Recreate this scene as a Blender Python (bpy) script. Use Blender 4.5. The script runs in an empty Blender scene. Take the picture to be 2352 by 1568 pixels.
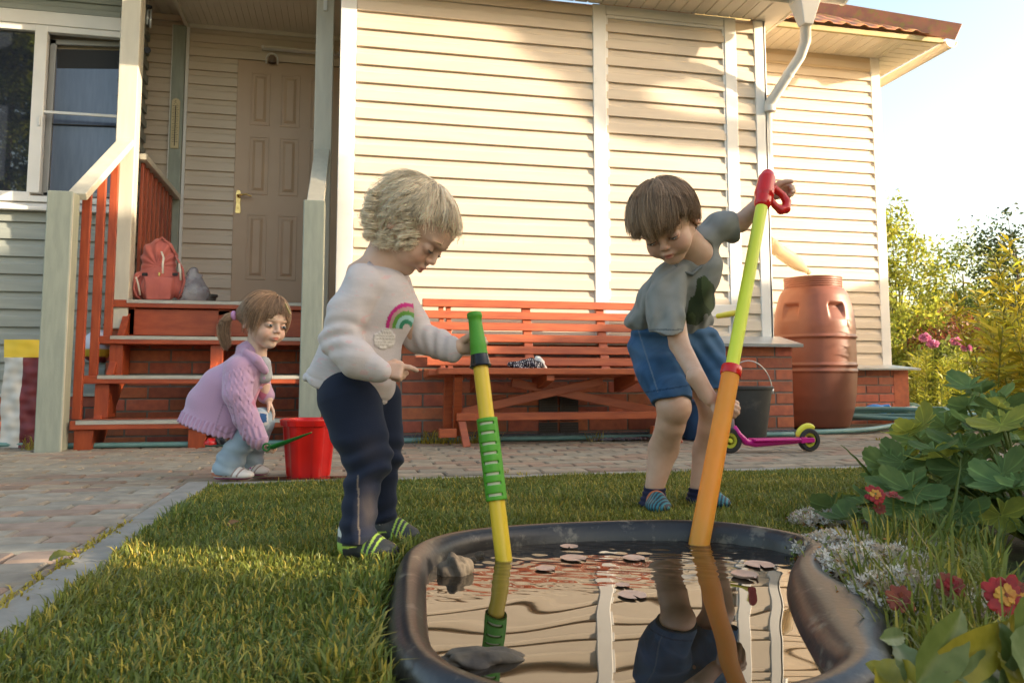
import bpy, math, random
import numpy as np
from mathutils import Vector, Matrix

# ---------------------------------------------------------------- camera
S = bpy.context.scene
F = 1790.0; H = 0.38; TH = math.radians(12); PT = math.radians(5)
PPV = 870.0 - F*math.tan(PT)
cd = bpy.data.cameras.new("camera"); cam = bpy.data.objects.new("camera", cd)
S.collection.objects.link(cam); S.camera = cam
cd.sensor_width = 36.0; cd.lens = F/2352*36; cd.clip_start = 0.02; cd.clip_end = 3000
cam.location = (0, 0, H)
cam.rotation_euler = (math.pi/2+PT, 0, -TH)
cd.shift_y = -(784-PPV)/2352
cd.dof.use_dof = True; cd.dof.focus_distance = 2.2; cd.dof.aperture_fstop = 11.0
# ---------------------------------------------------------------- world, sun, exposure
SUN_AZ = math.radians(65)      # from the wall normal towards the right of the photo
SUN_EL = math.radians(13.5)
sx, sy, sz = math.sin(SUN_AZ)*math.cos(SUN_EL), -math.cos(SUN_AZ)*math.cos(SUN_EL), math.sin(SUN_EL)
W = bpy.data.worlds.new("World"); S.world = W; W.use_nodes = True
wn = W.node_tree; bg = wn.nodes["Background"]
sky = wn.nodes.new("ShaderNodeTexSky"); sky.sky_type = 'NISHITA'; sky.sun_disc = False
sky.sun_elevation = SUN_EL; sky.sun_rotation = math.atan2(sx, sy)
sky.air_density = 1.0; sky.dust_density = 3.2; sky.ozone_density = 1.2
warm = wn.nodes.new("ShaderNodeMix"); warm.data_type = 'RGBA'; warm.blend_type = 'MULTIPLY'; warm.inputs[0].default_value = 1
warm.inputs[7].default_value = (1.0, .92, .80, 1)      # camera white balance of a warm evening exposure
wn.links.new(sky.outputs[0], warm.inputs[6]); wn.links.new(warm.outputs[2], bg.inputs[0]); bg.inputs[1].default_value = 0.15
sd = bpy.data.lights.new("sun", 'SUN'); sun = bpy.data.objects.new("sun", sd); S.collection.objects.link(sun)
sd.energy = 2.85; sd.angle = math.radians(0.5); sd.color = (1.0, 0.82, 0.60)
sun.rotation_euler = Vector((sx, sy, sz)).to_track_quat('Z', 'Y').to_euler()
S.view_settings.view_transform = 'Standard'; S.view_settings.look = 'None'
S.view_settings.exposure = 2.08; S.view_settings.gamma = 1.0
S.cycles.max_bounces = 8; S.cycles.transparent_max_bounces = 12

# ---------------------------------------------------------------- helpers
_fw = np.array([math.sin(TH)*math.cos(PT), math.cos(TH)*math.cos(PT), math.sin(PT)])
_rt = np.array([math.cos(TH), -math.sin(TH), 0.0]); _up = np.cross(_rt, _fw)
def ray(u, v): return _fw + (u-1176)/F*_rt - (v-PPV)/F*_up
def GZ(u, v, z=0.0):
    d = ray(u, v); t = (z-H)/d[2]; return np.array([0, 0, H]) + t*d
def YP(u, v, y):
    d = ray(u, v); t = y/d[1]; return np.array([0, 0, H]) + t*d
def ZC(u, v, zc): return np.array([0, 0, H]) + zc*ray(u, v)
rng = np.random.default_rng(7)
WLOC = {}
def link(o): S.collection.objects.link(o); return o
def tag(o, label=None, cat=None, group=None, kind=None):
    if label: o["label"] = label
    if cat: o["category"] = cat
    if group: o["group"] = group
    if kind: o["kind"] = kind
    return o
def thing(name, label, cat, loc=(0, 0, 0), group=None):
    o = bpy.data.objects.new(name, None); link(o); o.location = loc; o.empty_display_size = .1
    WLOC[o.name] = np.array(loc, float); return tag(o, label, cat, group)
def origin(o):
    if o is None: return np.zeros(3)
    return WLOC.get(o.name, np.zeros(3))
def npmesh(name, V, Fc, mat, parent=None, col=None, smooth=False, loops=None):
    """V (n,3) world; Fc (m,k) array or list of arrays of one k each"""
    V = np.asarray(V, np.float64)
    loc = origin(parent)
    me = bpy.data.meshes.new(name)
    Fs = Fc if isinstance(Fc, list) else [Fc]
    Fs = [np.asarray(f, np.int32) for f in Fs if len(f)]
    nl = sum(f.size for f in Fs); nf = sum(len(f) for f in Fs)
    me.vertices.add(len(V)); me.vertices.foreach_set("co", (V-loc).astype(np.float32).ravel())
    me.loops.add(nl); me.loops.foreach_set("vertex_index", np.concatenate([f.ravel() for f in Fs]))
    tot = np.concatenate([np.full(len(f), f.shape[1], np.int32) for f in Fs])
    st = np.concatenate([[0], np.cumsum(tot)[:-1]]).astype(np.int32)
    me.polygons.add(nf); me.polygons.foreach_set("loop_start", st)
    if smooth: me.polygons.foreach_set("use_smooth", np.ones(nf, bool))
    me.update(calc_edges=True); me.validate()
    if col is not None:
        a = me.color_attributes.new("Col", 'FLOAT_COLOR', 'POINT')
        c = np.ones((len(V), 4), np.float32); c[:, :3] = col
        a.data.foreach_set("color", c.ravel())
    if mat: me.materials.append(mat)
    o = bpy.data.objects.new(name, me); link(o)
    if parent is not None: o.parent = parent
    WLOC[o.name] = loc
    return o
class MB:
    def __init__(s): s.V = []; s.F = []; s.C = []
    def add(s, V, Fc, c=None):
        b = len(s.V); s.V += [tuple(map(float, v)) for v in V]; s.F += [tuple(int(i)+b for i in f) for f in Fc]
        s.C += [c if c is not None else (1, 1, 1)]*len(V); return s
    def box(s, lo, hi, c=None):
        x0, y0, z0 = lo; x1, y1, z1 = hi
        return s.hexa([(x0, y0, z0), (x1, y0, z0), (x1, y1, z0), (x0, y1, z0), (x0, y0, z1), (x1, y0, z1), (x1, y1, z1), (x0, y1, z1)], c)
    def hexa(s, P, c=None):
        return s.add(P, [(0, 3, 2, 1), (4, 5, 6, 7), (0, 1, 5, 4), (1, 2, 6, 5), (2, 3, 7, 6), (3, 0, 4, 7)], c)
    def bar(s, a, b, w, h, up=(0, 0, 1), c=None):
        a = np.array(a, float); b = np.array(b, float); d = b-a; d /= np.linalg.norm(d)
        u = np.array(up, float); r = np.cross(d, u); r /= np.linalg.norm(r); u = np.cross(r, d)
        P = []
        for p in (a, b):
            pass
        q = lambda p, i, j: p + r*w/2*i + u*h/2*j
        P = [q(a, -1, -1), q(a, 1, -1), q(b, 1, -1), q(b, -1, -1), q(a, -1, 1), q(a, 1, 1), q(b, 1, 1), q(b, -1, 1)]
        return s.hexa(P, c)
    def tube(s, pts, rad, n=12, cap=True, c=None, flat=1.0):
        pts = [np.array(p, float) for p in pts]; m = len(pts)
        if np.isscalar(rad): rad = [rad]*m
        V = []; up = None
        for i, p in enumerate(pts):
            d = pts[min(i+1, m-1)]-pts[max(i-1, 0)]; d = d/(np.linalg.norm(d)+1e-9)
            if up is None:
                up = np.array([0, 0, 1.0]) if abs(d[2]) < .9 else np.array([0, 1.0, 0])
            r = np.cross(d, up); r /= np.linalg.norm(r); up = np.cross(r, d)
            for k in range(n):
                a = 2*math.pi*k/n
                V.append(p + rad[i]*(math.cos(a)*r + math.sin(a)*up*flat))
        Fc = [(i*n+k, i*n+(k+1) % n, (i+1)*n+(k+1) % n, (i+1)*n+k) for i in range(m-1) for k in range(n)]
        Fc = [f[::-1] for f in Fc]
        if cap: Fc += [tuple(range(n)), tuple(range((m-1)*n, m*n))[::-1]]
        return s.add(V, Fc, c)
    def lathe(s, prof, cen, n=48, c=None, cap=False):
        cx, cy = cen[0], cen[1]; z0 = cen[2] if len(cen) > 2 else 0
        V = [(cx+r*math.cos(2*math.pi*k/n), cy+r*math.sin(2*math.pi*k/n), z0+z) for r, z in prof for k in range(n)]
        m = len(prof)
        Fc = [(i*n+k, i*n+(k+1) % n, (i+1)*n+(k+1) % n, (i+1)*n+k) for i in range(m-1) for k in range(n)]
        if cap: Fc += [tuple(range(n))[::-1], tuple(range((m-1)*n, m*n))]
        return s.add(V, Fc, c)
    def prism(s, poly, lo, hi, axis='z', c=None):
        def q(a, b, t): return {'z': (a, b, t), 'y': (a, t, b), 'x': (t, a, b)}[axis]
        n = len(poly)
        V = [q(a, b, lo) for a, b in poly] + [q(a, b, hi) for a, b in poly]
        Fc = [tuple(range(n))[::-1], tuple(range(n, 2*n))] + [(i, (i+1) % n, n+(i+1) % n, n+i) for i in range(n)]
        return s.add(V, Fc, c)
    def build(s, name, mat, parent=None, bevel=0, smooth=False, seg=2, auto=None):
        loc = origin(parent)
        me = bpy.data.meshes.new(name)
        me.from_pydata([(v[0]-loc[0], v[1]-loc[1], v[2]-loc[2]) for v in s.V], [], s.F)
        a = me.color_attributes.new("Col", 'FLOAT_COLOR', 'POINT')
        a.data.foreach_set("color", np.array([(c[0], c[1], c[2], 1) for c in s.C], np.float32).ravel())
        me.validate()
        if mat: me.materials.append(mat)
        o = bpy.data.objects.new(name, me); link(o)
        if parent is not None: o.parent = parent
        WLOC[o.name] = loc
        bm = None
        import bmesh
        bm = bmesh.new(); bm.from_mesh(me); bmesh.ops.recalc_face_normals(bm, faces=bm.faces); bm.to_mesh(me); bm.free()
        if smooth:
            me.polygons.foreach_set("use_smooth", np.ones(len(me.polygons), bool))
            if auto: 
                me.set_sharp_from_angle(angle=math.radians(auto))
        if bevel:
            m = o.modifiers.new("b", 'BEVEL'); m.width = bevel; m.segments = seg; m.limit_method = 'ANGLE'; m.angle_limit = math.radians(40)
        return o
def copy_tree(o, parent=None):
    c = o.copy(); link(c); c.parent = parent
    for ch in list(o.children): copy_tree(ch, c)
    return c

# ---------------------------------------------------------------- materials
def MAT(name, col, col2=None, scale=8.0, rough=.6, rvar=0.0, bump=0.0, bscale=60.0, metal=0.0, spec=.5, stretch=(1, 1, 1), detail=6,
        sss=0.0, trans=0.0, transl=0.0, vcol=False, contrast=(.35, .65), coat=0.0, ior=1.5, dirt=None, dscale=3.0, dthr=(.55, .7), sheen=0.0, bdist=.002):
    m = bpy.data.materials.new(name); m.use_nodes = True; t = m.node_tree; N = t.nodes; L = t.links
    b = N["Principled BSDF"]; out = N["Material Output"]
    tc = N.new("ShaderNodeTexCoord"); mp = N.new("ShaderNodeMapping"); L.new(tc.outputs["Object"], mp.inputs[0]); mp.inputs["Scale"].default_value = stretch
    base = None
    if col2 is not None:
        nz = N.new("ShaderNodeTexNoise"); nz.inputs["Scale"].default_value = scale; nz.inputs["Detail"].default_value = detail
        L.new(mp.outputs[0], nz.inputs["Vector"])
        mr = N.new("ShaderNodeMapRange"); mr.inputs[1].default_value = contrast[0]; mr.inputs[2].default_value = contrast[1]; L.new(nz.outputs["Fac"], mr.inputs[0])
        mx = N.new("ShaderNodeMix"); mx.data_type = 'RGBA'; mx.inputs[6].default_value = (*col, 1); mx.inputs[7].default_value = (*col2, 1)
        L.new(mr.outputs[0], mx.inputs[0]); base = mx.outputs[2]
        if rvar:
            r2 = N.new("ShaderNodeMapRange"); r2.inputs[3].default_value = rough-rvar; r2.inputs[4].default_value = rough+rvar
            L.new(nz.outputs["Fac"], r2.inputs[0]); L.new(r2.outputs[0], b.inputs["Roughness"])
    if dirt is not None:
        nd = N.new("ShaderNodeTexNoise"); nd.inputs["Scale"].default_value = dscale; nd.inputs["Detail"].default_value = 8; nd.inputs["Roughness"].default_value = .7
        L.new(mp.outputs[0], nd.inputs["Vector"])
        md = N.new("ShaderNodeMapRange"); md.inputs[1].default_value = dthr[0]; md.inputs[2].default_value = dthr[1]; L.new(nd.outputs["Fac"], md.inputs[0])
        m2 = N.new("ShaderNodeMix"); m2.data_type = 'RGBA'; L.new(md.outputs[0], m2.inputs[0]); m2.inputs[7].default_value = (*dirt, 1)
        if base: L.new(base, m2.inputs[6])
        else: m2.inputs[6].default_value = (*col, 1)
        base = m2.outputs[2]
    if vcol:
        at = N.new("ShaderNodeAttribute"); at.attribute_name = "Col"
        m3 = N.new("ShaderNodeMix"); m3.data_type = 'RGBA'; m3.blend_type = 'MULTIPLY'; m3.inputs[0].default_value = 1
        if base: L.new(base, m3.inputs[6])
        else: m3.inputs[6].default_value = (*col, 1)
        L.new(at.outputs["Color"], m3.inputs[7]); base = m3.outputs[2]
    if base: L.new(base, b.inputs["Base Color"])
    else: b.inputs["Base Color"].default_value = (*col, 1)
    if not (col2 is not None and rvar): b.inputs["Roughness"].default_value = rough
    b.inputs["Metallic"].default_value = metal; b.inputs["Specular IOR Level"].default_value = spec; b.inputs["IOR"].default_value = ior
    if sss: 
        b.inputs["Subsurface Weight"].default_value = sss; b.inputs["Subsurface Radius"].default_value = (1, .4, .25); b.inputs["Subsurface Scale"].default_value = .012
    if trans: b.inputs["Transmission Weight"].default_value = trans
    if coat: b.inputs["Coat Weight"].default_value = coat; b.inputs["Coat Roughness"].default_value = .1
    if sheen: b.inputs["Sheen Weight"].default_value = sheen; b.inputs["Sheen Roughness"].default_value = .5
    if bump:
        nb = N.new("ShaderNodeTexNoise"); nb.inputs["Scale"].default_value = bscale; nb.inputs["Detail"].default_value = 4
        L.new(mp.outputs[0], nb.inputs["Vector"])
        bp = N.new("ShaderNodeBump"); bp.inputs["Strength"].default_value = bump; bp.inputs["Distance"].default_value = bdist
        L.new(nb.outputs["Fac"], bp.inputs["Height"]); L.new(bp.outputs[0], b.inputs["Normal"])
    if transl:
        tr = N.new("ShaderNodeBsdfTranslucent"); ms = N.new("ShaderNodeMixShader"); ms.inputs[0].default_value = transl
        if base: L.new(base, tr.inputs[0])
        else: tr.inputs[0].default_value = (*col, 1)
        L.new(b.outputs[0], ms.inputs[1]); L.new(tr.outputs[0], ms.inputs[2]); L.new(ms.outputs[0], out.inputs[0])
    return m
def hexc(h):
    r = [int(h[i:i+2], 16)/255 for i in (0, 2, 4)]
    return tuple(c/12.92 if c < .04045 else ((c+.055)/1.055)**2.4 for c in r)
m_siding = MAT("siding", (.63, .535, .42), (.59, .495, .385), 3, .5, bump=.05, bscale=90, stretch=(1, 1, 12))
m_siding_grey = MAT("siding_back", (.50, .435, .325), (.46, .40, .30), 3, .5, bump=.05, bscale=90, stretch=(1, 1, 12))
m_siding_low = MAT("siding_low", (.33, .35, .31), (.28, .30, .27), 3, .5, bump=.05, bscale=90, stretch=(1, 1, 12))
m_white = MAT("white_trim", (.78, .76, .72), (.72, .70, .66), 5, .4, dirt=(.5, .46, .38), dscale=6, dthr=(.62, .85))
m_soffit = MAT("soffit", (.72, .66, .54), (.68, .62, .5), 5, .45)
m_redwood = MAT("red_wood", (.40, .080, .026), (.29, .050, .018), 5, .42, bump=.25, bscale=50, stretch=(1.5, 6, 6), dirt=(.22, .06, .03), dscale=5, dthr=(.6, .8))
m_redwood_v = MAT("red_wood_upright", (.38, .076, .025), (.27, .047, .017), 5, .42, bump=.25, bscale=50, stretch=(8, 8, 1.2))
m_bench = MAT("bench_wood", (.44, .105, .034), (.33, .068, .024), 6, .42, bump=.25, bscale=60, stretch=(1.2, 8, 8), dirt=(.26, .06, .03), dscale=4, dthr=(.6, .8))
m_post = MAT("grey_post", (.34, .365, .30), (.28, .31, .255), 6, .5, bump=.3, bscale=50, stretch=(6, 6, 1), dirt=(.22, .22, .18), dscale=14, dthr=(.64, .8))
m_cream_post = MAT("cream_post", (.58, .55, .45), (.52, .49, .40), 4, .45, bump=.25, bscale=50, stretch=(6, 6, 1))
m_alu = MAT("aluminium", (.62, .60, .54), (.45, .43, .38), 30, .42, metal=.35, bump=.3, bscale=200, stretch=(.3, 4, 8))
m_tin = MAT("galvanised", (.62, .64, .64), (.5, .52, .52), 10, .32, metal=.6)
# ---------------------------------------------------------------- ground
YM, YW, YD = 4.90, 5.74, 6.50      # main bay wall, window wall, door and annex wall
m_soil = MAT("soil", (.10, .075, .045), (.05, .045, .025), 14, .95, bump=.8, bscale=70, dirt=(.06, .09, .02), dscale=4, dthr=(.5, .62), bdist=.01)
m_earth = MAT("garden_ground", (.10, .11, .035), (.14, .12, .06), 3, .95, bump=.8, bscale=30, bdist=.02)
m_paver = MAT("paver", (.34, .30, .245), (.25, .22, .18), 18, .85, vcol=True, bump=.5, bscale=180, dirt=(.20, .17, .14), dscale=7, dthr=(.58, .78), bdist=.001)
m_kerb = MAT("kerb", (.31, .295, .26), (.23, .22, .195), 14, .88, bump=.5, bscale=150, dirt=(.22, .17, .12), dscale=5, dthr=(.56, .7), bdist=.0015)
m_joint = MAT("joint_sand", (.15, .12, .08), (.09, .075, .045), 30, .95, bump=.8, bscale=200, dirt=(.07, .10, .03), dscale=3, dthr=(.54, .62))
POOL = [(988, 1305), (1040, 1277), (1150, 1257), (1300, 1244), (1450, 1240), (1600, 1242), (1700, 1250), (1790, 1265), (1856, 1286), (1830, 1308), (1803, 1345), (1812, 1400),
        (1860, 1450), (1910, 1488), (1905, 1512), (1850, 1542), (1749, 1567), (1500, 1592), (1320, 1585), (1240, 1570), (1159, 1556), (1063, 1526), (1002, 1480), (984, 1410), (978, 1350)]
ZWAT = .01
def catmull(P, n=8):
    P = np.array(P, float); m = len(P); out = []
    for i in range(m):
        p0, p1, p2, p3 = P[i-1], P[i], P[(i+1) % m], P[(i+2) % m]
        for k in range(n):
            t = k/n
            out.append(.5*((2*p1)+(-p0+p2)*t+(2*p0-5*p1+4*p2-p3)*t*t+(-p0+3*p1-3*p2+p3)*t**3))
    return np.array(out)
pool = catmull([GZ(u, v, ZWAT if (i < 12 or i > 23) else .045)[:2] for i, (u, v) in enumerate(POOL)], 8)
for _ in range(30): pool = .5*pool+.25*(np.roll(pool, 1, 0)+np.roll(pool, -1, 0))
def inside(px, py, poly):
    r = np.zeros(np.shape(px), bool); x, y = poly[:, 0], poly[:, 1]; n = len(poly); j = n-1
    for i in range(n):
        c = ((y[i] > py) != (y[j] > py))
        with np.errstate(divide='ignore', invalid='ignore'):
            xi = (x[j]-x[i])*(py-y[i])/(y[j]-y[i]+1e-12)+x[i]
        r ^= c & (px < xi); j = i
    return r
def offset(poly, d):
    p = np.roll(poly, -1, 0)-np.roll(poly, 1, 0); n = np.stack([p[:, 1], -p[:, 0]], 1); n /= np.linalg.norm(n, axis=1)[:, None]
    a = .5*np.sum(poly[:, 0]*np.roll(poly[:, 1], -1)-np.roll(poly[:, 0], -1)*poly[:, 1])
    if a < 0: n = -n
    return poly+n*(d if np.isscalar(d) else np.asarray(d)[:, None])
def gridsheet(name, x0, x1, y0, y1, st, z, mat, hole=None, rough=0.0, kind="structure"):
    xs = np.arange(x0, x1+st/2, st); ys = np.arange(y0, y1+st/2, st); X, Y = np.meshgrid(xs, ys, indexing='ij')
    Z = z + rough*(np.sin(X*7.1+Y*3)+np.sin(Y*9.7-X*4)+np.sin(X*19+2)*.5)
    V = np.stack([X, Y, Z], -1).reshape(-1, 3); nx, ny = len(xs), len(ys)
    I, J = np.meshgrid(np.arange(nx-1), np.arange(ny-1), indexing='ij'); a = (I*ny+J).ravel()
    Fc = np.stack([a, a+ny, a+ny+1, a+1], 1)
    if hole is not None:
        c = V[Fc].mean(1); Fc = Fc[~inside(c[:, 0], c[:, 1], hole)]
    o = npmesh(name, V, Fc, mat, smooth=True); tag(o, kind=kind); return o
hole = offset(pool, .03)
# far ground with a cut-out round the yard
g = MB(); R = 900
for lo, hi in (((-R, -R), (R, -4)), ((-R, 9), (R, R)), ((-R, -4), (-4, 9)), ((8, -4), (R, 9))):
    g.add([(lo[0], lo[1], -.05), (hi[0], lo[1], -.05), (hi[0], hi[1], -.05), (lo[0], hi[1], -.05)], [(0, 1, 2, 3)])
tag(g.build("ground", m_earth), kind="structure")
gridsheet("garden_bed", -4, 8, -4, 9, .04, -.046, m_soil, hole, 0)
gridsheet("lawn_soil", -.48, 4.0, -2.0, 3.0, .02, -.012, m_soil, hole, .002)

# paving: bed sheet plus real pavers in running bond
b = MB(); b.box((-4, -1, -.04), (-.56, 4.86, -.010)); b.box((-.56, 3.07, -.04), (5.2, 4.86, -.010)); b.box((2.6, 4.86, -.04), (4.6, 6.1, -.012))
tag(b.build("paving_bed", m_joint), kind="structure")
b = MB(); pr_ = random.Random(3)
def paver(x0, x1, y0, y1):
    dz = pr_.uniform(-.0025, .0018); g_ = .0042; ch = .006
    x0 += g_+pr_.uniform(0, .0015); x1 -= g_; y0 += g_+pr_.uniform(0, .0015); y1 -= g_
    t = [pr_.uniform(-.001, .001) for _ in range(4)]
    k = pr_.random(); v = pr_.uniform(.82, 1.12)
    c = (1.0*v, .82*v, .76*v) if k < .25 else ((.95*v, .98*v, .97*v) if k < .6 else (1.0*v, .97*v, .92*v))
    if y0 > 3.05: c = (c[0]*1.0, c[1]*.95, c[2]*.88)
    zt = -.0005+dz; zb = -.02
    P = [(x0, y0, zb), (x1, y0, zb), (x1, y1, zb), (x0, y1, zb), (x0, y0, zt-ch), (x1, y0, zt-ch), (x1, y1, zt-ch), (x0, y1, zt-ch),
         (x0+ch, y0+ch, zt+t[0]), (x1-ch, y0+ch, zt+t[1]), (x1-ch, y1-ch, zt+t[2]), (x0+ch, y1-ch, zt+t[3])]
    b.add(P, [(0, 1, 5, 4), (1, 2, 6, 5), (2, 3, 7, 6), (3, 0, 4, 7), (4, 5, 9, 8), (5, 6, 10, 9), (6, 7, 11, 10), (7, 4, 8, 11), (8, 9, 10, 11)], c)
row = 0; y = .55
while y < 4.84:
    x0, x1 = (-3.4, -.565) if y < 3.06 else (-3.4, 5.1)
    if y+.1 > 3.06 and y < 3.06: pass
    x = x0 - (.1 if row % 2 else 0) - .0
    while x < x1-.001:
        e = min(x+.2, x1)
        if e-x > .03: paver(x, e, y, min(y+.1, 4.84))
        x += .2
    y += .1; row += 1
tag(b.build("paving", m_paver), kind="structure")
b = MB()
yy = .3
while yy < 3.0:
    b.box((-.558, yy+.003, -.05), (-.470, min(yy+.5, 3.07)-.003, .006+pr_.uniform(-.002, .002))); yy += .5
xx = -.466
while xx < 4.4:
    b.box((xx+.003, 2.985, -.05), (xx+.497, 3.065, .004+pr_.uniform(-.002, .002))); xx += .5
tag(b.build("kerb", m_kerb, bevel=.006), kind="structure")

# ---------------------------------------------------------------- house
house = thing("house", "cream clapboard house with projecting bay, brick plinth, recessed brown door and red metal roof", "house", (0, 0, 0))
EXP = .1175
def siding(name, x0, x1, z0, z1, y, mat, parent=house, exp=EXP, axis='x', zoff=0.0):
    """double-lap vinyl boards running along X (or along Y when axis='y')"""
    prof = [(0.0, .001), (0.0, .023), (.55, .019), (.68, .008), (1.0, .003)]
    pts = []; z = z0 - ((z0-zoff) % exp)
    while z < z1:
        for t, o in prof:
            zz = min(max(z+t*exp, z0), z1); pts.append((o, zz))
        z += exp
    V = []; n = len(pts)
    for xv in (x0, x1):
        for o, zz in pts: V.append((xv, y-o, zz) if axis == 'x' else (y+o, xv, zz))
    Fc = [(i, i+1, n+i+1, n+i) for i in range(n-1) if pts[i] != pts[i+1]]
    m = MB(); m.add(V, [f[::-1] for f in Fc]); 
    return m.build(name, mat, parent)
def brickwall(name, x0, x1, z0, z1, y, parent=house, depth=.12, side=None, seed=1, axis='x'):
    """individual bricks proud of a mortar face"""
    r = random.Random(seed); bl, bh, j = .262, .079, .011
    m = MB(); zc = z1; row = 0
    while zc > z0+.005:
        zl = max(zc-bh+j, z0); x = x0-(bl/2 if row % 2 else 0)
        while x < x1:
            a, e = max(x, x0), min(x+bl-j, x1)
            if e-a > .02:
                v = r.uniform(.72, 1.2); c = (v, v*r.uniform(.85, 1.1), v*r.uniform(.85, 1.1)); d = r.uniform(0, .0025)
                if axis == 'x': m.box((a, y-.004-d, zl), (e, y+.03, zc), c)
                else: m.box((y-.03, a, zl), (y+.004+d, e, zc), c)
            x += bl
        zc -= bh; row += 1
    o = m.build(name, m_brick, parent, bevel=.0025, seg=1)
    m = MB(); m.box((x0, y, z0), (x1, y+depth, z1)) if axis == 'x' else m.box((y-depth, x0, z0), (y, x1, z1))
    m.build("mortar", m_mortar, o)
    return o
m_brick = MAT("brick", (.46, .135, .065), (.34, .10, .055), 22, .8, vcol=True, bump=.6, bscale=160, dirt=(.24, .12, .08), dscale=5, dthr=(.55, .75), bdist=.002)
m_mortar = MAT("mortar", (.20, .175, .15), (.15, .13, .11), 20, .95, bump=.6, bscale=120)
m_tile = MAT("metal_roof", (.52, .20, .09), (.40, .16, .08), 9, .38, dirt=(.38, .28, .05), dscale=14, dthr=(.5, .66), spec=.5)
m_glass = MAT("window_glass", (.022, .028, .042), rough=.02, ior=2.1)
m_blue_in = MAT("curtained_pane", (.095, .125, .20), (.075, .10, .17), 14, .14, ior=1.8, stretch=(3, 1, .4))
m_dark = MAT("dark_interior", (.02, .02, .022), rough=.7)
m_door = MAT("door_paint", (.50, .36, .245), (.47, .335, .225), 4, .42, bump=.08, bscale=60)
m_brass = MAT("brass", (.70, .50, .20), (.5, .33, .12), 40, .25, metal=1.0)

XB0, XB1 = -.03, 2.86           # main bay extents
ZS = 2.925                       # main bay soffit height
ZP = .665                        # foot of the bay siding
siding("siding", .03, 1.60, ZP, ZS, YM, m_siding, zoff=.02)
siding("siding", 1.69, 2.565, ZP, 2.86, YM, m_siding, zoff=.036)
siding("siding", 2.645, 2.80, ZP, ZS, YM, m_siding, zoff=.006)
siding("siding", YM+.02, YD, ZP, ZS, XB1-.01, m_siding, axis='y')
siding("siding", YM+.02, YD, .9, 3.3, .035-.04, m_siding, axis='y')
m = MB(); m.box((XB0+.05, YM+.003, 0), (XB1-.012, YD+.3, ZS)); m.build("bay_wall_core", m_siding, house)
# white trims
m = MB()
m.box((-.072, YM-.022, .62), (.028, YM+.08, ZS))
m.build("corner_trim", m_white, house, bevel=.004)
m = MB(); m.box((1.597, YM-.026, ZP), (1.69, YM+.02, ZS-.002)); m.build("frame_board", m_white, house, bevel=.004)
m = MB(); m.box((1.682, YM-.020, ZP+.0), (1.706, YM+.02, 2.85)); m.box((2.552, YM-.020, ZP), (2.572, YM+.02, 2.85)); m.box((1.7, YM-.019, 2.835), (2.57, YM+.02, 2.86)); m.build("inner_bead", m_white, house, bevel=.002)
m = MB(); m.box((2.566, YM-.026, ZP), (2.655, YM+.02, ZS-.002)); m.build("frame_board", m_white, house, bevel=.004)
m = MB(); m.box((1.692, YM-.024, 2.856), (2.562, YM+.02, ZS-.001)); m.build("frame_board", m_white, house, bevel=.004)
m = MB(); m.box((1.66, YM-.028, .80), (2.62, YM+.01, .885)); m.build("sill_board", m_white, house, bevel=.004)
m = MB(); m.box((2.795, YM-.026, ZP-.01), (2.88, YM+.02, ZS-.001)); m.box((2.862, YM-.026, ZP-.01), (2.884, YM+.08, ZS-.002)); m.build("corner_trim", m_white, house, bevel=.004)
# plinth of the bay with a galvanised cap
brickwall("brick_plinth", -.06, 2.945, -.05, .60, 4.765, seed=2)
brickwall("brick_plinth", 4.80, YD, -.05, .60, 2.935, seed=5, axis='y')
m = MB(); m.add([(-.08, YM-.015, .672), (2.93, YM-.015, .672), (2.985, 4.685, .612), (-.08, 4.685, .612), (-.08, YM-.015, .668), (2.93, YM-.015, .668), (2.985, 4.688, .592), (-.08, 4.688, .592)],
                [(0, 3, 2, 1), (3, 7, 6, 2), (4, 5, 6, 7)]); m.add([(2.93, YM-.015, .672), (2.985, 4.685, .612), (2.985, YD, .612), (2.93, YD, .672), (2.985, 4.685, .592), (2.985, YD, .592)], [(0, 1, 2, 3), (1, 4, 5, 2)])
m.build("plinth_cap", m_tin, house)
m = MB(); m.box((-.1, 4.72, -.05), (2.95, 4.8, .045)); m.build("foundation_stone", MAT("slate_base", (.10, .105, .115), (.06, .065, .07), 30, .8, bump=1, bscale=60, bdist=.01), house, bevel=.01)
# vent grille in the plinth
m = MB(); gx = 1.18
for i in range(2):
    x = gx+i*.135
    m.box((x, 4.742, .12), (x+.12, 4.752, .30))
    for k in range(11): m.bar((x+.008, 4.735, .13+k*.0155), (x+.112, 4.735, .13+k*.0155), .012, .004)
    m.box((x, 4.742, -.02), (x+.12, 4.752, .11))
    for k in range(7): m.bar((x+.008, 4.735, .0+k*.0155), (x+.112, 4.735, .0+k*.0155), .012, .004)
m.build("vent_grille", MAT("vent_brown", (.045, .03, .025), rough=.5), house)

# door wall, window wall, annex wall
siding("siding", -1.30, -.90, .55, 3.24, YD, m_siding, zoff=.04)
siding("siding", -.905, .0, 2.98, 3.24, YD, m_siding, zoff=.04)
siding("siding", -1.72, -1.36, .55, 3.3, YD-.001, m_siding, zoff=.075)
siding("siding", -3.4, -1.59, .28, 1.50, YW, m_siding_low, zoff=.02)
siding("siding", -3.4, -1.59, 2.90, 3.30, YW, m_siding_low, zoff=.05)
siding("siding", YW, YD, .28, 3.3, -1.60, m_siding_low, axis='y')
m = MB(); m.box((-3.6, YW+.12, 0), (-1.62, YD+.3, 3.3)); m.box((-1.62, YD+.003, 0), (2.9, YD+.3, 3.6)); m.build("back_wall_core", m_siding, house)
m = MB(); m.box((-3.4, YW-.04, .265), (-1.59, YW+.02, .285)); m.build("drip_cap", m_tin, house)
brickwall("brick_plinth", -3.4, -1.60, -.05, .262, YW-.02, seed=4)
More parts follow.
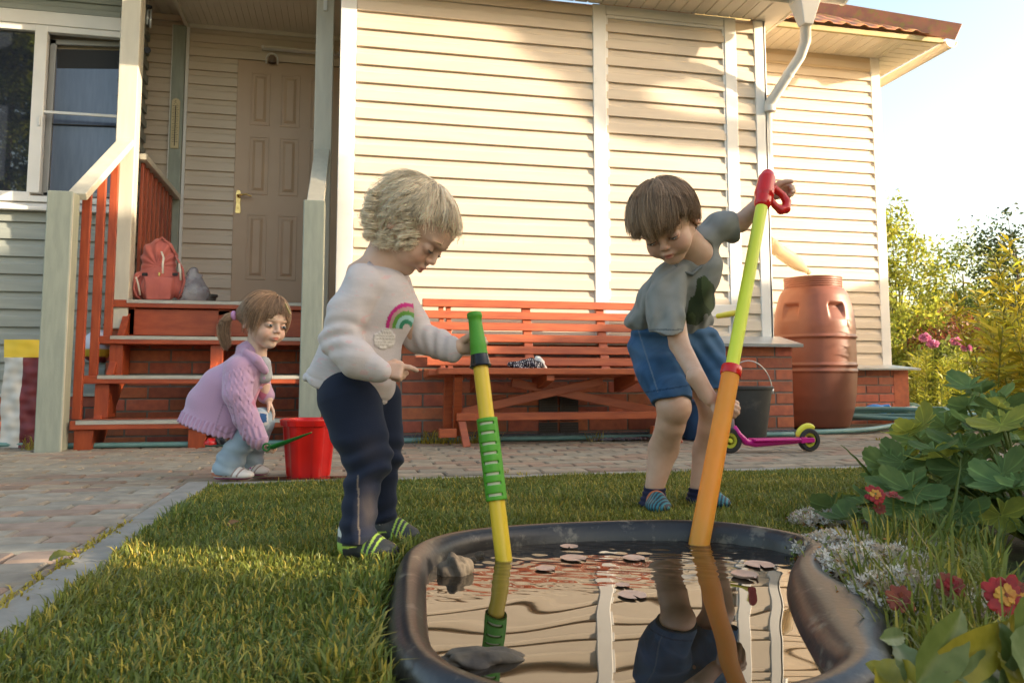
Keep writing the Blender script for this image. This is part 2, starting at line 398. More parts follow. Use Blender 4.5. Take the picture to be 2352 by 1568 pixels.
brickwall("brick_plinth", -1.50, -.02, -.05, .80, 5.42, seed=6)
siding("siding", XB1+.02, 4.955, .50, 3.47, YD, m_siding, zoff=.05, exp=.115)
m = MB(); m.box((XB1, YD-.018, 3.36), (4.955, YD+.02, 3.50)); m.build("frieze_board", MAT("frieze", (.56, .44, .29), rough=.5), house, bevel=.003)
m = MB(); m.box((4.952, YD-.024, .47), (5.05, YD+.1, 3.50)); m.build("corner_trim", m_white, house, bevel=.004)
m = MB(); m.box((2.9, YD+.004, 0), (5.03, 9.5, 3.5)); m.build("annex_wall_core", m_siding, house)
brickwall("brick_plinth", XB1, 5.10, -.05, .475, YD-.12, seed=8)
m = MB(); m.box((4.98, YD-.126, -.05), (5.14, YD+.2, .47), (1, .9, .8)); m.build("corner_pier", m_brick, house, bevel=.004)
m = MB(); m.add([(2.9, YD-.01, .512), (5.06, YD-.01, .512), (5.22, YD-.2, .478), (2.9, YD-.2, .478), (5.22, YD-.2, .462), (2.9, YD-.2, .462), (5.22, 9, .478), (5.06, 9, .512)], [(0, 3, 2, 1), (3, 5, 4, 2), (1, 2, 6, 7)]); m.build("plinth_cap", m_tin, house)

# annex eave: soffit, tiles, hip cap, side gutter
EX, EY, EZ = 5.40, 6.03, 3.50
def soffit(name, x0, x1, y0, y1, z, step=.095, mat=m_soffit, along='y'):
    m = MB()
    if along == 'y':
        x = x0; i = 0
        while x < x1-.004:
            e = min(x+step, x1)
            m.box((x, y0, z), (e-.010, y1, z+.02)); m.box((e-.010, y0, z+.008), (e, y1, z+.02))
            if i % 3 == 1:
                yy = y0+.02
                while yy < y1-.02: m.box((x+.012, yy, z-.0012), (e-.022, yy+.005, z+.004)); yy += .014
            x += step; i += 1
    else:
        y = y0
        while y < y1-.004:
            e = min(y+step, y1)
            m.box((x0, y, z), (x1, e-.010, z+.02)); m.box((x0, e-.010, z+.008), (x1, e, z+.02)); y += step
    return m.build(name, mat, house)
soffit("soffit", 3.0, 5.05, EY+.02, YD, EZ)
soffit("soffit", 5.05, EX-.02, EY+.02, 9.0, EZ, along='x')
soffit("soffit", XB1, 3.0, EY+.02, YD, EZ, along='x')
V = []; nx, ny = 180, 26
SL = math.tan(math.radians(33))
for i in range(nx+1):
    x = 2.6+(EX-2.6+.02)*i/nx
    for j in range(ny+1):
        t = j/ny*2.4
        y = EY-.03+t
        ph = ((x*1.0) % .18)/.18
        w = .022*(max(0, math.sin(ph*2*math.pi)))**.8 if ph < .5 else 0
        st = (t % .35)/.35
        V.append((x, y, EZ+.045+t*SL+w+.016*(1-st)))
Fc = [(i*(ny+1)+j, (i+1)*(ny+1)+j, (i+1)*(ny+1)+j+1, i*(ny+1)+j+1) for i in range(nx) for j in range(ny)
      if (EX-V[i*(ny+1)+j][0]) > (V[i*(ny+1)+j][1]-EY)-.05]
m = MB(); m.add(V, Fc); roof = m.build("roof", m_tile, house, smooth=True); sm = roof.modifiers.new("s", 'SOLIDIFY'); sm.thickness = .006
m = MB(); m.add([(EX+.02, EY-.03, EZ+.04), (EX+.02, 9, EZ+.04), (3.0, 8.4, EZ+.04+2.4*SL), (3.0, 9, EZ+.04+2.4*SL)], [(0, 1, 3, 2)]); m.build("roof_slope", m_tile, house)
m = MB(); m.box((2.9, EY-.0, EZ-.004), (EX, EY+.03, EZ+.045)); m.build("fascia", MAT("fascia_olive", (.36, .27, .08), (.3, .24, .1), 12, .5), house, bevel=.003)
m = MB()
a = np.array([EX+.03, EY-.05, EZ+.085]); c = np.array([EX-2.3, EY-.05+2.3, EZ+.085+2.3*SL])
m.bar(a, c, .19, .012, up=(.5, -.5, 1)); o_ = np.array([-.085, -.085, -.03]); m.bar(a+o_+[.05, -.05, -.035], c+o_, .012, .15, up=(0, 0, 1)); m.build("hip_cap", m_tile, roof, bevel=.004)
def halfgutter(name, a, b_, r, mat, n=10, end=True):
    a = np.array(a, float); b_ = np.array(b_, float); d = b_-a; d /= np.linalg.norm(d); rr = np.cross(d, [0, 0, 1]); rr /= np.linalg.norm(rr)
    V = []; 
    for p in (a, b_):
        for rad in (r, r-.004):
            for k in range(n+1):
                t = math.pi*k/n; V.append(p+rr*math.cos(t)*rad+np.array([0, 0, -1])*math.sin(t)*rad)
    n1 = n+1; Fc = []
    for k in range(n): 
        Fc.append((k, k+1, 2*n1+k+1, 2*n1+k)); Fc.append((n1+k, n1+k+1, 3*n1+k+1, 3*n1+k)[::-1])
    for q in (0, 2*n1): Fc += [(q+k, q+k+1, q+n1+k+1, q+n1+k) for k in range(n)]
    for q in (0, n): Fc.append((q, n1+q, 3*n1+q, 2*n1+q))
    if end: Fc.append(tuple(range(n1))); Fc.append(tuple(2*n1+k for k in range(n1)))
    m = MB(); m.add(V, Fc)
    for p in (a, b_): m.tube([p+rr*r*math.cos(t)-np.array([0, 0, 1])*math.sin(t)*r for t in np.linspace(0, math.pi, 12)], .006, 6)
    return m.build(name, mat, house, smooth=True, auto=35)
halfgutter("gutter", (EX+.06, EY-.02, EZ+.01), (EX+.06, 9.2, EZ-.02), .06, m_soffit)
# main bay eave
EYM = 4.60
soffit("soffit", -.05, 2.80, EYM, YM-.026, ZS)
m = MB(); m.add([(2.80, EYM, ZS), (2.98, EYM, ZS), (2.98, YD, ZS), (2.80, YD, ZS), (2.80, EYM, ZS+.02), (2.98, EYM, ZS+.02), (2.98, YD, ZS+.02), (2.80, YD, ZS+.02)], [(0, 3, 2, 1), (4, 5, 6, 7), (0, 1, 5, 4), (1, 2, 6, 5)]); m.build("soffit", m_soffit, house)
m = MB(); m.box((-.1, EYM-.02, ZS-.01), (2.99, EYM, ZS+.13)); m.box((2.985, EYM-.02, ZS-.01), (3.0, YD, ZS+.13)); m.build("fascia", m_soffit, house, bevel=.003)
halfgutter("gutter", (-.1, EYM-.085, ZS+.075), (2.87, EYM-.085, ZS+.065), .06, m_white)
halfgutter("gutter", (2.97, EYM-.085, ZS+.055), (3.27, EYM-.085, ZS+.05), .06, m_white)
m = MB(); m.add([(-.2, EYM-.1, ZS+.14), (3.05, EYM-.1, ZS+.14), (3.05, 9, ZS+2.4), (-.2, 9, ZS+2.4)], [(0, 1, 2, 3)]); m.build("roof_slope", m_tile, house)
# rain funnel and downpipe
fx, fy = 3.02, EYM-.085
top = YP(1850, 40, fy)
m = MB(); m.hexa([(top[0]-.035, fy-.035, top[2]-.06), (top[0]+.035, fy-.035, top[2]-.06), (top[0]+.035, fy+.035, top[2]-.06), (top[0]-.035, fy+.035, top[2]-.06),
                  (top[0]-.075, fy-.07, top[2]+.10), (top[0]+.075, fy-.07, top[2]+.10), (top[0]+.075, fy+.07, top[2]+.10), (top[0]-.075, fy+.07, top[2]+.10)])
m.box((top[0]-.078, fy-.072, top[2]+.10), (top[0]+.078, fy+.072, top[2]+.22)); m.build("rain_funnel", m_white, house, bevel=.006)
P = [top+[0, 0, -.02], YP(1850, 95, 4.60), YP(1838, 130, 4.66), YP(1815, 165, 4.74), YP(1768, 238, 4.86), YP(1762, 262, 4.90)]
P = [np.array(p) for p in P]; P += [P[-1]+[.0, .01, -.10], np.array([P[-1][0], P[-1][1]+.01, 1.62])]
m = MB(); m.tube(P, .036, 18, cap=True); 
m.tube([P[3]+(P[4]-P[3])*.05, P[3]+(P[4]-P[3])*.12], .0395, 18); m.tube([P[4]-[0, 0, .02], P[4]-[0, 0, .06]], .040, 18)
m.build("downpipe", m_white, house, smooth=True, auto=40)

# porch roof and ceiling over the door
m = MB(); 
x = -1.29
while x < -.06: m.box((x, 4.98, 3.235), (min(x+.05, -.06)-.004, YD, 3.25)); x += .05
m.box((-1.30, 4.98, 3.243), (-.06, YD, 3.27)); m.build("porch_ceiling", m_soffit, house)
m = MB(); m.box((-1.315, 4.98, 3.20), (-1.288, YD, 3.25)); m.box((-1.29, YD-.03, 3.205), (-.06, YD-.012, 3.237)); m.build("ceiling_trim", m_soffit, house, bevel=.002)
soffit("soffit", -3.6, -1.315, 4.9, YD, 3.31)
m = MB(); m.add([(-3.8, 4.85, 3.4), (.1, 4.85, 3.4), (.1, 9, 5.4), (-3.8, 9, 5.4)], [(0, 1, 2, 3)]); m.box((-3.8, 4.85, 3.28), (.0, 4.9, 3.42)); m.build("roof_slope", m_tile, house)
# window
win = MB()
wx0, wx1, wz0, wz1 = -3.2, -1.575, 1.50, 2.89
win.box((wx0, YW-.03, 2.80), (wx1, YW+.03, 2.895)); win.build("window_head", m_white, house, bevel=.004)
WN = MB(); WN.box((wx0, YW-.02, wz0+.07), (-2.105, YW+.03, wz0+.135)); WN.box((-2.105, YW-.02, wz0+.07), (wx1, YW+.03, wz0+.11)); WN.box((-2.125, YW-.022, wz0+.13), (-2.048, YW+.03, 2.80)); WN.box((wx0, YW-.02, 2.755), (wx1, YW+.03, 2.80)); WN.box((wx1-.01, YW-.02, wz0+.1), (wx1+.02, YW+.03, 2.80))
WN.box((-2.05, YW-.012, 2.185), (wx1, YW+.0, 2.205))
wf = WN.build("window", m_white, house, bevel=.004)
m = MB(); m.box((-3.2, YW+.012, wz0+.13), (-2.12, YW+.018, 2.76)); m.build("pane", m_glass, wf)
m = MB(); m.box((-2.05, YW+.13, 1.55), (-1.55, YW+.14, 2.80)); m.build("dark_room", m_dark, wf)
m = MB(); Q = lambda u, v: YP(u, v, YW+.08)
def fr(p, q_, w): m.bar(Q(*p), Q(*q_), w, .02, up=(0, -1, 0))
fr((124, 92), (103, 450), .040); fr((116, 97), (300, 104), .036); fr((100, 447), (300, 450), .03)
m.build("inner_sash", MAT("sash_grey", (.34, .345, .34), rough=.45), wf, bevel=.003)
m = MB(); a, b2, c2, d2 = Q(130, 112), Q(300, 116), Q(300, 450), Q(112, 447); m.add([a+[0, .01, 0], b2+[0, .01, 0], c2+[0, .01, 0], d2+[0, .01, 0]], [(3, 2, 1, 0)]); m.build("pane", m_blue_in, wf)
m = MB(); m.add([a+[0, .008, 0], b2+[0, .008, 0], Q(300, 158)+[0, .008, 0], Q(130, 156)+[0, .008, 0]], [(3, 2, 1, 0)]); m.build("blind", m_dark, wf)
m = MB(); m.bar(Q(112, 285), Q(300, 292), .008, .008, up=(0, -1, 0)); m.build("cord_bar", m_dark, wf)
m = MB(); m.hexa([(wx0, YW-.075, wz0), (wx1+.04, YW-.075, wz0), (wx1+.04, YW+.02, wz0), (wx0, YW+.02, wz0), (wx0, YW-.075, wz0+.025), (wx1+.04, YW-.075, wz0+.025), (wx1+.04, YW+.02, wz0+.072), (wx0, YW+.02, wz0+.072)]); m.build("window_sill", m_white, wf, bevel=.005)
m = MB(); m.tube([(-2.065, YW-.03, 2.16), (-2.065, YW-.03, 2.09)], .006, 8); m.build("latch", m_white, wf)
# toy on the sill inside
# door
dx0, dx1, dz0, dz1 = -.905, -.06, .90, 2.97
m = MB(); m.box((dx0, YD-.03, dz0), (dx1, YD+.012, dz1)); door = m.build("door", m_door, house, bevel=.004)
m = MB()
def panel(x0, x1, z0, z1, y):
    # recessed moulding ring and raised field
    o = .0
    m.box((x0, y-.006, z0), (x0+.012, y+.002, z1)); m.box((x1-.012, y-.006, z0), (x1, y+.002, z1)); m.box((x0+.012, y-.006, z0), (x1-.012, y+.002, z0+.012)); m.box((x0+.012, y-.006, z1-.012), (x1-.012, y+.002, z1))
    a = .03; bvl = .022
    P = [(x0+a, y, z0+a), (x1-a, y, z0+a), (x1-a, y, z1-a), (x0+a, y, z1-a), (x0+a+bvl, y-.010, z0+a+bvl), (x1-a-bvl, y-.010, z0+a+bvl), (x1-a-bvl, y-.010, z1-a-bvl), (x0+a+bvl, y-.010, z1-a-bvl)]
    m.add(P, [(0, 1, 5, 4), (1, 2, 6, 5), (2, 3, 7, 6), (3, 0, 4, 7), (4, 5, 6, 7)])
for cx in (-.80, -.565, -.33):
    w = .155
    for z0, z1 in ((2.43, 2.87), (1.86, 2.34), (1.17, 1.70)): panel(cx, cx+w, z0, z1, YD-.030)
m.build("door_panel", m_door, door, bevel=.0015)
m = MB(); hx, hz = -.868, 1.80
m.prism([(hx-.017+.0, hz-.10), (hx+.017, hz-.10), (hx+.020, hz-.085), (hx+.015, hz-.03), (hx+.018, hz+.06), (hx+.012, hz+.085), (hx-.012, hz+.085), (hx-.018, hz+.06), (hx-.015, hz-.03), (hx-.020, hz-.085)], YD-.040, YD-.03, 'y')
m.tube([(hx, YD-.035, hz+.035), (hx, YD-.075, hz+.035), (hx+.02, YD-.085, hz+.038), (hx+.07, YD-.085, hz+.045), (hx+.105, YD-.08, hz+.030)], [.010, .009, .009, .0075, .006], 10)
m.tube([(hx, YD-.036, hz-.055), (hx, YD-.046, hz-.055)], .010, 12); m.build("handle", m_brass, door, smooth=True, auto=40)
# porch wall posts beside the door
m = MB(); m.box((-1.40, YD-.06, .88), (-1.305, YD-.015, 3.20)); m.build("half_post", m_post, house, bevel=.003)
m = MB(); m.box((-1.405, YD-.064, 1.9), (-1.398, YD-.02, 3.20)); m.box((-1.303, YD-.035, .88), (-1.28, YD-.012, 3.20)); m.build("post_trim", m_white, house, bevel=.002)
m = MB(); m.box((-1.48, 5.56, .85), (-.05, YD, .868)); m.build("porch_deck", m_redwood, house)

# lamp, light tube, thermometer, wind chime
t = thing("porch_lamp", "small caged porch lamp with white bracket above the brown door", "lamp", tuple(YP(625, 132, YD-.06)))
c = YP(625, 140, YD-.07)
m = MB(); m.lathe([(.001, .045), (.018, .042), (.030, .025), (.032, 0), (.030, -.02)], c, 20); m.build("glass_globe", MAT("lamp_glass", (.20, .14, .10), rough=.2), t, smooth=True)
m = MB(); m.tube([c+[-.045, -.01, -.03], c+[-.045, -.01, .02], c+[-.03, -.01, .05], c+[0, -.01, .06], c+[.03, -.01, .05], c+[.045, -.01, .02], c+[.045, -.01, -.03]], .0055, 8); m.tube([c+[0, 0, .055], c+[0, .05, .085]], .004, 6); m.build("bracket", m_white, t, smooth=True)
t = thing("tube_light", "slim white tube light fixed to the wall above the door", "lamp", tuple(YP(670, 112, YD-.05)))
m = MB(); a = YP(601, 109, YD-.05); m.box((a[0], YD-.065, a[2]-.014), (-.10, YD-.02, a[2]+.014)); m.build("casing", m_white, t, bevel=.005)
m = MB(); m.tube([(a[0]+.02, YD-.07, a[2]), (-.12, YD-.07, a[2])], .011, 10); m.build("tube", m_soffit, t, smooth=True)
t = thing("thermometer", "long cream wall thermometer screwed to the grey post by the door", "thermometer", (-1.352, YD-.07, 2.38))
m = MB(); x0, x1, z0, z1 = -1.385, -1.325, 2.19, 2.595
m.prism([(x0, z0), (x1, z0), (x1, z1-.02), (x1-.012, z1-.006), (x1-.03, z1), (x0+.012, z1-.006), (x0, z1-.02)], YD-.072, YD-.06, 'y'); m.build("scale_board", MAT("aged_plastic", (.66, .56, .33), (.6, .5, .28), 8, .5), t, bevel=.002)
m = MB(); cx = (x0+x1)/2
for k in range(22):
    z = z0+.05+k*.0145; w = .010 if k % 2 else .016
    m.box((cx-.006-w, YD-.0738, z), (cx-.006, YD-.072, z+.002)); m.box((cx+.006, YD-.0738, z), (cx+.006+w, YD-.072, z+.002))
m.box((cx-.003, YD-.074, z0+.02), (cx+.003, YD-.072, z1-.06)); m.build("markings", m_dark, t)
def textobj(name, txt, size, loc, mat, parent, rot=(math.pi/2, 0, 0), extr=.0005):
    c = bpy.data.curves.new(name, 'FONT'); c.body = txt; c.size = size; c.extrude = extr; c.align_x = 'CENTER'; c.align_y = 'CENTER'
    o = bpy.data.objects.new(name, c); link(o); o.parent = parent; o.location = np.array(loc)-origin(parent); o.rotation_euler = rot; c.materials.append(mat); WLOC[o.name] = np.array(loc, float); return o
tc_ = MB(); tc_.tube([(cx+.007*math.cos(q), YD-.0735, z1-.030+.008*math.sin(q)) for q in np.linspace(.8, 5.5, 14)], .0013, 5); tc_.build("letter", m_dark, t)
t = thing("wind_chime", "thin metal wind chime hanging beside the porch post", "wind chime", tuple(YP(342, 20, 5.7)))
c = YP(343, 18, 5.7); m = MB(); m.tube([c+[0, 0, .9], c], .0012, 5); m.tube([c+[0, 0, -.02], c+[0, 0, -.30]], .001, 5); m.build("cord", m_dark, t)
m = MB(); m.lathe([(.001, .02), (.018, .012), (.02, 0), (.001, -.003)], c, 16); m.build("top_disc", m_dark, t)
for k, dx in enumerate((-.016, -.005, .006, .016)):
    m = MB(); m.tube([c+[dx, (-.01 if k % 2 else .01), -.02], c+[dx, (-.01 if k % 2 else .01), -.12-.01*k]], .0042, 8); m.build("chime_tube", m_tin, t, smooth=True)
m = MB(); p = c+[0, 0, -.31]; m.tube([p+[0, -.003, 0], p+[0, .003, 0]], .022, 18); m.build("wind_sail", m_dark, t)
# ---------------------------------------------------------------- porch staircase
st = thing("porch_steps", "red painted wooden porch steps with pale posts and sloping handrails", "staircase", (-.85, 5.0, 0))
TX0 = [-1.445, -1.50, -1.50, -1.50]; TX1 = [-.20, -.20, -.20, -.20]
TY = [4.62, 4.87, 5.12, 5.37]; TZ = [.155, .400, .640, .885]
for i in range(4):
    m = MB(); d = .28 if i < 3 else .20
    m.box((TX0[i], TY[i], TZ[i]-.048), (TX1[i]+.0, TY[i]+d, TZ[i])); tr = m.build("tread", m_redwood, st, bevel=.004)
    xs = TX0[i]+[.03, .11, .10, .12][i]
    m = MB(); m.box((xs, TY[i]-.0035, TZ[i]-.020), (TX1[i]-.03, TY[i]+.001, TZ[i]+.0035)); m.box((xs, TY[i]-.0035, TZ[i]+.0005), (TX1[i]-.03, TY[i]+.045, TZ[i]+.0035))
    for k in range(3): m.box((xs, TY[i]-.0055, TZ[i]-.017+k*.007), (TX1[i]-.03, TY[i]-.003, TZ[i]-.013+k*.007))
    m.build("nosing_strip", m_alu, tr)
# uprights carrying the treads: three rows
for x in (-1.41, -.83, -.27):
    for i in range(4):
        if i == 0: zb = -.02
        else: zb = TZ[i-1]
        m = MB(); x0 = x + (0 if i else .0)
        if i == 0: m.hexa([(x-.02, TY[0]+.03, -.02), (x+.065, TY[0]+.03, -.02), (x+.065, TY[0]+.22, -.02), (x-.02, TY[0]+.22, -.02), (x-.02, TY[0]+.02, TZ[0]-.05), (x+.08, TY[0]+.02, TZ[0]-.05), (x+.08, TY[0]+.24, TZ[0]-.05), (x-.02, TY[0]+.24, TZ[0]-.05)])
        else: m.box((x, TY[i]+.03, zb), (x+.075, TY[i]+.20, TZ[i]-.049))
        m.build("riser_post", m_redwood_v, st, bevel=.004)
    m = MB(); P = [(TY[0]+.12, -.02), (TY[0]+.30, -.02), (5.62, .60), (5.62, .80), (5.40, .80)]
    m.prism(P, x+.004, x+.045, 'x'); m.build("stringer", m_redwood_v, st, bevel=.003)
m = MB(); m.box((-1.40, 5.40, .66), (-.22, 5.415, .83)); m.build("porch_apron", m_redwood, st, bevel=.003)
m = MB(); m.box((-1.36, 5.30, .625), (-.25, 5.40, .645)); m.build("ledge_board", m_cream_post, st)
def post(name, x0, x1, y0, y1, z0, z1, mat, top=False):
    m = MB(); m.box((x0, y0, z0), (x1, y1, z1)); o = m.build(name, mat, st, bevel=.006); return o
nl = post("newel_post", -1.590, -1.462, 4.55, 4.67, -.02, 1.392, m_post)
m = MB()
for xx in (-1.461, -1.459): pass
m.box((-1.4635, 4.553, 0.0), (-1.4585, 4.562, 1.385)); m.build("edge_bead", m_cream_post, nl)
nr = post("newel_post", -.255, -.135, 4.55, 4.67, -.02, 1.405, m_post)
pl = post("tall_post", -1.495, -1.375, 5.385, 5.505, .70, 3.25, m_cream_post)
prr = post("tall_post", -.245, -.125, 5.385, 5.505, .70, 3.25, m_cream_post)
for x in (-1.435, -.185):
    m = MB(); m.tube([(x+.0, 5.30, 3.24), (x, 5.345, 3.10), (x, 5.375, 3.02)], .016, 8); m.box((x-.013, 5.372, 2.93), (x+.013, 5.386, 3.08)); m.build("bracket", m_white, st, bevel=.003)
def rail(a, b_, w=.10, h=.042, mat=m_white):
    m = MB(); m.bar(a, b_, w, h); return m.build("handrail", m_cream_post, st, bevel=.005)
rail((-1.475, 4.655, 1.385), (-1.43, 5.385, 1.915)); rail((-1.38, 5.50, 1.86), (-1.345, 6.44, 1.80))
rail((-.195, 4.66, 1.39), (-.185, 5.385, 1.93)); 
def baluster(x, y, z0, z1, w=.034, d=.045):
    m = MB(); m.box((x-w/2, y-d/2, z0), (x+w/2, y+d/2, z1)); return m.build("baluster", m_redwood_v, st, bevel=.003)
for i, y in enumerate((4.80, 5.03, 5.25)):
    zt = 1.385+(y-4.655)/.73*.53-.03; zb = 0
    baluster(-1.466+.008*i, y, [.155, .40, .64][i], zt, w=.046, d=.030)
for i in range(8): 
    y = 5.59+i*.107; baluster(-1.37+.003*i, y, .87, 1.845-.0066*i, w=.022, d=.045)
m = MB(); m.bar((-1.38, 5.5, .94), (-1.345, 6.44, .94), .03, .04); m.build("bottom_rail", m_redwood_v, st)
for i, y in enumerate((4.95, 5.2)): baluster(-.19, y, TZ[i+1], 1.385+(y-4.655)/.73*.53-.03)
# ---------------------------------------------------------------- bench
bench = thing("garden_bench", "long red slatted wooden bench with crossed braces against the clapboard wall", "bench", (1.2, 4.5, 0))
bx0, bx1 = .445, 2.05
for i, z in enumerate((.842, .770, .700, .628, .556, .486)):
    y = 4.70-.018*i; x0 = bx0 if i < 3 else bx0+.02
    m = MB(); m.hexa([(x0, y-.012, z-.026), (bx1, y-.012, z-.026), (bx1, y+.012, z-.026), (x0, y+.012, z-.026), (x0, y-.006, z+.022), (bx1, y-.006, z+.022), (bx1, y+.018, z+.022), (x0, y+.018, z+.022)]); m.build("back_slat", m_bench, bench, bevel=.004)
for x in (.56, 1.09, 1.57, 2.0):
    m = MB(); m.bar((x, 4.60, .40), (x, 4.735, .86), .055 if x > .7 else .03, .028, up=(0, -1, 0))
    if x < .7: m.bar((x+.045, 4.60, .40), (x+.045, 4.735, .86), .03, .028, up=(0, -1, 0))
    m.build("back_strut", m_bench, bench, bevel=.003)
for i in range(4):
    y0 = 4.22+i*.098; m = MB(); m.box((bx0+(.045 if i == 0 else 0), y0, .405-.006*i), (bx1, y0+.088, .440-.006*i)); m.build("seat_slat", m_bench, bench, bevel=.004)
for x in (.72, 1.10, 1.62, 1.96):
    m = MB(); m.hexa([(x, 4.24, .37), (x+.045, 4.24, .37), (x+.045, 4.60, .30), (x, 4.60, .30), (x, 4.24, .405), (x+.045, 4.24, .405), (x+.045, 4.60, .385), (x, 4.60, .385)]); m.build("seat_bearer", m_bench, bench, bevel=.003)
for x0, x1, xl in ((.62, .675, .62), (1.90, 1.955, 1.90)):
    s_ = 1 if x0 < 1 else -1
    m = MB(); m.bar((x0-.035*s_, 4.52, .40), (x0-.035*s_, 4.58, .10), .05, .045, up=(0, -1, 0)); m.build("leg", m_bench, bench, bevel=.004)
    m = MB(); m.bar((x0+.01, 4.50, .27), (x0+.055, 4.40, -.005), .042, .04, up=(0, -1, 0)); m.build("leg", m_bench, bench, bevel=.004)
    m = MB(); m.bar((x0-.01, 4.30, .40), (x0+.02, 4.56, .06), .045, .035, up=(0, -1, 0)); m.build("leg_brace", m_bench, bench, bevel=.003)
    m = MB(); m.box((x0-.10, 4.42, .05), (x0+.0, 4.47, .10)); m.build("foot_rail", m_bench, bench, bevel=.003)
m = MB(); m.bar((.62, 4.44, .165), (1.95, 4.44, .165), .035, .045); m.build("stretcher", m_bench, bench, bevel=.004)
m = MB(); m.bar((.66, 4.46, .19), (1.50, 4.46, .37), .025, .05); m.build("cross_brace", m_bench, bench, bevel=.003)
m = MB(); m.bar((.95, 4.485, .36), (1.90, 4.485, .175), .025, .05); m.build("cross_brace", m_bench, bench, bevel=.003)
# small things on the bench
def gridblob(cx, cy, cz, sx_, sy_, sz_, seed, n=26, amp=.35, flatb=True):
    r = np.random.default_rng(seed); V = []; Fc = []
    ph = r.uniform(0, 6, 12)
    for i in range(n+1):
        th = math.pi*i/n
        for k in range(2*n):
            a = math.pi*k/n
            d = np.array([math.sin(th)*math.cos(a), math.sin(th)*math.sin(a), math.cos(th)])
            s = 1+amp*(.5*math.sin(3*d[0]*2+ph[0]+2*d[2])+.35*math.sin(5*d[1]*2+ph[1])+.3*math.sin(7*d[0]+6*d[2]+ph[2])+.15*math.sin(13*d[0]+11*d[1]+ph[3]))
            p = d*s*[sx_, sy_, sz_]
            if flatb and p[2] < -.2*sz_: p[2] = -.2*sz_
            V.append(p+[cx, cy, cz])
    for i in range(n):
        for k in range(2*n): Fc.append((i*2*n+k, (i+1)*2*n+k, (i+1)*2*n+(k+1) % (2*n), i*2*n+(k+1) % (2*n)))
    return np.array(V), np.array(Fc)
def dotmat(name, base, dot, scale):
    m = MAT(name, base, rough=.85); t = m.node_tree; N = t.nodes; L = t.links
    tc = N.new("ShaderNodeTexCoord"); v = N.new("ShaderNodeTexVoronoi"); v.inputs["Scale"].default_value = scale; v.inputs["Randomness"].default_value = .25; L.new(tc.outputs["Object"], v.inputs["Vector"])
    c = N.new("ShaderNodeMath"); c.operation = 'LESS_THAN'; c.inputs[1].default_value = .3; L.new(v.outputs["Distance"], c.inputs[0])
    mx = N.new("ShaderNodeMix"); mx.data_type = 'RGBA'; mx.inputs[6].default_value = (*base, 1); mx.inputs[7].default_value = (*dot, 1); L.new(c.outputs[0], mx.inputs[0]); L.new(mx.outputs[2], N["Principled BSDF"].inputs[0]); return m
t = thing("sun_hat", "crumpled black and white polka dot sun hat on the red bench", "hat", tuple(YP(1215, 835, 4.32)))
V, Fc = gridblob(*YP(1212, 834, 4.36)[:2], .448, .095, .05, .042, 4); npmesh("hat_brim", V, Fc, dotmat("polka", (.02, .015, .025), (.8, .78, .8), 90), t, smooth=True)
V, Fc = gridblob(*YP(1235, 829, 4.40)[:2], .452, .05, .045, .05, 9); npmesh("hat_lining", V, Fc, m_white, t, smooth=True)
t = thing("phone", "thin dark phone lying on the red bench seat", "phone", (1.62, 4.3, .441))
c = YP(1465, 834, 4.30); m = MB(); m.box((c[0]-.06, 4.28, .441), (c[0]+.05, 4.35, .450)); m.build("phone_case", m_dark, t, bevel=.003)

# ---------------------------------------------------------------- rain barrel
bar = thing("rain_barrel", "tall terracotta plastic rain barrel with a threaded rim beside the bay", "barrel", (3.66, 5.56, 0))
bcx, bcy = 3.655, 5.58; sc = 1.0
prof = [(.002, .0), (.215, 0), (.235, .012), (.252, .06), (.275, .14), (.292, .25), (.302, .37), (.306, .43), (.312, .435), (.312, .447), (.305, .452), (.305, .475), (.312, .48), (.312, .495), (.305, .50),
        (.305, .66), (.305, .695), (.314, .70), (.315, .712), (.306, .718), (.306, .79), (.303, .83), (.294, .90), (.280, .97), (.262, 1.035), (.245, 1.07), (.228, 1.092), (.215, 1.10)]
for k in range(4): prof += [(.216, 1.102+k*.017), (.221, 1.106+k*.017), (.221, 1.112+k*.017), (.215, 1.116+k*.017)]
prof += [(.222, 1.172), (.222, 1.182), (.205, 1.185), (.203, 1.10), (.19, .6), (.002, .55)]
pp = []
for i in range(len(prof)-1):
    a, b_ = np.array(prof[i]), np.array(prof[i+1]); n = max(1, int(np.linalg.norm(b_-a)/.012))
    pp += [tuple(a+(b_-a)*k/n) for k in range(n)]
pp.append(prof[-1]); n = 160; V = []
fac = math.atan2(-bcy, -bcx)
for r, z in pp:
    for k in range(n):
        a = 2*math.pi*k/n; rr = r
        if .75 < z < 1.04 and r > .2:
            for a0 in (fac-.62, fac+.62, fac-1.86, fac+1.86, fac+math.pi):
                da = (a-a0+math.pi) % (2*math.pi)-math.pi
                top_, bot = .965, .83
                u_ = max(0, min(1, (.25-abs(da))/.05)); vt = max(0, min(1, (top_-z)/.02)); vb = max(0, min(1, (z-bot)/(top_-bot)))
                if z < bot: vb = 0
                rr -= .050*u_*u_*(3-2*u_)*vt*vb
        V.append((bcx+rr*math.cos(a), bcy+rr*math.sin(a), z))
mm = len(pp); I, K = np.meshgrid(np.arange(mm-1), np.arange(n), indexing='ij'); a = I*n+K; b_ = I*n+(K+1) % n
Fc = np.stack([a, b_, b_+n, a+n], -1).reshape(-1, 4)
m_terra = MAT("barrel_plastic", (.25, .085, .05), (.20, .07, .042), 5, .42, rvar=.1, bump=.12, bscale=50, dirt=(.22, .10, .07), dscale=6, dthr=(.6, .8))
npmesh("shell", V, Fc, m_terra, bar, smooth=True)
m = MB(); m.lathe([(.001, 1.04), (.2, 1.04)], (bcx, bcy), 40); m.build("water_inside", m_dark, bar)
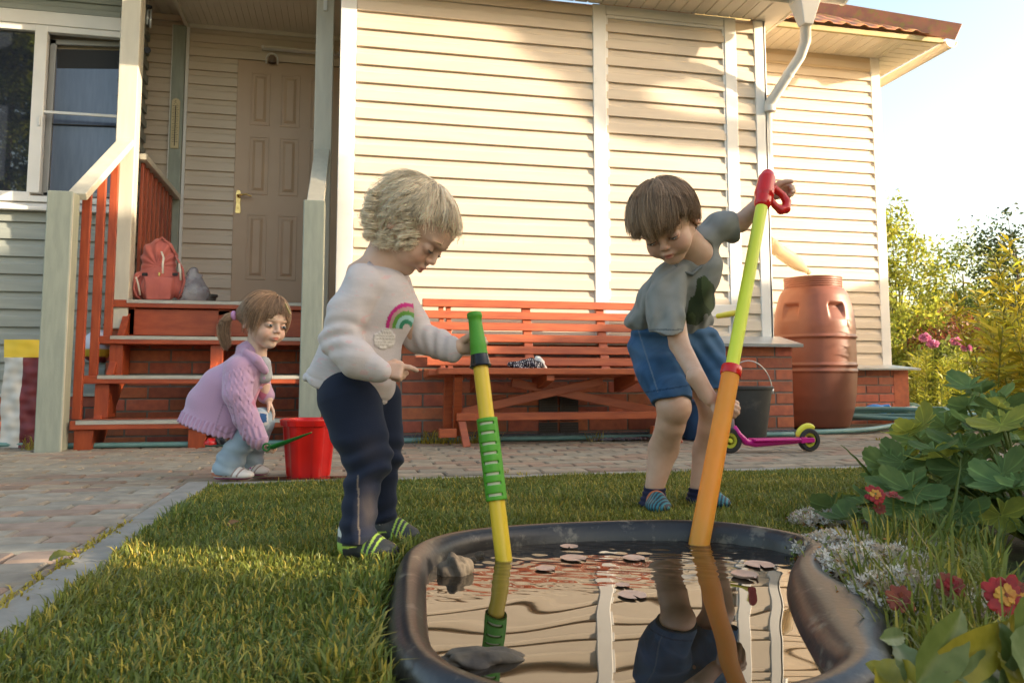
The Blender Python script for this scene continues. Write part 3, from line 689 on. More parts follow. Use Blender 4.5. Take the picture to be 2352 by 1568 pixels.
# bottle spout hung on the wall
t = thing("spout", "clear yellowed plastic bottle spout pointing into the rain barrel", "spout", tuple(YP(1775, 565, 5.3)))
a = YP(1762, 556, 5.15); b_ = YP(1858, 626, 5.42); d = b_-a
m = MB(); m.tube([a+d*q for q in (0, .22, .25, .28, .33, .60, .72, .86, .93, .935, 1.0)], [.05, .052, .045, .045, .052, .054, .050, .030, .016, .020, .019], 20, cap=True)
m.build("bottle", MAT("bottle_plastic", (.74, .62, .42), (.66, .54, .36), 8, .2, trans=.55, ior=1.15), t, smooth=True, auto=50)
# ---------------------------------------------------------------- black bucket with wire handle, blue bucket
def bucket(nm, label, x, y, r0, r1, h, mat, handle=True, cat="bucket"):
    t = thing(nm, label, cat, (x, y, 0))
    m = MB(); m.lathe([(.001, .003), (r0-.004, .003), (r0, .008), (r0+(r1-r0)*.5, h*.5), (r1-.004, h-.03), (r1-.003, h-.025), (r1, h-.02), (r1+.006, h-.018), (r1+.008, h-.004), (r1+.004, h), (r1-.005, h-.004), (r0, .02), (.001, .015)], (x, y), 48)
    m.build("shell", mat, t, smooth=True, auto=50)
    if handle:
        m = MB(); P = [(x+(r1+.01)*math.cos(q), y-.02, h-.04+.20*math.sin(q)) for q in np.linspace(0, math.pi, 24)]; m.tube(P, .0035, 8); m.tube([(x+r1+.01, y-.02, h-.05), (x+r1+.012, y-.02, h-.015)], .009, 8); m.build("wire_handle", m_tin, t, smooth=True)
    return t
m_blackp = MAT("black_plastic", (.035, .036, .036), (.06, .06, .055), 7, .5, dirt=(.11, .10, .085), dscale=9, dthr=(.56, .75))
bc = GZ(1700, 1000); bucket("black_bucket", "scuffed black bucket with a raised wire handle in front of the brick pier", 2.50, 4.56, .105, .152, .335, m_blackp)
bucket("blue_bucket", "dark blue bucket half hidden behind the boy's leg", 2.17, 4.60, .085, .125, .25, MAT("blue_plastic", (.018, .07, .17), (.015, .05, .12), 8, .45), False)
# ---------------------------------------------------------------- scooter
sc_ = thing("kick_scooter", "magenta child's scooter with yellow mudguard and black wheels", "scooter", (2.2, 3.75, 0))
m_mag = MAT("magenta_plastic", (.55, .012, .22), (.48, .01, .19), 6, .32); m_yel = MAT("yellow_plastic", (.70, .66, .06), rough=.35); m_rub = MAT("rubber", (.018, .018, .018), rough=.65, bump=.2, bscale=80)
def wheel(x, y, r, w, par):
    m = MB(); n = 40; V = []
    pf = [(r*.62, -w/2), (r*.9, -w/2), (r, -w*.3), (r, w*.3), (r*.9, w/2), (r*.62, w/2)]
    for q, yy in pf:
        for k in range(n): V.append((x+q*math.cos(2*math.pi*k/n), y+yy, r+q*math.sin(2*math.pi*k/n)))
    m.add(V, [(i*n+k, i*n+(k+1) % n, ((i+1) % 6)*n+(k+1) % n, ((i+1) % 6)*n+k) for i in range(6) for k in range(n)]); o = m.build("wheel", m_rub, par, smooth=True, auto=40)
    m = MB()
    for k in range(16): a = 2*math.pi*k/16; m.bar((x+r*.12*math.cos(a), y, r+r*.12*math.sin(a)), (x+r*.64*math.cos(a), y, r+r*.64*math.sin(a)), .014, .007, up=(0, 1, 0))
    m.tube([(x, y-w*.55, r), (x, y+w*.55, r)], r*.16, 14); m.tube([(x, y-.008, r), (x, y+.008, r)], r*.2, 16); m.build("spoked_hub", m_yel, o)
c0 = GZ(1676, 1040); c1 = GZ(1857, 1036)
y_ = (c0[1]+c1[1])/2; xw0, xw1 = YP(1676, 1008, y_)[0], YP(1858, 1008, y_)[0]
wheel(xw0, y_, .064, .030, sc_); wheel(xw1, y_, .060, .032, sc_)
m = MB(); P = [(xw0+.025, y_, .135), (xw0+.05, y_, .095), (xw0+.09, y_, .055), (xw0+.14, y_, .045), (xw1-.10, y_, .055), (xw1-.03, y_, .062), (xw1+.005, y_, .060)]
m.tube(P, [.016, .020, .024, .024, .022, .022, .014], 12, flat=.75); o = m.build("deck", m_mag, sc_, smooth=True)
m = MB(); m.box((xw0+.12, y_-.045, .058), (xw1-.07, y_+.045, .072)); m.build("foot_plate", m_mag, sc_, bevel=.006)
m = MB(); m.hexa([(xw1-.06, y_-.028, .044), (xw1+.02, y_-.026, .048), (xw1+.02, y_-.018, .048), (xw1-.06, y_-.018, .044), (xw1-.06, y_-.028, .076), (xw1+.02, y_-.026, .072), (xw1+.02, y_-.018, .072), (xw1-.06, y_-.018, .076)]); m.build("fork", m_mag, sc_, bevel=.004)
m = MB(); m.tube([(xw1+.068*math.cos(q), y_, .062+.068*math.sin(q)) for q in np.linspace(math.pi*.93, math.pi*.33, 12)], [.010, .016, .018, .018, .018, .018, .018, .018, .018, .016, .013, .008], 10, flat=.45); m.build("mudguard", m_yel, sc_, smooth=True)
ht = YP(1683, 722, y_+.02)
m = MB(); m.tube([(xw0+.02, y_, .10), (xw0+.02, y_+.01, .30), tuple(ht)], .0095, 12); m.build("steering_tube", m_tin, sc_, smooth=True)
m = MB(); m.tube([ht+[-.025, .12, .0], ht+[-.005, .02, .004], ht+[.006, -.09, .006], ht+[.008, -.10, .006]], [.014, .016, .016, .020], 14); m.build("handlebar_grip", m_yel, sc_, smooth=True, auto=50)
m = MB(); p = ht+[.008, -.10, .006]; m.tube([p, p+[.0006, -.012, 0]], .021, 18); m.build("grip_cap", MAT("cap_red", (.30, .02, .03), rough=.4), sc_, smooth=True, auto=50)

# ---------------------------------------------------------------- paper sack, flower ball behind the balusters
sk = thing("paper_sack", "upright white and maroon paper sack with a yellow top band beside the newel post", "sack", (-1.78, 4.92, 0))
sx0, sx1, sy0, sy1, sh = -1.872, -1.60, 4.86, 4.98, .60
def sackface(u0, u1, z0, z1, col, name):
    V = []; nx, nz = 40, 60
    for i in range(nx+1):
        for j in range(nz+1):
            t_ = u0+(u1-u0)*i/nx; z = z0+(z1-z0)*j/nz
            w = .0035*(math.sin(z*38+t_*30)+math.sin(z*61-t_*44+1)+.7*math.sin(z*24+t_*80)+.5*math.sin(z*120+t_*21))
            if z > .50: w *= .3
            bul = .02*math.sin(math.pi*min(1, max(0, (t_-sx0)/(sx1-sx0))))
            V.append((t_+.004*math.sin(z*18), sy0-bul-w*.8, z))
    Fc = [(i*(nz+1)+j, (i+1)*(nz+1)+j, (i+1)*(nz+1)+j+1, i*(nz+1)+j+1) for i in range(nx) for j in range(nz)]
    return npmesh(name, V, np.array(Fc), col, sk, smooth=True)
m_pw = MAT("paper_white", (.62, .60, .56), (.52, .50, .46), 9, .6); m_pm = MAT("paper_maroon", (.16, .022, .032), (.12, .018, .025), 9, .5); m_py = MAT("paper_yellow", (.80, .56, .045), rough=.5)
sackface(sx0, -1.77, .0, .50, m_pw, "white_panel"); sackface(-1.77, sx1, 0, .50, m_pm, "maroon_panel"); sackface(sx0, sx1, .50, sh, m_py, "yellow_band")
m = MB(); m.box((sx0+.004, sy0+.008, .01), (sx1-.004, sy1, sh-.015)); m.build("sack_body", m_pw, sk, bevel=.01)
t = thing("party_ball", "white and yellow paper globe behind the stair balusters", "paper globe", tuple(YP(225, 790, 5.35)))
c = YP(228, 788, 5.45); 
V, Fc = gridblob(c[0], c[1], c[2]-.02, .105, .09, .105, 3, amp=.05, flatb=False)
colr = np.where(V[:, 2:3] > c[2]-.035, [[.62, .66, .78]], np.where(V[:, 2:3] > c[2]-.09, [[.62, .40, .03]], [[.14, .02, .03]]))
npmesh("globe_shell", V, Fc, MAT("paper_globe", (1, 1, 1), rough=.6, vcol=True), t, col=colr, smooth=True)
m = MB(); r_ = random.Random(5)
for k in range(9):
    p = YP(244+k*2.2, 752+abs(k-4)*2, 5.5); a = r_.uniform(-.8, .8)
    tip = p+[math.sin(a)*.07, -.02, .085-.03*abs(a)]; m.add([p, p+[.02, 0, .04], tip, p+[-.02, -.01, .04]], [(0, 1, 2, 3)])
m.build("dry_leaf", MAT("dry_leaf_brown", (.14, .075, .045), (.09, .05, .03), 20, .7), t)

# ---------------------------------------------------------------- backpack, clear bag, pot on the porch floor
bp = thing("backpack", "dusty pink backpack with a wide frame mouth and white zip pull on the top step", "backpack", (-1.23, 5.52, .885))
# ---------------------------------------------------------------- implicit-surface modelling (for bodies and cloth)
class Vol:
    def __init__(s, lo, hi, vox):
        s.lo = np.array(lo, float); s.v = vox; s.n = np.ceil((np.array(hi)-s.lo)/vox).astype(int)+1
        s.a = np.full(s.n, .06, np.float32); s.hi = s.lo+vox*(s.n-1)
    def sub(s, lo, hi):
        i0 = np.clip(np.floor((np.array(lo)-s.lo)/s.v).astype(int), 0, s.n-1); i1 = np.clip(np.ceil((np.array(hi)-s.lo)/s.v).astype(int)+1, 0, s.n)
        ax = [s.lo[k]+s.v*np.arange(i0[k], i1[k]) for k in range(3)]
        X = np.stack(np.meshgrid(*ax, indexing='ij'), -1).astype(np.float32)
        return tuple(slice(i0[k], i1[k]) for k in range(3)), X
    def put(s, sl, d, k, op):
        a = s.a[sl]
        if op == 'add':
            k = k*.55
            if k > 0: h = np.maximum(k-np.abs(a-d), 0)/k; s.a[sl] = np.minimum(a, d)-h*h*k*.25
            else: s.a[sl] = np.minimum(a, d)
        elif op == 'cut':
            d = -d
            if k > 0: h = np.maximum(k-np.abs(a-d), 0)/k; s.a[sl] = np.maximum(a, d)+h*h*k*.25
            else: s.a[sl] = np.maximum(a, d)
    def cap(s, p0, r0, p1, r1, k=.01, op='add', sq=None):
        """tapered capsule; sq=(axis vector, factor) squashes the distance along an axis"""
        p0 = np.array(p0, np.float32); p1 = np.array(p1, np.float32); R = max(r0, r1)*(1.7 if sq is not None else 1)+k+.012
        sl, X = s.sub(np.minimum(p0, p1)-R, np.maximum(p0, p1)+R)
        if X.size == 0: return s
        d = p1-p0; L2 = float(d@d)+1e-12; q = X-p0; t = np.clip((q@d)/L2, 0, 1)[..., None]; e = q-t*d
        if sq is not None:
            ax = np.array(sq[0], np.float32); ax /= np.linalg.norm(ax); c = (e@ax)[..., None]; e = e+ax*c*(1/sq[1]-1)
        r = r0+(r1-r0)*t[..., 0]
        s.put(sl, np.linalg.norm(e, axis=-1)-r, k, op); return s
    def chain(s, pts, rs, k=.01, op='add', sq=None):
        for i in range(len(pts)-1): s.cap(pts[i], rs[i], pts[i+1], rs[i+1], k, op, sq)
        return s
    def ell(s, c, r, R=None, k=.01, op='add'):
        c = np.array(c, np.float32); r = np.array(r, np.float32); m = float(r.max())+k+.012
        sl, X = s.sub(c-m, c+m)
        if X.size == 0: return s
        q = X-c
        if R is not None: q = q@np.array(R, np.float32)      # columns of R = local axes
        k0 = np.linalg.norm(q/r, axis=-1); k1 = np.linalg.norm(q/(r*r), axis=-1)+1e-9
        s.put(sl, k0*(k0-1)/k1, k, op); return s
    def plane(s, p, n, k=.0):
        """keep the side opposite to n"""
        sl, X = s.sub(s.lo, s.hi); n = np.array(n, np.float32); n /= np.linalg.norm(n)
        s.put(sl, -((X-np.array(p, np.float32))@n), k, 'cut'); return s
    def disp(s, fn):
        sl, X = s.sub(s.lo, s.hi); near = np.abs(s.a) < .03
        s.a[near] += fn(X[near]).astype(np.float32); return s
    def smooth(s, it=1):
        for _ in range(it):
            for ax in range(3):
                a = s.a; b = a.copy()
                sl0 = [slice(None)]*3; sl1 = [slice(None)]*3; slm = [slice(None)]*3
                sl0[ax] = slice(0, -2); sl1[ax] = slice(2, None); slm[ax] = slice(1, -1)
                b[tuple(slm)] = .5*a[tuple(slm)]+.25*(a[tuple(sl0)]+a[tuple(sl1)]); s.a = b
        return s
    def mesh(s):
        a = s.a; a[0] = a[-1] = .05; a[:, 0] = a[:, -1] = .05; a[:, :, 0] = a[:, :, -1] = .05
        ins = a < 0
        c = np.zeros(np.array(a.shape)-1, np.uint8)
        for i in (0, 1):
            for j in (0, 1):
                for k in (0, 1): c += ins[i:a.shape[0]-1+i, j:a.shape[1]-1+j, k:a.shape[2]-1+k]
        act = (c > 0) & (c < 8); idx = np.argwhere(act); vid = np.full(c.shape, -1, np.int64); vid[act] = np.arange(len(idx))
        acc = np.zeros((len(idx), 3)); cnt = np.zeros(len(idx))
        cs = [(i, j, k) for i in (0, 1) for j in (0, 1) for k in (0, 1)]
        for p in cs:
            for ax in range(3):
                if p[ax]: continue
                q = list(p); q[ax] = 1
                va = a[tuple((idx+p).T)]; vb = a[tuple((idx+q).T)]; m = (va < 0) != (vb < 0); t = va/(va-vb+1e-12)
                e = np.array(p, float)+np.zeros((len(idx), 3)); e[:, ax] += t; acc[m] += e[m]; cnt[m] += 1
        V = s.lo+s.v*(idx+acc/cnt[:, None])
        Fs = []
        for ax in range(3):
            sa = [slice(0, None)]*3; sa[ax] = slice(0, -1); sb = [slice(0, None)]*3; sb[ax] = slice(1, None)
            A = ins[tuple(sa)]; B = ins[tuple(sb)]; E = np.argwhere(A != B)
            u, w = [(1, 2), (2, 0), (0, 1)][ax]
            E = E[(E[:, u] > 0) & (E[:, w] > 0) & (E[:, u] < a.shape[u]-1) & (E[:, w] < a.shape[w]-1)]
            def g(du, dw): q = E.copy(); q[:, u] += du; q[:, w] += dw; return vid[tuple(q.T)]
            f = np.stack([g(-1, -1), g(0, -1), g(0, 0), g(-1, 0)], 1); fl = ins[tuple(E.T)]
            f[~fl] = f[~fl][:, ::-1]; Fs.append(f)
        F_ = np.concatenate(Fs); F_ = F_[(F_ >= 0).all(1)]
        return V, F_
def wr(seed, n=7, f=(20, 60), amp=.002):
    r = np.random.default_rng(seed); K = r.normal(size=(n, 3)); K /= np.linalg.norm(K, axis=1)[:, None]; K *= r.uniform(*f, size=(n, 1)); P = r.uniform(0, 6.28, n)
    def fn(X):
        w = .02*np.sin(X@(K[0]*.5)+1); Y_ = X+w[:, None]
        s_ = sum(np.sin(Y_@K[i]+P[i]+1.5*np.sin(Y_@K[(i+1) % n]*.5)) for i in range(n)); return amp*s_/math.sqrt(n)
    return fn
def rot(ax, deg):
    return np.array(Matrix.Rotation(math.radians(deg), 3, ax))
def tubes(P, rad, n=3):
    """P (N,K,3) strands, rad (K,) or (N,K) -> verts, faces"""
    N_, K, _ = P.shape; d = np.gradient(P, axis=1); d /= np.linalg.norm(d, axis=2, keepdims=True)+1e-9
    ref = np.where(np.abs(d[..., 2:3]) < .9, [[[0, 0, 1.]]], [[[1., 0, 0]]]); r = np.cross(d, ref); r /= np.linalg.norm(r, axis=2, keepdims=True)+1e-9; u = np.cross(r, d)
    rad = np.broadcast_to(rad, (N_, K))[..., None]
    V = np.stack([P+rad*(math.cos(2*math.pi*k/n)*r+math.sin(2*math.pi*k/n)*u) for k in range(n)], 2).reshape(-1, 3)
    i, j, k = np.meshgrid(np.arange(N_), np.arange(K-1), np.arange(n), indexing='ij'); b = (i*K+j)*n; k2 = (k+1) % n
    return V, np.stack([b+k, b+k2, b+n+k2, b+n+k], -1).reshape(-1, 4)
def unit(v): return v/(np.linalg.norm(v, axis=-1, keepdims=True)+1e-9)
m_pink = MAT("pink_canvas", (.56, .145, .11), (.48, .12, .095), 12, .75, bump=.5, bscale=220, sheen=.3)
m_cav = MAT("strap_white", (.72, .66, .55), rough=.6)
v = Vol((-1.46, 5.36, .87), (-1.03, 5.72, 1.40), .005)
def bpp(u, v_, y=5.52): return YP(u, v_, y)
cbx = bpp(365, 620)
v.ell(bpp(364, 640, 5.55), (.118, .085, .17), k=.0); v.ell(bpp(364, 655, 5.53), (.125, .09, .12), k=.05); v.ell(bpp(366, 592, 5.56), (.108, .075, .125), k=.06)
v.ell(bpp(355, 660, 5.47), (.085, .05, .085), k=.015); v.ell(bpp(318, 655, 5.52), (.045, .05, .09), k=.02); v.ell(bpp(412, 655, 5.54), (.04, .05, .09), k=.02)
v.plane((0, 0, .888), (0, 0, -1)); cc = bpp(365, 575, 5.5)
def folds(X):
    a = np.arctan2(X[:, 0]-cc[0], cc[2]-.11-X[:, 2]+.0001); up = np.clip((X[:, 2]-1.08)/.12, 0, 1)
    return .007*np.sin(a*13)*up + wr(5, 6, (25, 60), .0022)(X)
v.disp(folds); V, Fc = v.mesh(); npmesh("bag_shell", V, Fc, m_pink, bp, smooth=True)
m = MB(); P = [bpp(356, 560, 5.50), bpp(372, 545, 5.53), bpp(392, 562, 5.52), bpp(408, 590, 5.52)]; m.tube(P, .011, 8, flat=.4); m.build("carry_loop", m_pink, bp, smooth=True)
m = MB(); P = [bpp(404, 588, 5.50), bpp(420, 618, 5.49), bpp(424, 645, 5.48), bpp(418, 668, 5.48), bpp(410, 687, 5.49)]; m.tube(P, .013, 8, flat=.45); m.build("shoulder_strap", m_pink, bp, smooth=True)
m = MB(); P = [bpp(322, 632, 5.47), bpp(310, 645, 5.46), bpp(307, 662, 5.46), bpp(314, 680, 5.47), bpp(326, 689, 5.48)]; m.tube(P, .013, 8, flat=.45); m.build("shoulder_strap", m_pink, bp, smooth=True)
m = MB(); m.tube([bpp(371, 578, 5.46), bpp(376, 592, 5.44), bpp(374, 606, 5.425), bpp(374, 628, 5.42)], .0075, 8, flat=.5); m.build("zip_pull", m_cav, bp, smooth=True)
m = MB(); m.tube([bpp(312, 636, 5.455), bpp(318, 655, 5.45), bpp(322, 678, 5.455)], .006, 8, flat=.5); m.build("piping", m_cav, bp, smooth=True); m = MB(); m.tube([bpp(412, 605, 5.47), bpp(414, 625, 5.46), bpp(415, 644, 5.465)], .006, 8, flat=.5); m.build("piping", m_cav, bp, smooth=True)
m = MB()
for u0 in (332, 402):
    p = bpp(u0, 630, 5.445); m.box((p[0]-.016, p[1]-.004, p[2]-.010), (p[0]+.016, p[1]+.015, p[2]+.010))
m.build("side_tab", m_dark, bp, bevel=.002)
m = MB(); p = bpp(366, 628, 5.425); m.box((p[0]-.006, p[1]-.006, p[2]-.018), (p[0]+.006, p[1]+.004, p[2]+.008)); m.build("clasp", m_brass, bp, bevel=.002)
m = MB(); P0, P1, P2, P3 = bpp(330, 634, 5.424), bpp(398, 638, 5.424), bpp(390, 688, 5.43), bpp(336, 688, 5.43)
V = []; n = 14
for i in range(n+1):
    for j in range(n+1):
        a = i/n; b_ = j/n; p = (P0*(1-a)+P1*a)*(1-b_)+(P3*(1-a)+P2*a)*b_; p = p+np.array([0, -.012*math.sin(math.pi*a)*math.sin(math.pi*min(1, b_+.1))+.002*math.sin(9*a+7*b_)+(.004 if abs(a-.5) < .05 else 0), 0]); V.append(p)
m.add(V, [(i*(n+1)+j, i*(n+1)+j+1, (i+1)*(n+1)+j+1, (i+1)*(n+1)+j) for i in range(n) for j in range(n)]); o = m.build("front_pocket", m_pink, bp, smooth=True); so = o.modifiers.new("s", 'SOLIDIFY'); so.thickness = .006; so.offset = 0
t = thing("plastic_bag", "crumpled clear plastic bag beside the pink backpack", "bag", (-.98, 5.56, .885))
v = Vol((-1.2, 5.4, .87), (-.75, 5.75, 1.25), .006); a = YP(440, 690, 5.58); v.ell(a+[0, 0, .05], (.115, .08, .10)); v.cap(a+[0, 0, .05], .09, YP(443, 625, 5.58), .035, .06); v.cap(YP(443, 632, 5.58), .03, YP(462, 632, 5.57), .008, .03)
v.plane((0, 0, .888), (0, 0, -1)); f1 = wr(11, 8, (40, 110), .0045); v.disp(f1); V, Fc = v.mesh(); Fc = Fc
npmesh("film", V, Fc, MAT("clear_film", (.55, .57, .62), (.75, .76, .8), 10, .12, trans=.7, ior=1.3), t, smooth=False)
t = thing("flower_pot", "small black pot on the porch floor beside the clear bag", "pot", tuple(YP(480, 688, 5.6)))
c = YP(480, 690, 5.62); m = MB(); m.lathe([(.001, .0), (.035, .0), (.048, .05), (.056, .052), (.057, .068), (.050, .068), (.042, .02), (.001, .02)], (c[0], c[1], .886), 24); m.build("pot_shell", m_blackp, t, smooth=True, auto=40)
t = thing("red_cup", "little red cup standing behind the right handrail", "cup", tuple(YP(725, 455, 5.8)))
c = YP(724, 462, 5.8); m = MB(); m.lathe([(.001, -.06), (.020, -.06), (.030, .02), (.032, .02), (.033, .03), (.028, .03), (.018, -.05), (.001, -.05)], c, 20); m.build("cup_shell", MAT("cup_red", (.42, .07, .04), rough=.5), t, smooth=True, auto=40)
# ---------------------------------------------------------------- red bucket with fluted castle walls
rb = thing("red_bucket", "bright red fluted castle bucket on the wet pavers", "bucket", (-.13, 3.19, 0))
m_redp = MAT("red_plastic", (.62, .012, .010), (.55, .01, .009), 4, .28, spec=.5, sss=.0)
rcx, rcy = -.137, 3.20; n = 160; V = []
pr2 = [(.070, .0, 1), (.078, .004, 1), (.080, .02, 1), (.094, .175, 1), (.096, .185, .8), (.104, .187, .8), (.107, .20, .8), (.108, .208, .8), (.100, .212, .8), (.092, .205, .9), (.078, .02, 1), (.07, .01, 1), (.002, .01, 0)]
pr2 = [(.002, .0, 0)]+pr2
for r, z, w in pr2:
    for k in range(n):
        a = 2*math.pi*k/n; q = math.cos(a*6+.6); q = math.copysign(abs(q)**.6, q); rr = r*(1+.075*w*q); V.append((rcx+rr*math.cos(a), rcy+rr*math.sin(a), z*1.06))
I, K = np.meshgrid(np.arange(len(pr2)-1), np.arange(n), indexing='ij'); a = I*n+K; b_ = I*n+(K+1) % n
npmesh("shell", V, np.stack([a, b_, b_+n, a+n], -1).reshape(-1, 4), m_redp, rb, smooth=True).data.set_sharp_from_angle(angle=math.radians(50))
m = MB(); m.lathe([(.001, .17), (.088, .17)], (rcx, rcy), 30); m.build("water", m_dark, rb)
m = MB(); P = [(rcx+.0+.20*math.cos(a)*(1+.25*math.sin(3*a+1)+.12*math.sin(7*a)), 3.13+.055*math.sin(a)*(1+.3*math.cos(2*a+1)), .0035) for a in np.linspace(0, 2*math.pi, 50)[:-1]]
m.add(P+[(rcx, 3.13, .0035)], [(i, (i+1) % 49, 49) for i in range(49)]); tag(m.build("water_puddle", MAT("wet_paver", (.085, .055, .04), (.05, .03, .022), 12, .06), None), kind="structure")
# toy lumps under the steps
t = thing("red_ball", "small red toy ball on the ground under the steps", "ball", (-.42, 4.3, .02)); V, Fc = gridblob(*YP(485, 1018, 4.35), .035, .035, .028, 2, amp=.1); npmesh("ball_shell", V, Fc, m_redp, t, smooth=True)
t = thing("pine_cone", "dark scaly cone lying next to the red ball under the steps", "cone", (-.36, 4.3, .02)); V, Fc = gridblob(*YP(508, 1018, 4.35), .032, .03, .03, 6, amp=.4); npmesh("cone_scales", V, Fc, m_dark, t)
# ---------------------------------------------------------------- hose, watering can, board on brick
m_hose = MAT("hose_green", (.17, .31, .29), (.13, .26, .24), 20, .45)
t = thing("garden_hose", "tangled grey green garden hose heaped beside the barrel and run along the brick wall", "hose", (4.4, 5.6, 0))
hr = np.random.default_rng(3); m = MB(); P = [YP(1700, 1005, 4.5)*[1, 1, 0]+[0, 0, .014], GZ(1810, 998)+[0, 0, .014], GZ(1900, 996)+[0, 0, .014], GZ(2000, 990)+[0, 0, .014], GZ(2080, 976)+[0, 0, .014]]
ctr = GZ(2075, 968)
for k in range(60):
    a = k*.62; rx = .62+.26*math.sin(k*1.7); ry = .42+.18*math.cos(k*1.1)
    if k % 9 > 6: rx *= 1.25
    P.append(np.array([ctr[0]+rx*math.cos(a)+.12*math.sin(k*.9), ctr[1]+.1+1.5*ry*math.sin(a), .02+.012*(k/8)+.03*abs(math.sin(k*1.3))]))
Pc = []
P = np.array(P)
for i in range(1, len(P)-2):
    for q in range(6):
        t_ = q/6; Pc.append(.5*((2*P[i])+(-P[i-1]+P[i+1])*t_+(2*P[i-1]-5*P[i]+4*P[i+1]-P[i+2])*t_*t_+(-P[i-1]+3*P[i]-3*P[i+1]+P[i+2])*t_**3))
m.tube(Pc, .0185, 8); m.build("hose_coil", m_hose, t, smooth=True)
m = MB(); xs = np.linspace(-3.3, 2.9, 60); m.tube([(x, 4.69+.012*math.sin(x*3)+(.16 if x < -1.6 else 0), .018) for x in xs], .015, 8); m.build("hose_run", m_hose, t, smooth=True)
t = thing("watering_can", "bright blue plastic watering can lying on the hose heap", "watering can", tuple(GZ(2015, 950)))
c = YP(2010, 945, 5.95); v = Vol(c-[.3, .2, .16], c+[.3, .2, .16], .006); v.ell(c+[.0, 0, 0], (.10, .075, .065)); v.cap(c+[-.05, 0, 0], .05, c+[-.13, -.02, -.02], .03, .02); v.chain([c+[.06, 0, .045], c+[.13, 0, .05], c+[.17, 0, .01], c+[.175, 0, -.045]], [.012, .014, .014, .013], .006)
V, Fc = v.mesh(); npmesh("can_body", V, Fc, MAT("can_blue", (.02, .20, .58), rough=.35), t, smooth=True)
t = thing("white_board", "white board resting on a brick behind the watering can", "board", tuple(GZ(2070, 945)))
c = YP(2072, 936, 6.2); m = MB(); m.hexa([c+[-.22, -.10, -.045], c+[.16, -.12, -.01], c+[.20, .10, .0], c+[-.2, .12, -.03], c+[-.22, -.10, -.035], c+[.16, -.12, .0], c+[.20, .10, .01], c+[-.2, .12, -.02]]); m.build("board_sheet", m_white, t, bevel=.002)
m = MB(); m.box((c[0]+.03, c[1]-.05, 0), (c[0]+.15, c[1]+.05, c[2]-.02)); m.build("brick_support", m_brick, t, bevel=.004)
t = thing("plastic_film", "flat sheet of clear plastic lying on the pavers below the bench", "plastic sheet", (1.6, 4.5, 0))
c = GZ(1435, 1012); V = []; n1, n2 = 60, 14
for i in range(n1+1):
    for j in range(n2+1):
        a = (i/n1-.5); b_ = (j/n2-.5); w = .36*(1-.35*abs(2*b_)**2*(1 if i % 7 else .8))
        V.append((c[0]+a*2*w*.62+.02*math.sin(b_*9), c[1]+b_*.14*(1-.5*abs(2*a)**2), .008+.006*(1+math.sin(a*60+b_*9)*math.sin(b_*20+a*11)+.5*math.sin(a*130))))
npmesh("sheet", V, np.array([(i*(n2+1)+j, (i+1)*(n2+1)+j, (i+1)*(n2+1)+j+1, i*(n2+1)+j+1) for i in range(n1) for j in range(n2)]), MAT("clear_sheet", (.34, .31, .36), (.22, .19, .2), 24, .1, trans=.2), t)

# ---------------------------------------------------------------- pond
pond = thing("garden_pond", "small kidney shaped black plastic garden pond with a rounded rim", "pond", (.55, 1.35, 0))
cen = pool.mean(0)
lobe = np.exp(-((pool[:, 1]-1.08)/.16)**2) * (pool[:, 0] > .5)
def ring(d, z, dl=0): 
    o = offset(pool, d)+lobe[:, None]*dl*np.array([[.95, .15]]); return np.concatenate([o, np.full((len(o), 1), z)+0*o[:, :1]], 1)
prof = [(-.012, -.05, 0), (-.004, -.01, 0), (0, .010, 0), (.003, .028, .01), (.010, .042, .02), (.022, .050, .04), (.036, .050, .07), (.048, .044, .09), (.056, .030, .10), (.060, .010, .105), (.062, -.03, .105)]
rp = [ring(d, z, dl) for d, z, dl in prof]
pn = len(pool); V = np.concatenate(rp); ang = np.arange(pn)
V[:, 2] += np.tile(.0015*np.sin(ang*.19), len(prof))*(V[:, 2] > .02)
I, K = np.meshgrid(np.arange(len(prof)-1), np.arange(pn), indexing='ij'); a = I*pn+K; b_ = I*pn+(K+1) % pn
m_rim = MAT("pond_rim", (.016, .016, .018), (.034, .030, .028), 5, .34, rvar=.08, bump=.3, bscale=90, dirt=(.13, .115, .09), dscale=17, dthr=(.56, .64), bdist=.002, contrast=(.4, .6))
npmesh("pond_rim", V, np.stack([a, b_, b_+pn, a+pn], -1).reshape(-1, 4), m_rim, pond, smooth=True)
# water sheet
P1 = np.array([GZ(1157, 1284, ZWAT)[0], GZ(1157, 1284, ZWAT)[1]]); P2 = np.array([GZ(1606, 1246, ZWAT)[0], GZ(1606, 1246, ZWAT)[1]])
st_ = .004; xs = np.arange(pool[:, 0].min()-.01, pool[:, 0].max()+.01, st_); ys = np.arange(pool[:, 1].min()-.01, pool[:, 1].max()+.01, st_); X, Y = np.meshgrid(xs, ys, indexing='ij')
r1 = np.hypot(X-P1[0], (Y-P1[1])); r2 = np.hypot(X-P2[0], Y-P2[1])
Z = .0010*np.exp(-r1/.045)*np.sin(r1*230)+.0012*np.exp(-r2/.06)*np.sin(r2*190)
far = np.clip((Y-1.30)/.35, 0, 1)**1.3
Z += far*(.00034*np.sin(X*52+Y*90+1.5*np.sin(Y*31))+.00026*np.sin(-X*70+Y*130+2*np.sin(X*27))+.00022*np.sin(X*120+Y*190+2*np.sin(Y*60)))
Z += .00030*np.sin(X*13+3*np.sin(Y*7)+1)*np.sin(Y*17+2*np.sin(X*9)) 
V = np.stack([X, Y, ZWAT+Z], -1).reshape(-1, 3); nx, ny = X.shape; I, J = np.meshgrid(np.arange(nx-1), np.arange(ny-1), indexing='ij'); a = (I*ny+J).ravel(); Fc = np.stack([a, a+ny, a+ny+1, a+1], 1)
c = V[Fc].mean(1); Fc = Fc[inside(c[:, 0], c[:, 1], offset(pool, .006))]
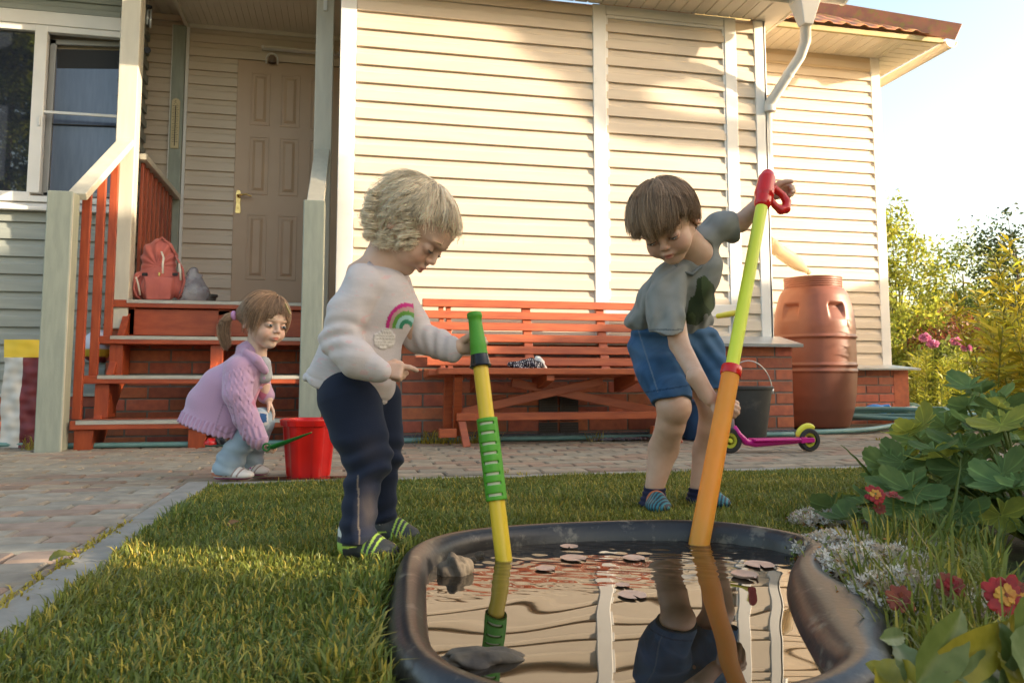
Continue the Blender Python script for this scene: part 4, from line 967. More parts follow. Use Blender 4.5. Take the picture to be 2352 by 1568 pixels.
m_water = MAT("pond_water", (.020, .014, .008), rough=.0, ior=1.85, spec=.5)
o = npmesh("pond_water", V, Fc, m_water, None, smooth=True); tag(o, kind="structure")
# lily pads
m_pad = MAT("lily_pad", (.72, .47, .34), (.60, .37, .26), 30, .6, bump=.15, bscale=60, spec=.25)
pads = [(960, 357, 72, 15), (845, 462, 80, 22), (980, 412, 105, 24), (1270, 412, 90, 20), (1215, 541, 60, 14), (1262, 588, 115, 30), (1870, 443, 115, 20), (1800, 497, 105, 27)]
plab = ["small lily pad near the dark back edge of the pond", "dull lily pad touching the ripples right of the yellow pump", "long lily pad in the middle of the rippled water", "lily pad just left of the orange tube",
        "smallest lily pad behind the largest one", "largest pinkish lily pad at the pond centre", "flat oval lily pad right of the orange tube and nearer the back rim", "round lily pad with a pale upturned rim right of the orange tube"]
for (px, py, w, h), lb in zip(pads, plab):
    u = (900+px/1.96)*.9408; v_ = (1150+py/1.96)*.9408; c = GZ(u, v_, ZWAT+.003); zc = (c-[0, 0, H])@_fw; rad = w/1.96*.9408/F*zc*1.0
    fl = 1.0; m = MB(); n = 40; P = [(c[0], c[1], ZWAT+.0025)]
    a0 = pr_.uniform(-2.2, -.8)
    for k in range(n+1):
        a = a0+.12+(2*math.pi-.24)*k/n; rr = rad*(1+.03*math.sin(5*a))*.62; up_ = .004 if w == 105 and h == 27 else .0004
        P.append((c[0]+rr*math.cos(a)*.9, c[1]+rr*math.sin(a), ZWAT+.0028+.0008*math.sin(3*a)))
    n0 = len(P)
    for k in range(n+1):
        a = a0+.12+(2*math.pi-.24)*k/n; rr = rad*(1+.03*math.sin(5*a))*.66; P.append((c[0]+rr*math.cos(a)*.9, c[1]+rr*math.sin(a), ZWAT+.003+up_))
    m.add(P, [(0, k, k+1) for k in range(1, n+1)]+[(k, n0+k-1, n0+k, k+1) for k in range(1, n+1)])
    o = m.build("lily_pad", m_pad, None, smooth=True); tag(o, lb, "lily pad", "lily pads floating on the pond")
# rocks and bubbles
m_rock = MAT("wet_rock", (.17, .13, .085), (.06, .045, .032), 22, .7, bump=.9, bscale=45, bdist=.006)
for (u, v_, s, sd_, lb) in ((1046, 1316, (.032, .028, .034), 3, "rugged dark stone poking up at the back left of the pond"), (1095, 1516, (.055, .026, .016), 8, "low flat brown stone at the front left of the pond")):
    c = GZ(u, v_, ZWAT); V, Fc = gridblob(c[0], c[1], ZWAT, *s, sd_, n=40, amp=.22, flatb=False); o = npmesh("rock", V, Fc, m_rock, None, smooth=False); tag(o, lb, "stone", "stones in the pond")
m_bub = MAT("bubble", (.5, .45, .38), rough=.02, trans=.9, ior=1.12)
for i, (u, v_, r) in enumerate(((1101, 1276, .011), (1085, 1286, .009))):
    c = GZ(u, v_, ZWAT); m = MB(); m.lathe([(r*math.cos(q), r*math.sin(q)*.8) for q in np.linspace(0, math.pi/2*.98, 10)], (c[0], c[1], ZWAT+.001), 20); tag(m.build("bubble", m_bub, None, smooth=True), ["larger clear bubble beside the back left pond stone", "smaller clear bubble touching the back left pond stone"][i], "bubble", "bubbles on the pond")

# ---------------------------------------------------------------- pump toys
m_pgreen = MAT("pump_green", (.085, .36, .018), (.07, .31, .015), 8, .5, bump=.25, bscale=120); m_pyel = MAT("pump_yellow", (.80, .55, .035), (.76, .52, .03), 5, .35, spec=.5)
m_pblack = MAT("pump_black", (.012, .012, .013), rough=.22)
tz = 1.70; t = thing("water_pump_toy", "yellow toy water pump with green grips and a black collar in the toddler's hand", "water pump", tuple(GZ(1157, 1284, ZWAT)))
end = GZ(1157, 1284, ZWAT); top = ZC(1089, 718, 1.74); ax = end-top; LL = np.linalg.norm(ax); ax /= LL
def onax(v_): # point on the axis at pixel row v_
    q0, q1 = 718., 1284.; return top+ax*LL*((v_-q0)/(q1-q0))
def seg(name, va, vb, r0, r1, mat, par=t, n=28, extra=None):
    m = MB(); m.tube([onax(va), onax(vb)], [r0, r1], n); return m.build(name, mat, par, smooth=True, auto=40)
pxm = 1.0/1045
m = MB(); m.tube([onax(q) for q in (718, 720, 724, 731, 733, 745, 790, 806, 809, 818, 821)], [.0145, .0165, .0170, .0168, .0150, .0150, .0175, .0190, .0180, .0195, .0190], 28); m.build("hand_grip", m_pgreen, t, smooth=True, auto=60)
m = MB(); m.tube([onax(q) for q in (820, 823, 845, 848, 851)], [.0185, .0195, .0225, .0245, .0235], 28); m.build("collar", m_pblack, t, smooth=True, auto=40)
m = MB(); m.tube([onax(q) for q in (845, 1296)], [.0165, .0175], 28); m.build("tube", m_pyel, t, smooth=True, auto=40)
# ribbed foam sleeve with slots
m = MB(); n = 48; va, vb = 972, 1157; rows = 60; V = []; 
rr_ = np.cross(ax, [0, 1, 0]); rr_ /= np.linalg.norm(rr_); uu = np.cross(rr_, ax)
keep = []
for i in range(rows+1):
    p = onax(va+(vb-va)*i/rows)
    for k in range(n): a = 2*math.pi*k/n; V.append(p+.0225*(math.cos(a)*rr_+math.sin(a)*uu))
Fs_ = []
toc = np.array([0, 0, H])-onax(1060); toc -= ax*(toc@ax); a_c = math.atan2(toc@uu, toc@rr_)
for i in range(rows):
    for k in range(n):
        a = 2*math.pi*(k+.5)/n; da = (a-a_c+math.pi) % (2*math.pi)-math.pi; ph = (i % 7.4)
        if -0.95 < da < .72 and 2.2 < ph < 4.2 and 1 < i < 58: continue
        Fs_.append((i*n+k, i*n+(k+1) % n, (i+1)*n+(k+1) % n, (i+1)*n+k))
m.add(V, Fs_); o = m.build("foam_sleeve", m_pgreen, t, smooth=True); so = o.modifiers.new("s", 'SOLIDIFY'); so.thickness = .004; so.offset = -1
m = MB(); m.tube([onax(va+3), onax(vb-3)], .0186, 28); m.build("sleeve_core", MAT("core_pale", (.62, .62, .45), rough=.5), t, smooth=True, auto=40)
# second pump
t2 = thing("water_pump_toy", "orange and yellow toy water pump with a red handle in the boy's hands", "water pump", tuple(GZ(1606, 1246, ZWAT)))
e2 = GZ(1606, 1247, ZWAT); tp2 = ZC(1752, 462, 2.19); col2 = None
m_por = MAT("pump_orange", (1.0, .47, .07), (.98, .42, .055), 5, .4, trans=.0, sss=.25, transl=.4); m_plime = MAT("pump_lime", (.72, .78, .05), rough=.42); m_pred = MAT("pump_red", (.62, .015, .012), rough=.22)
A2 = e2; B2 = tp2
def on2(v_): return B2+(A2-B2)*((v_-462)/(1246-462))*1.0
# perspective-true parameter: march along the axis until the row matches
def row2(v_):
    lo, hi = 0., 1.
    for _ in range(40):
        m_ = (lo+hi)/2; p = B2+(A2-B2)*m_; q = p-[0, 0, H]; z = q@_fw; vv = PPV-F*(q@_up)/z
        if vv < v_: lo = m_
        else: hi = m_
    return B2+(A2-B2)*lo
m = MB(); m.tube([row2(455), row2(850)], [.0165, .0168], 28); m.build("rod", m_plime, t2, smooth=True, auto=40)
m = MB(); m.tube([row2(842), row2(844), row2(858), row2(862)], [.0245, .0260, .0262, .0250], 30); m.build("collar", m_pred, t2, smooth=True, auto=40)
m = MB(); m.tube([row2(856), A2+(A2-B2)*.02], [.0225, .0235], 32); m.build("tube", m_por, t2, smooth=True, auto=40)
ax2 = (row2(500)-row2(600)); ax2 /= np.linalg.norm(ax2)
hb = row2(463); v = Vol(hb-[.10, .10, .06], hb+[.14, .12, .18], .003)
sidev = np.array(_rt)*.95+np.array([0, .3, 0]); sidev -= ax2*(sidev@ax2); sidev /= np.linalg.norm(sidev)
v.cap(hb-ax2*.004, .0235, hb+ax2*.010, .0235, 0); v.cap(hb+ax2*.028, .0275, hb+ax2*.078, .0245, .004); v.cap(hb+ax2*.010, .021, hb+ax2*.03, .026, .003); v.cap(hb+ax2*.078, .022, hb+ax2*.094, .0185, .004)
v.chain([hb+ax2*.028+sidev*.01, hb+ax2*.006+sidev*.040, hb+ax2*.000+sidev*.060, hb+ax2*.012+sidev*.074, hb+ax2*.036+sidev*.074, hb+ax2*.052+sidev*.058, hb+ax2*.06+sidev*.03], [.009, .009, .012, .013, .012, .010, .011], .005)
V, Fc = v.mesh(); npmesh("handle", V, Fc, m_pred, t2, smooth=True)
# ---------------------------------------------------------------- people
fwh = np.array([math.sin(TH), math.cos(TH), 0.]); UPZ = np.array([0, 0, 1.])
def headR(psi, phi, rho):
    a, b_, c = map(math.radians, (psi, phi, rho))
    f = -fwh*math.cos(a)+_rt*math.sin(a); l = _rt*math.cos(a)+fwh*math.sin(a); u = UPZ.copy()
    f, u = f*math.cos(b_)-u*math.sin(b_), u*math.cos(b_)+f*math.sin(b_)
    u, l = u*math.cos(c)+l*math.sin(c), l*math.cos(c)-u*math.sin(c)
    return np.stack([f, l, u], 1)       # columns: forward, left, up
def add_head(v, c, R, s, mouth=0.0, ears=True):
    L = lambda x, y, z: c+R@(np.array([x, y, z])*s)
    E = lambda x, y, z, r, k, op='add': v.ell(L(x, y, z), np.array(r)*s, R, k*s, op)
    E(-.012, 0, .028, (.088, .072, .075), 0); E(.020, 0, .024, (.063, .061, .055), .02); E(.026, 0, -.028, (.050, .053, .056), .025)
    for q in (1, -1):
        E(.046, .030*q, -.037, (.027, .025, .025), .034); v.cap(L(-.002, .046*q, -.034), .017*s, L(.044, .012*q, -.072), .015*s, .025*s)
    E(.053, 0, -.076, (.018, .020, .014), .022)
    for q in (1, -1): E(.084, .030*q, -.004, (.013, .015, .009), .016, 'cut'); E(.0640, .029*q, -.006, (.0150, .0150, .0120), .004)
    E(.066, 0, .014, (.016, .045, .008), .02)
    v.cap(L(.074, 0, .004), .0065*s, L(.0855, 0, -.021), .0078*s, .014*s); E(.0865, 0, -.0235, (.0078, .0085, .0068), .005)
    for q in (1, -1): E(.0815, .0085*q, -.0275, (.0065, .0052, .0052), .005)
    E(.072, 0, -.047, (.012, .019, .012), .014); E(.0820, 0, -.0450, (.0055, .0135, .0036), .005); E(.0800, 0, -.0545-mouth*.6, (.0058, .0115, .0042), .005)
    v.cap(L(.0890, -.012, -.0500-mouth*.3), (.0018+mouth*.4)*s, L(.0890, .012, -.0500-mouth*.3), (.0018+mouth*.4)*s, .003*s, 'cut')
    if ears:
        for q in (1, -1): E(-.010, .071*q, -.010, (.015, .0065, .021), .006); E(-.006, .079*q, -.008, (.009, .005, .013), .006, 'cut'); E(-.012, .073*q, -.028, (.008, .006, .008), .006)
    return L
def skin_col(V, c, R, s, base):
    q = ((V-c)@R)/s; col = np.ones((len(V), 3))*base
    def g(x, y, z, rx, ry, rz): return np.exp(-(((q[:, 0]-x)/rx)**2+((q[:, 1]-y)/ry)**2+((q[:, 2]-z)/rz)**2))[:, None]
    lip = np.clip(g(.083, 0, -.0500, .012, .0145, .0075)*2-.45, 0, 1); ck = g(.06, .034, -.034, .03, .02, .02)+g(.06, -.034, -.034, .03, .02, .02)+.8*g(.092, 0, -.024, .012, .012, .01)+g(-.01, .074, -.01, .02, .012, .03)*1.2+g(-.01, -.074, -.01, .02, .012, .03)*1.2
    col = col*(1-lip)+lip*base*[.92, .48, .50]; col = col*(1-np.clip(ck, 0, 1)*[.0, .15, .15])
    for q_ in (1, -1): e = g(.078, .029*q_, -.006, .012, .017, .012); col = col*(1-.18*np.clip(e, 0, 1)*[.8, 1, .8])
    return col
m_skin = MAT("skin", (1, 1, 1), (.93, .90, .88), 40, .5, vcol=True, sss=.18, spec=.35, bump=.08, bscale=160)
m_skin2 = m_skin
m_eye = MAT("eyeball", (1, 1, 1), rough=.08, vcol=True, spec=.6)
m_lash = MAT("lash", (.035, .02, .014), rough=.7)
def add_eyes(par, L, R, s, open_=.5, look=(0, -.25), iris=(.10, .13, .16), sides=(1, -1), brow=(.22, .14, .08), lash=1.0):
    for q in sides:
        c = L(.0640, .029*q, -.0060); r = .0153*s; gaze = unit(R@np.array([1, look[0], look[1]])); n = 24; V = []; C = []
        top = .0085*open_-.0015; bot = -.0050
        V, Fc = [], []; nu, nv = 26, 14
        for i in range(nu+1):
            y = (-.0125+.025*i/nu); e = max(0, 1-(abs(y)/.0125)**2)**.6
            for j in range(nv+1):
                z = bot*e+(top-bot)*e*j/nv; zz = z; x = math.sqrt(max(1e-8, .0156**2-y*y-zz*zz*1.35)); V.append(c+R@(np.array([x+.0004, y, zz])*s))
        V = np.array(V); Fc = [(i*(nv+1)+j, (i+1)*(nv+1)+j, (i+1)*(nv+1)+j+1, i*(nv+1)+j+1) for i in range(nu) for j in range(nv)]
        dd = unit(V-c)@gaze; ang = np.arccos(np.clip(dd, -1, 1))
        col = np.where(ang[:, None] < .16, [[.008, .008, .01]], np.where(ang[:, None] < .40, [iris], np.where(ang[:, None] < .44, [np.array(iris)*.3], [[.55, .50, .47]])))
        hl = np.linalg.norm(unit(V-c)-unit(gaze+R@np.array([.1, .15, .25])), axis=1) < .09; col[hl] = [1, 1, 1]  # white catchlight painted into the eye colour
        npmesh("eye", V, np.array(Fc), m_eye, par, col=col, smooth=True)
        def arc(zf, off, k0=-1.05, k1=1.05, n_=12, amp=1):
            P = []
            for t_ in np.linspace(k0, k1, n_):
                y = .0127*t_*.98; e = max(0, 1-min(1, abs(y)/.0125)**2)**.6; z = zf*e; P.append(c+R@(np.array([math.sqrt(max(1e-8, .0162**2-y*y-z*z))+off, y, z])*s))
            return P
        m = MB(); m.tube(arc(top+.0006, .0004), [.0003]+[.00105*s*lash]*10+[.0003], 6); m.build("eyelash", m_lash, par, smooth=True)
        m = MB(); m.tube(arc(bot-.0003, .0002), [.0002]+[.0004*s]*10+[.0002], 5); m.build("eyelash", MAT("lid_line", (.30, .15, .10), rough=.6), par, smooth=True)
        # brow
        B = [L(.0815-.010*(t_**2), (.012+.034*t_)*q, .0180+.0035*math.sin(math.pi*t_)-.003*t_) for t_ in np.linspace(0, 1, 8)]
        m = MB(); m.tube(B, [.0008, .0016*s, .0019*s, .0018*s, .0016*s, .0013*s, .001, .0005], 6); m.build("eyebrow", MAT("brow", brow, rough=.9), par, smooth=True)
def add_hand(v, w, d, n, t, L, curls, thumb=(.6, .5, .3), spread=.16, fr=.0062, k=.006, thumb_out=.55, tn=.25):
    """w wrist, d finger direction, n palm side, t thumb side, L hand length; curls: four lists of three joint angles (index first)"""
    d = unit(np.array(d, float)); n = np.array(n, float); n = unit(n-d*(n@d)); t = np.array(t, float); t = unit(t-d*(t@d)-n*(t@n)); w = np.array(w, float); sc_ = L/.11; f = fr*sc_
    pl = .50*L; pw = .36*L
    for q in (-.36, -.12, .12, .36): v.cap(w+t*pw*q*.5, f*1.35, w+d*pl+t*pw*q*1.05, f*1.15, .008*sc_)
    v.ell(w+d*pl*.5+n*f*.3, (L*.27, L*.20, L*.085), np.stack([d, t, n], 1), .008*sc_)
    for i, q in enumerate((.38, .13, -.12, -.36)):
        ln = L*[.43, .48, .45, .35][i]; p = w+d*pl*[.98, 1.02, .98, .90][i]+t*pw*q; a = 0; dd = unit(d+t*spread*q); pts = [p-d*f]; 
        for j in range(3):
            a += curls[i][j]; seg_ = ln*[.44, .31, .25][j]; dj = dd*math.cos(a)+n*math.sin(a); p = p+dj*seg_; pts.append(p)
        v.chain([pts[0]]+pts[1:], [f*1.05, f*1.02, f*.95, f*.82], .0025*sc_)
    p = w+d*L*.14+t*pw*.36+n*f*.6; u_ = unit(d*.65+t*thumb_out+n*tn); pts = [p]
    ang = 0; tdir = u_
    for j in range(3):
        seg_ = L*[.20, .17, .14][j]; tdir = unit(u_*math.cos(ang)+unit(n*.7+d*.5-t*.4)*math.sin(ang)); p = p+tdir*seg_; pts.append(p); ang += thumb[j]
    v.chain(pts, [f*1.5, f*1.25, f*1.05, f*.9], .004*sc_)
def to_px(V):
    q = V-[0, 0, H]; z = q@_fw; return 1176+F*(q@_rt)/z, PPV-F*(q@_up)/z, z
def Tn(zc0):
    return lambda u, v_, dz=0.0: ZC(u, v_, zc0+dz)
def hair_strands(par, name, mat, c, R, s, rad3, crown, n, steps, ds, seed, hairline, radius=.0009, curl=0, cfreq=9, grav=.25, lift=.02, cen=(-.012, 0, .028), tipfade=.35, part=None, jitter=.25, ntube=3, lock=0.0, tone=.3, stop=None, flow=None, zjit=.008):
    r = np.random.default_rng(seed); rad3 = np.array(rad3)*s; cen = np.array(cen)*s; gl = R.T@np.array([0, 0, -1.])
    d = unit(r.normal(size=(n*3, 3))); P0 = cen+d*rad3; q = P0/s; keep = hairline(q); P0 = P0[keep][:n]; n = len(P0); d = unit(P0-cen); crown = unit(np.array(crown, float))
    # locks: strands share a jitter field
    lk = np.stack([np.sin(P0[:, 1]/s*190+2*np.sin(P0[:, 0]/s*90)), np.sin(P0[:, 0]/s*170+P0[:, 2]/s*140), np.sin(P0[:, 2]/s*150+P0[:, 1]/s*120+1)], 1)
    P = [P0]; p = P0.copy(); ph = r.uniform(0, 6.28, n); ln = r.uniform(.7, 1.15, n)[:, None]
    off = (1+lift*r.random((n, 1))); vel = None; dead = np.zeros((n, 1), bool); alive = []; zj = np.zeros((n, 3)); zj[:, 2] = r.normal(size=n)*zjit
    for k in range(steps):
        nr = unit((p-cen)/rad3**1.0/rad3); tdir = p-cen-(crown*rad3); tdir -= nr*np.sum(tdir*nr, 1, keepdims=True); tdir = unit(tdir)
        if flow is not None: tdir = unit(tdir+flow(p/s))
        g_ = gl*grav*(k/steps)*2.2; dirn = unit(tdir+g_+lk*lock+r.normal(size=(n, 3))*jitter*.12)
        if vel is None: vel = dirn
        vel = unit(vel*.45+dirn*.55); pn_ = p+vel*ds*s*ln
        if stop is not None: sb = stop(pn_/s+zj)[:, None] | dead; dead = sb; pn_ = np.where(sb, p+vel*ds*s*.02, pn_); alive.append(~sb[:, 0])
        p = pn_
        e = np.linalg.norm((p-cen)/rad3, axis=1, keepdims=True); lim = off+.10*(k/steps)*lift*8
        p = np.where(e < lim, cen+(p-cen)/e*lim, p)
        pc = p
        if curl: 
            a = ph+cfreq*k/steps*6.28; s1 = unit(np.cross(vel, [[0.3, 1, .2]])); s2 = np.cross(vel, s1); amp = curl*s*min(1, k/steps*1.6); pc = p+(s1*np.cos(a)[:, None]+s2*np.sin(a)[:, None])*amp*r.uniform(.6, 1.2, (n, 1))
        P.append(pc)
    P = np.stack(P, 1); W_ = c+P@R.T
    rr = radius*np.linspace(1, tipfade, steps+1)[None]*r.uniform(.7, 1.3, (n, 1))
    if alive: al_ = np.stack([np.ones(n, bool)]+alive, 1); rr = rr*np.where(al_, 1, .05)
    V, Fc = tubes(W_, rr, ntube)
    kk = (1+tone*(lk[:, 0:1]*.5+r.normal(size=(n, 1))*.5)); col = np.repeat(np.clip(kk, .4, 1.9), (steps+1)*ntube, 0)*np.ones((1, 3))
    return npmesh(name, V, Fc, mat, par, col=col, smooth=True)
def hairmat(name, c, rough=.42): 
    m = MAT(name, c, rough=rough, vcol=True, spec=.6, transl=.12); return m
def shoe(par, heel, toe, w, h, cols, name="shoe", fn=None, seed=0, ankle_r=.03):
    heel = np.array(heel, float); toe = np.array(toe, float); heel[2] = toe[2] = 0; d = toe-heel; L_ = np.linalg.norm(d); d /= L_; s_ = np.array([-d[1], d[0], 0])
    v = Vol(np.minimum(heel, toe)-[.06, .06, .02], np.maximum(heel, toe)+[.06, .06, h+.08], .0024); z0 = .012
    R = np.stack([d, s_, UPZ], 1)
    v.ell(heel+d*L_*.22+UPZ*(z0+h*.40), (L_*.24, w*.5, h*.5), R, .0); v.ell(heel+d*L_*.68+UPZ*(z0+h*.22), (L_*.33, w*.55, h*.36), R, .03); v.cap(heel+d*L_*.22+UPZ*h*.5, ankle_r*.95, heel+d*L_*.20+UPZ*h*1.0, ankle_r, .02); v.ell(heel+d*L_*.5+UPZ*(z0+h*.35), (L_*.3, w*.42, h*.5), R, .02)
    v.plane((0, 0, .004), (0, 0, -1), .004); V, Fc = v.mesh()
    q = (V-heel)@R/np.array([L_, w, h]); col = fn(q) if fn else np.ones((len(V), 3))*cols[0]
    return npmesh(name, V, Fc, cols if not isinstance(cols, (tuple, list)) else MAT(name+"_mat", (1, 1, 1), rough=.6, vcol=True, bump=.2, bscale=200), par, col=col, smooth=True), R, L_
m_vc = MAT("cloth_painted", (1, 1, 1), rough=.92, vcol=True, bump=.45, bscale=420, sheen=.08, bdist=.0012, spec=.2)

# ================================================================ toddler with the yellow pump
tod = thing("person", "curly blond toddler in a pale pink rainbow sweatshirt holding the yellow pump", "person", GZ(850, 1280), "children playing by the pond")
T = Tn(1.73)
R1 = headR(78, 47, 0); hc = T(952, 522); hs = 1.0
v = Vol(GZ(850, 1280)+[-.30, -.30, .02], GZ(850, 1280)+[.42, .35, .95], .0026)
L1 = add_head(v, hc, R1, hs, mouth=.004)
v.cap(L1(-.028, 0, -.035), .045, T(878, 610), .041, .03); v.cap(T(878, 610), .045, T(862, 640), .065, .03)
v.ell(T(858, 700), (.07, .075, .085), None, .03); v.cap(T(845, 740), .062, T(808, 880), .062, .03)
v.chain([T(838, 655, -.06), T(782, 783, -.09), T(868, 846, -.12)], [.027, .024, .018], .01)
v.chain([T(905, 665, .06), T(955, 770, .06), T(1048, 798, .02)], [.026, .022, .018], .01)
v.chain([T(815, 905, -.05), T(852, 1045, -.06), T(822, 1220, -.09)], [.045, .030, .020], .02); v.chain([T(850, 915, .05), T(878, 1045, .05), T(876, 1170, .06)], [.040, .026, .018], .02)
add_hand(v, T(872, 848, -.12), _rt*.96-UPZ*.10-fwh*.1, fwh*.9-UPZ*.35, UPZ+_rt*.2, .088, [[.30, .45, .30], [1.15, 1.25, .6], [1.3, 1.3, .6], [1.35, 1.3, .6]], thumb=(.8, .7, .4), fr=.0070)
gp = onax(786); hw = T(1050, 796, .015)
add_hand(v, hw, _rt*.88+fwh*.36+UPZ*.08, _rt*.55-fwh*.8, UPZ, .094, [[.75, 1.05, .8], [.8, 1.05, .8], [.85, 1.05, .8], [.9, 1.0, .8]], thumb=(.15, .35, .2), fr=.0074, thumb_out=.55, tn=1.1)
V, Fc = v.mesh(); base1 = np.array([.67, .44, .32]); body1 = npmesh("body", V, Fc, m_skin, tod, col=skin_col(V, hc, R1, hs, base1), smooth=True)
add_eyes(tod, L1, R1, hs, open_=.0, look=(0, -.6), sides=(1, -1), brow=(.42, .30, .18))
# sweatshirt
v = Vol(GZ(850, 1280)+[-.30, -.30, .25], GZ(850, 1280)+[.40, .32, .80], .0027)
def E(v, p, r, k=.03, R=None): v.ell(p, r, R, k)
Rt = np.stack([_rt, fwh, UPZ], 1)
v.ell(T(866, 668), (.072, .088, .062), Rt, .0); v.ell(T(860, 715), (.084, .092, .085), Rt, .04); v.ell(T(832, 800), (.091, .085, .105), Rt, .05); v.ell(T(796, 872), (.094, .084, .075), Rt, .05); v.ell(T(848, 890), (.055, .07, .05), Rt, .04)
v.chain([T(842, 652, -.07), T(800, 715, -.10), T(778, 785, -.11)], [.042, .041, .037], .014); v.chain([T(778, 785, -.11), T(820, 822, -.13), T(856, 842, -.13)], [.041, .036, .029], .012)
v.cap(T(852, 840, -.13), .030, T(868, 850, -.128), .0265, .004)
v.chain([T(905, 662, .06), T(945, 740, .08), T(962, 775, .07), T(1010, 792, .05), T(1022, 797, .035)], [.044, .040, .036, .031, .028], .012); v.cap(T(1022, 797, .035), .0285, T(1036, 799, .026), .0265, .003)
hd = T(885, 936)-T(697, 872); hn = unit(np.cross(hd, fwh)); hn = hn if hn[2] < 0 else -hn
v.plane(T(697, 872), hn, .006)
A = T(842, 652, -.07); B = T(778, 785, -.11)
w1 = wr(3, 7, (22, 55), .0026); w1b = wr(33, 6, (55, 110), .0024)
def sw(X):
    el = np.exp(-np.sum((X-T(785, 775, -.12))**2, 1)/.045**2); el2 = np.exp(-np.sum((X-T(1000, 795, .03))**2, 1)/.05**2)
    ax_ = unit(T(856, 842, -.13)-T(778, 785, -.11)); ax3 = unit(T(1040, 797, .03)-T(960, 775, .07)); ax0 = unit(B-A)
    return w1(X)+w1b(X)+.0045*el*np.sin((X@(ax_*.6+ax0*.8))*190+2*np.sin(X@_rt*30))+.0022*el2*np.sin((X@ax3)*230+3*np.sin(X[:, 2]*40))
v.disp(sw)
# hem band groove
hb_ = T(697, 872); v.disp(lambda X: .0022*np.exp(-(((X-hb_)@hn+.017)/.0022)**2)-.0012*(((X-hb_)@hn) > -.015))
v.ell(L1(-.018, 0, -.085), (.050, .050, .03), R1, .006, 'cut')
V, Fc = v.mesh(); pu, pv, pz = to_px(V)
col = np.ones((len(V), 3))*[.60, .535, .520]; r = np.random.default_rng(1); sp_ = wr(77, 6, (160, 400), 1.0)(V); col = col*np.where(sp_[:, None] > 1.2, [[1.05, .86, .86]], [[1, 1, 1]])*(1+.03*sp_[:, None])
def poly(u, v_, P): return inside(u, v_, np.array(P, float))
fr = pz < 1.76
def arcband(u, v_, cu, cv, r0, r1, a0, a1):
    q = np.hypot((u-cu)/1.0, (v_-cv)/1.25); a = np.degrees(np.arctan2(-(v_-cv), u-cu)); return (q > r0)&(q < r1)&(a > a0)&(a < a1)
cu_, cv_ = 934, 755
body_ = fr & (pu > 880)
for (r0, r1, c) in ((40, 48, (.52, .03, .20)), (33, 40, (.50, .30, .28)), (25, 33, (.12, .30, .05)), (17, 25, (.35, .58, .55)), (9, 17, (.04, .24, .13))):
    k = body_ & arcband(pu, pv, cu_, cv_, r0, r1, 20, 178); col[k] = c
# cloud in raised fleece
cl = np.zeros(len(V), bool)
for (x, y, q) in ((873, 778, 15), (888, 768, 14), (893, 785, 14), (880, 790, 13), (870, 788, 10), (899, 774, 9)): cl |= np.hypot(pu-x, pv-y) < q
k = cl & fr & (pz < 1.70); col[k] = (.68, .63, .58)
nr_ = None
V2 = V.copy(); V2[k] += -fwh*.0030*(1+.6*np.sin(V[k, 2:3]*1400)); V2[body_ & arcband(pu, pv, cu_, cv_, 9, 48, 20, 178)] += -fwh*.0012
npmesh("sweatshirt", V2, Fc, m_vc, tod, col=col, smooth=True)
m = MB(); m.tube([T(846, 604, -.046), T(864, 620, -.052), T(890, 640, -.045), T(905, 655, -.02), T(912, 650, .01)], .0048, 8); m.build("collar_rib", MAT("rib_pink", (.48, .38, .36), rough=.9), tod, smooth=True)
# trousers
v = Vol(GZ(850, 1280)+[-.25, -.28, .04], GZ(850, 1280)+[.25, .30, .50], .0027)
v.ell(T(810, 895), (.079, .072, .075), Rt, 0)
v.chain([T(805, 915, -.04), T(826, 1000, -.06), T(846, 1055, -.07), T(832, 1110, -.08), T(826, 1165, -.09), T(822, 1222, -.10)], [.070, .059, .047, .036, .034, .037], .02)
v.chain([T(858, 920, .04), T(876, 1000, .05), T(884, 1050, .05), T(876, 1110, .055), T(876, 1172, .06)], [.062, .050, .041, .035, .033], .015)
v.plane(T(822, 1243, -.10), (0, 0, -1), .004)
w2 = wr(8, 7, (24, 60), .0022)
def tw(X):
    z = X[:, 2]; kn = np.exp(-((z-.20)/.05)**2); lo = np.exp(-((z-.06)/.045)**2); return w2(X)+(.0042*kn+.0036*lo)*np.sin(z*150+2.4*np.sin(X@_rt*38+2)+X@fwh*40)
v.disp(tw); V, Fc = v.mesh(); pu, pv, pz = to_px(V); dirt_ = .5*np.exp(-(((pu-846)/20)**2+((pv-1165)/42)**2))*(pz < 1.70)+.18*np.exp(-(((pu-850)/30)**2+((pv-1030)/30)**2)); dirt_ = np.clip(dirt_*(1+.15*wr(5, 5, (60, 140), 1)(V)), 0, 1)[:, None]
col = np.ones((len(V), 3))*[.014, .020, .040]*(1-dirt_)+np.array([.105, .082, .068])*dirt_; seam = np.abs(pu-(822+.02*(pv-1100))) < 1.6; col[seam & (pz < 1.69) & (pv > 1090)] = (.16, .13, .11)
npmesh("trousers", V, Fc, m_vc, tod, col=col, smooth=True)
def shoefn(q):
    c = np.ones((len(q), 3))*[.028, .032, .033]; x, y, z = q.T
    c[(z < .20)] = [.05, .055, .055]; c[(z < .09)] = [.40, .42, .40]
    lime = (np.abs(z-(.50+.35*x)) < .05) & (x < .42); c[lime] = [.32, .47, .06]
    for x0 in (.50, .60, .70): c[(np.abs(x-x0-.10*(z-.4)) < .020) & (z > .34)] = [.34, .50, .07]
    c[(x < .30) & (z > .86)] = [.55, .55, .52]; c[(x > .22) & (x < .46) & (z > .62) & (z < .84)] = [.03, .035, .036]; c[(x < .16) & (z > .25) & (z < .7)] = [.30, .46, .08]
    return c
o, _, _ = shoe(tod, ZC(783, 1286, 1.64), ZC(912, 1292, 1.60), .064, .062, [(0, 0, 0)], fn=shoefn, ankle_r=.030)
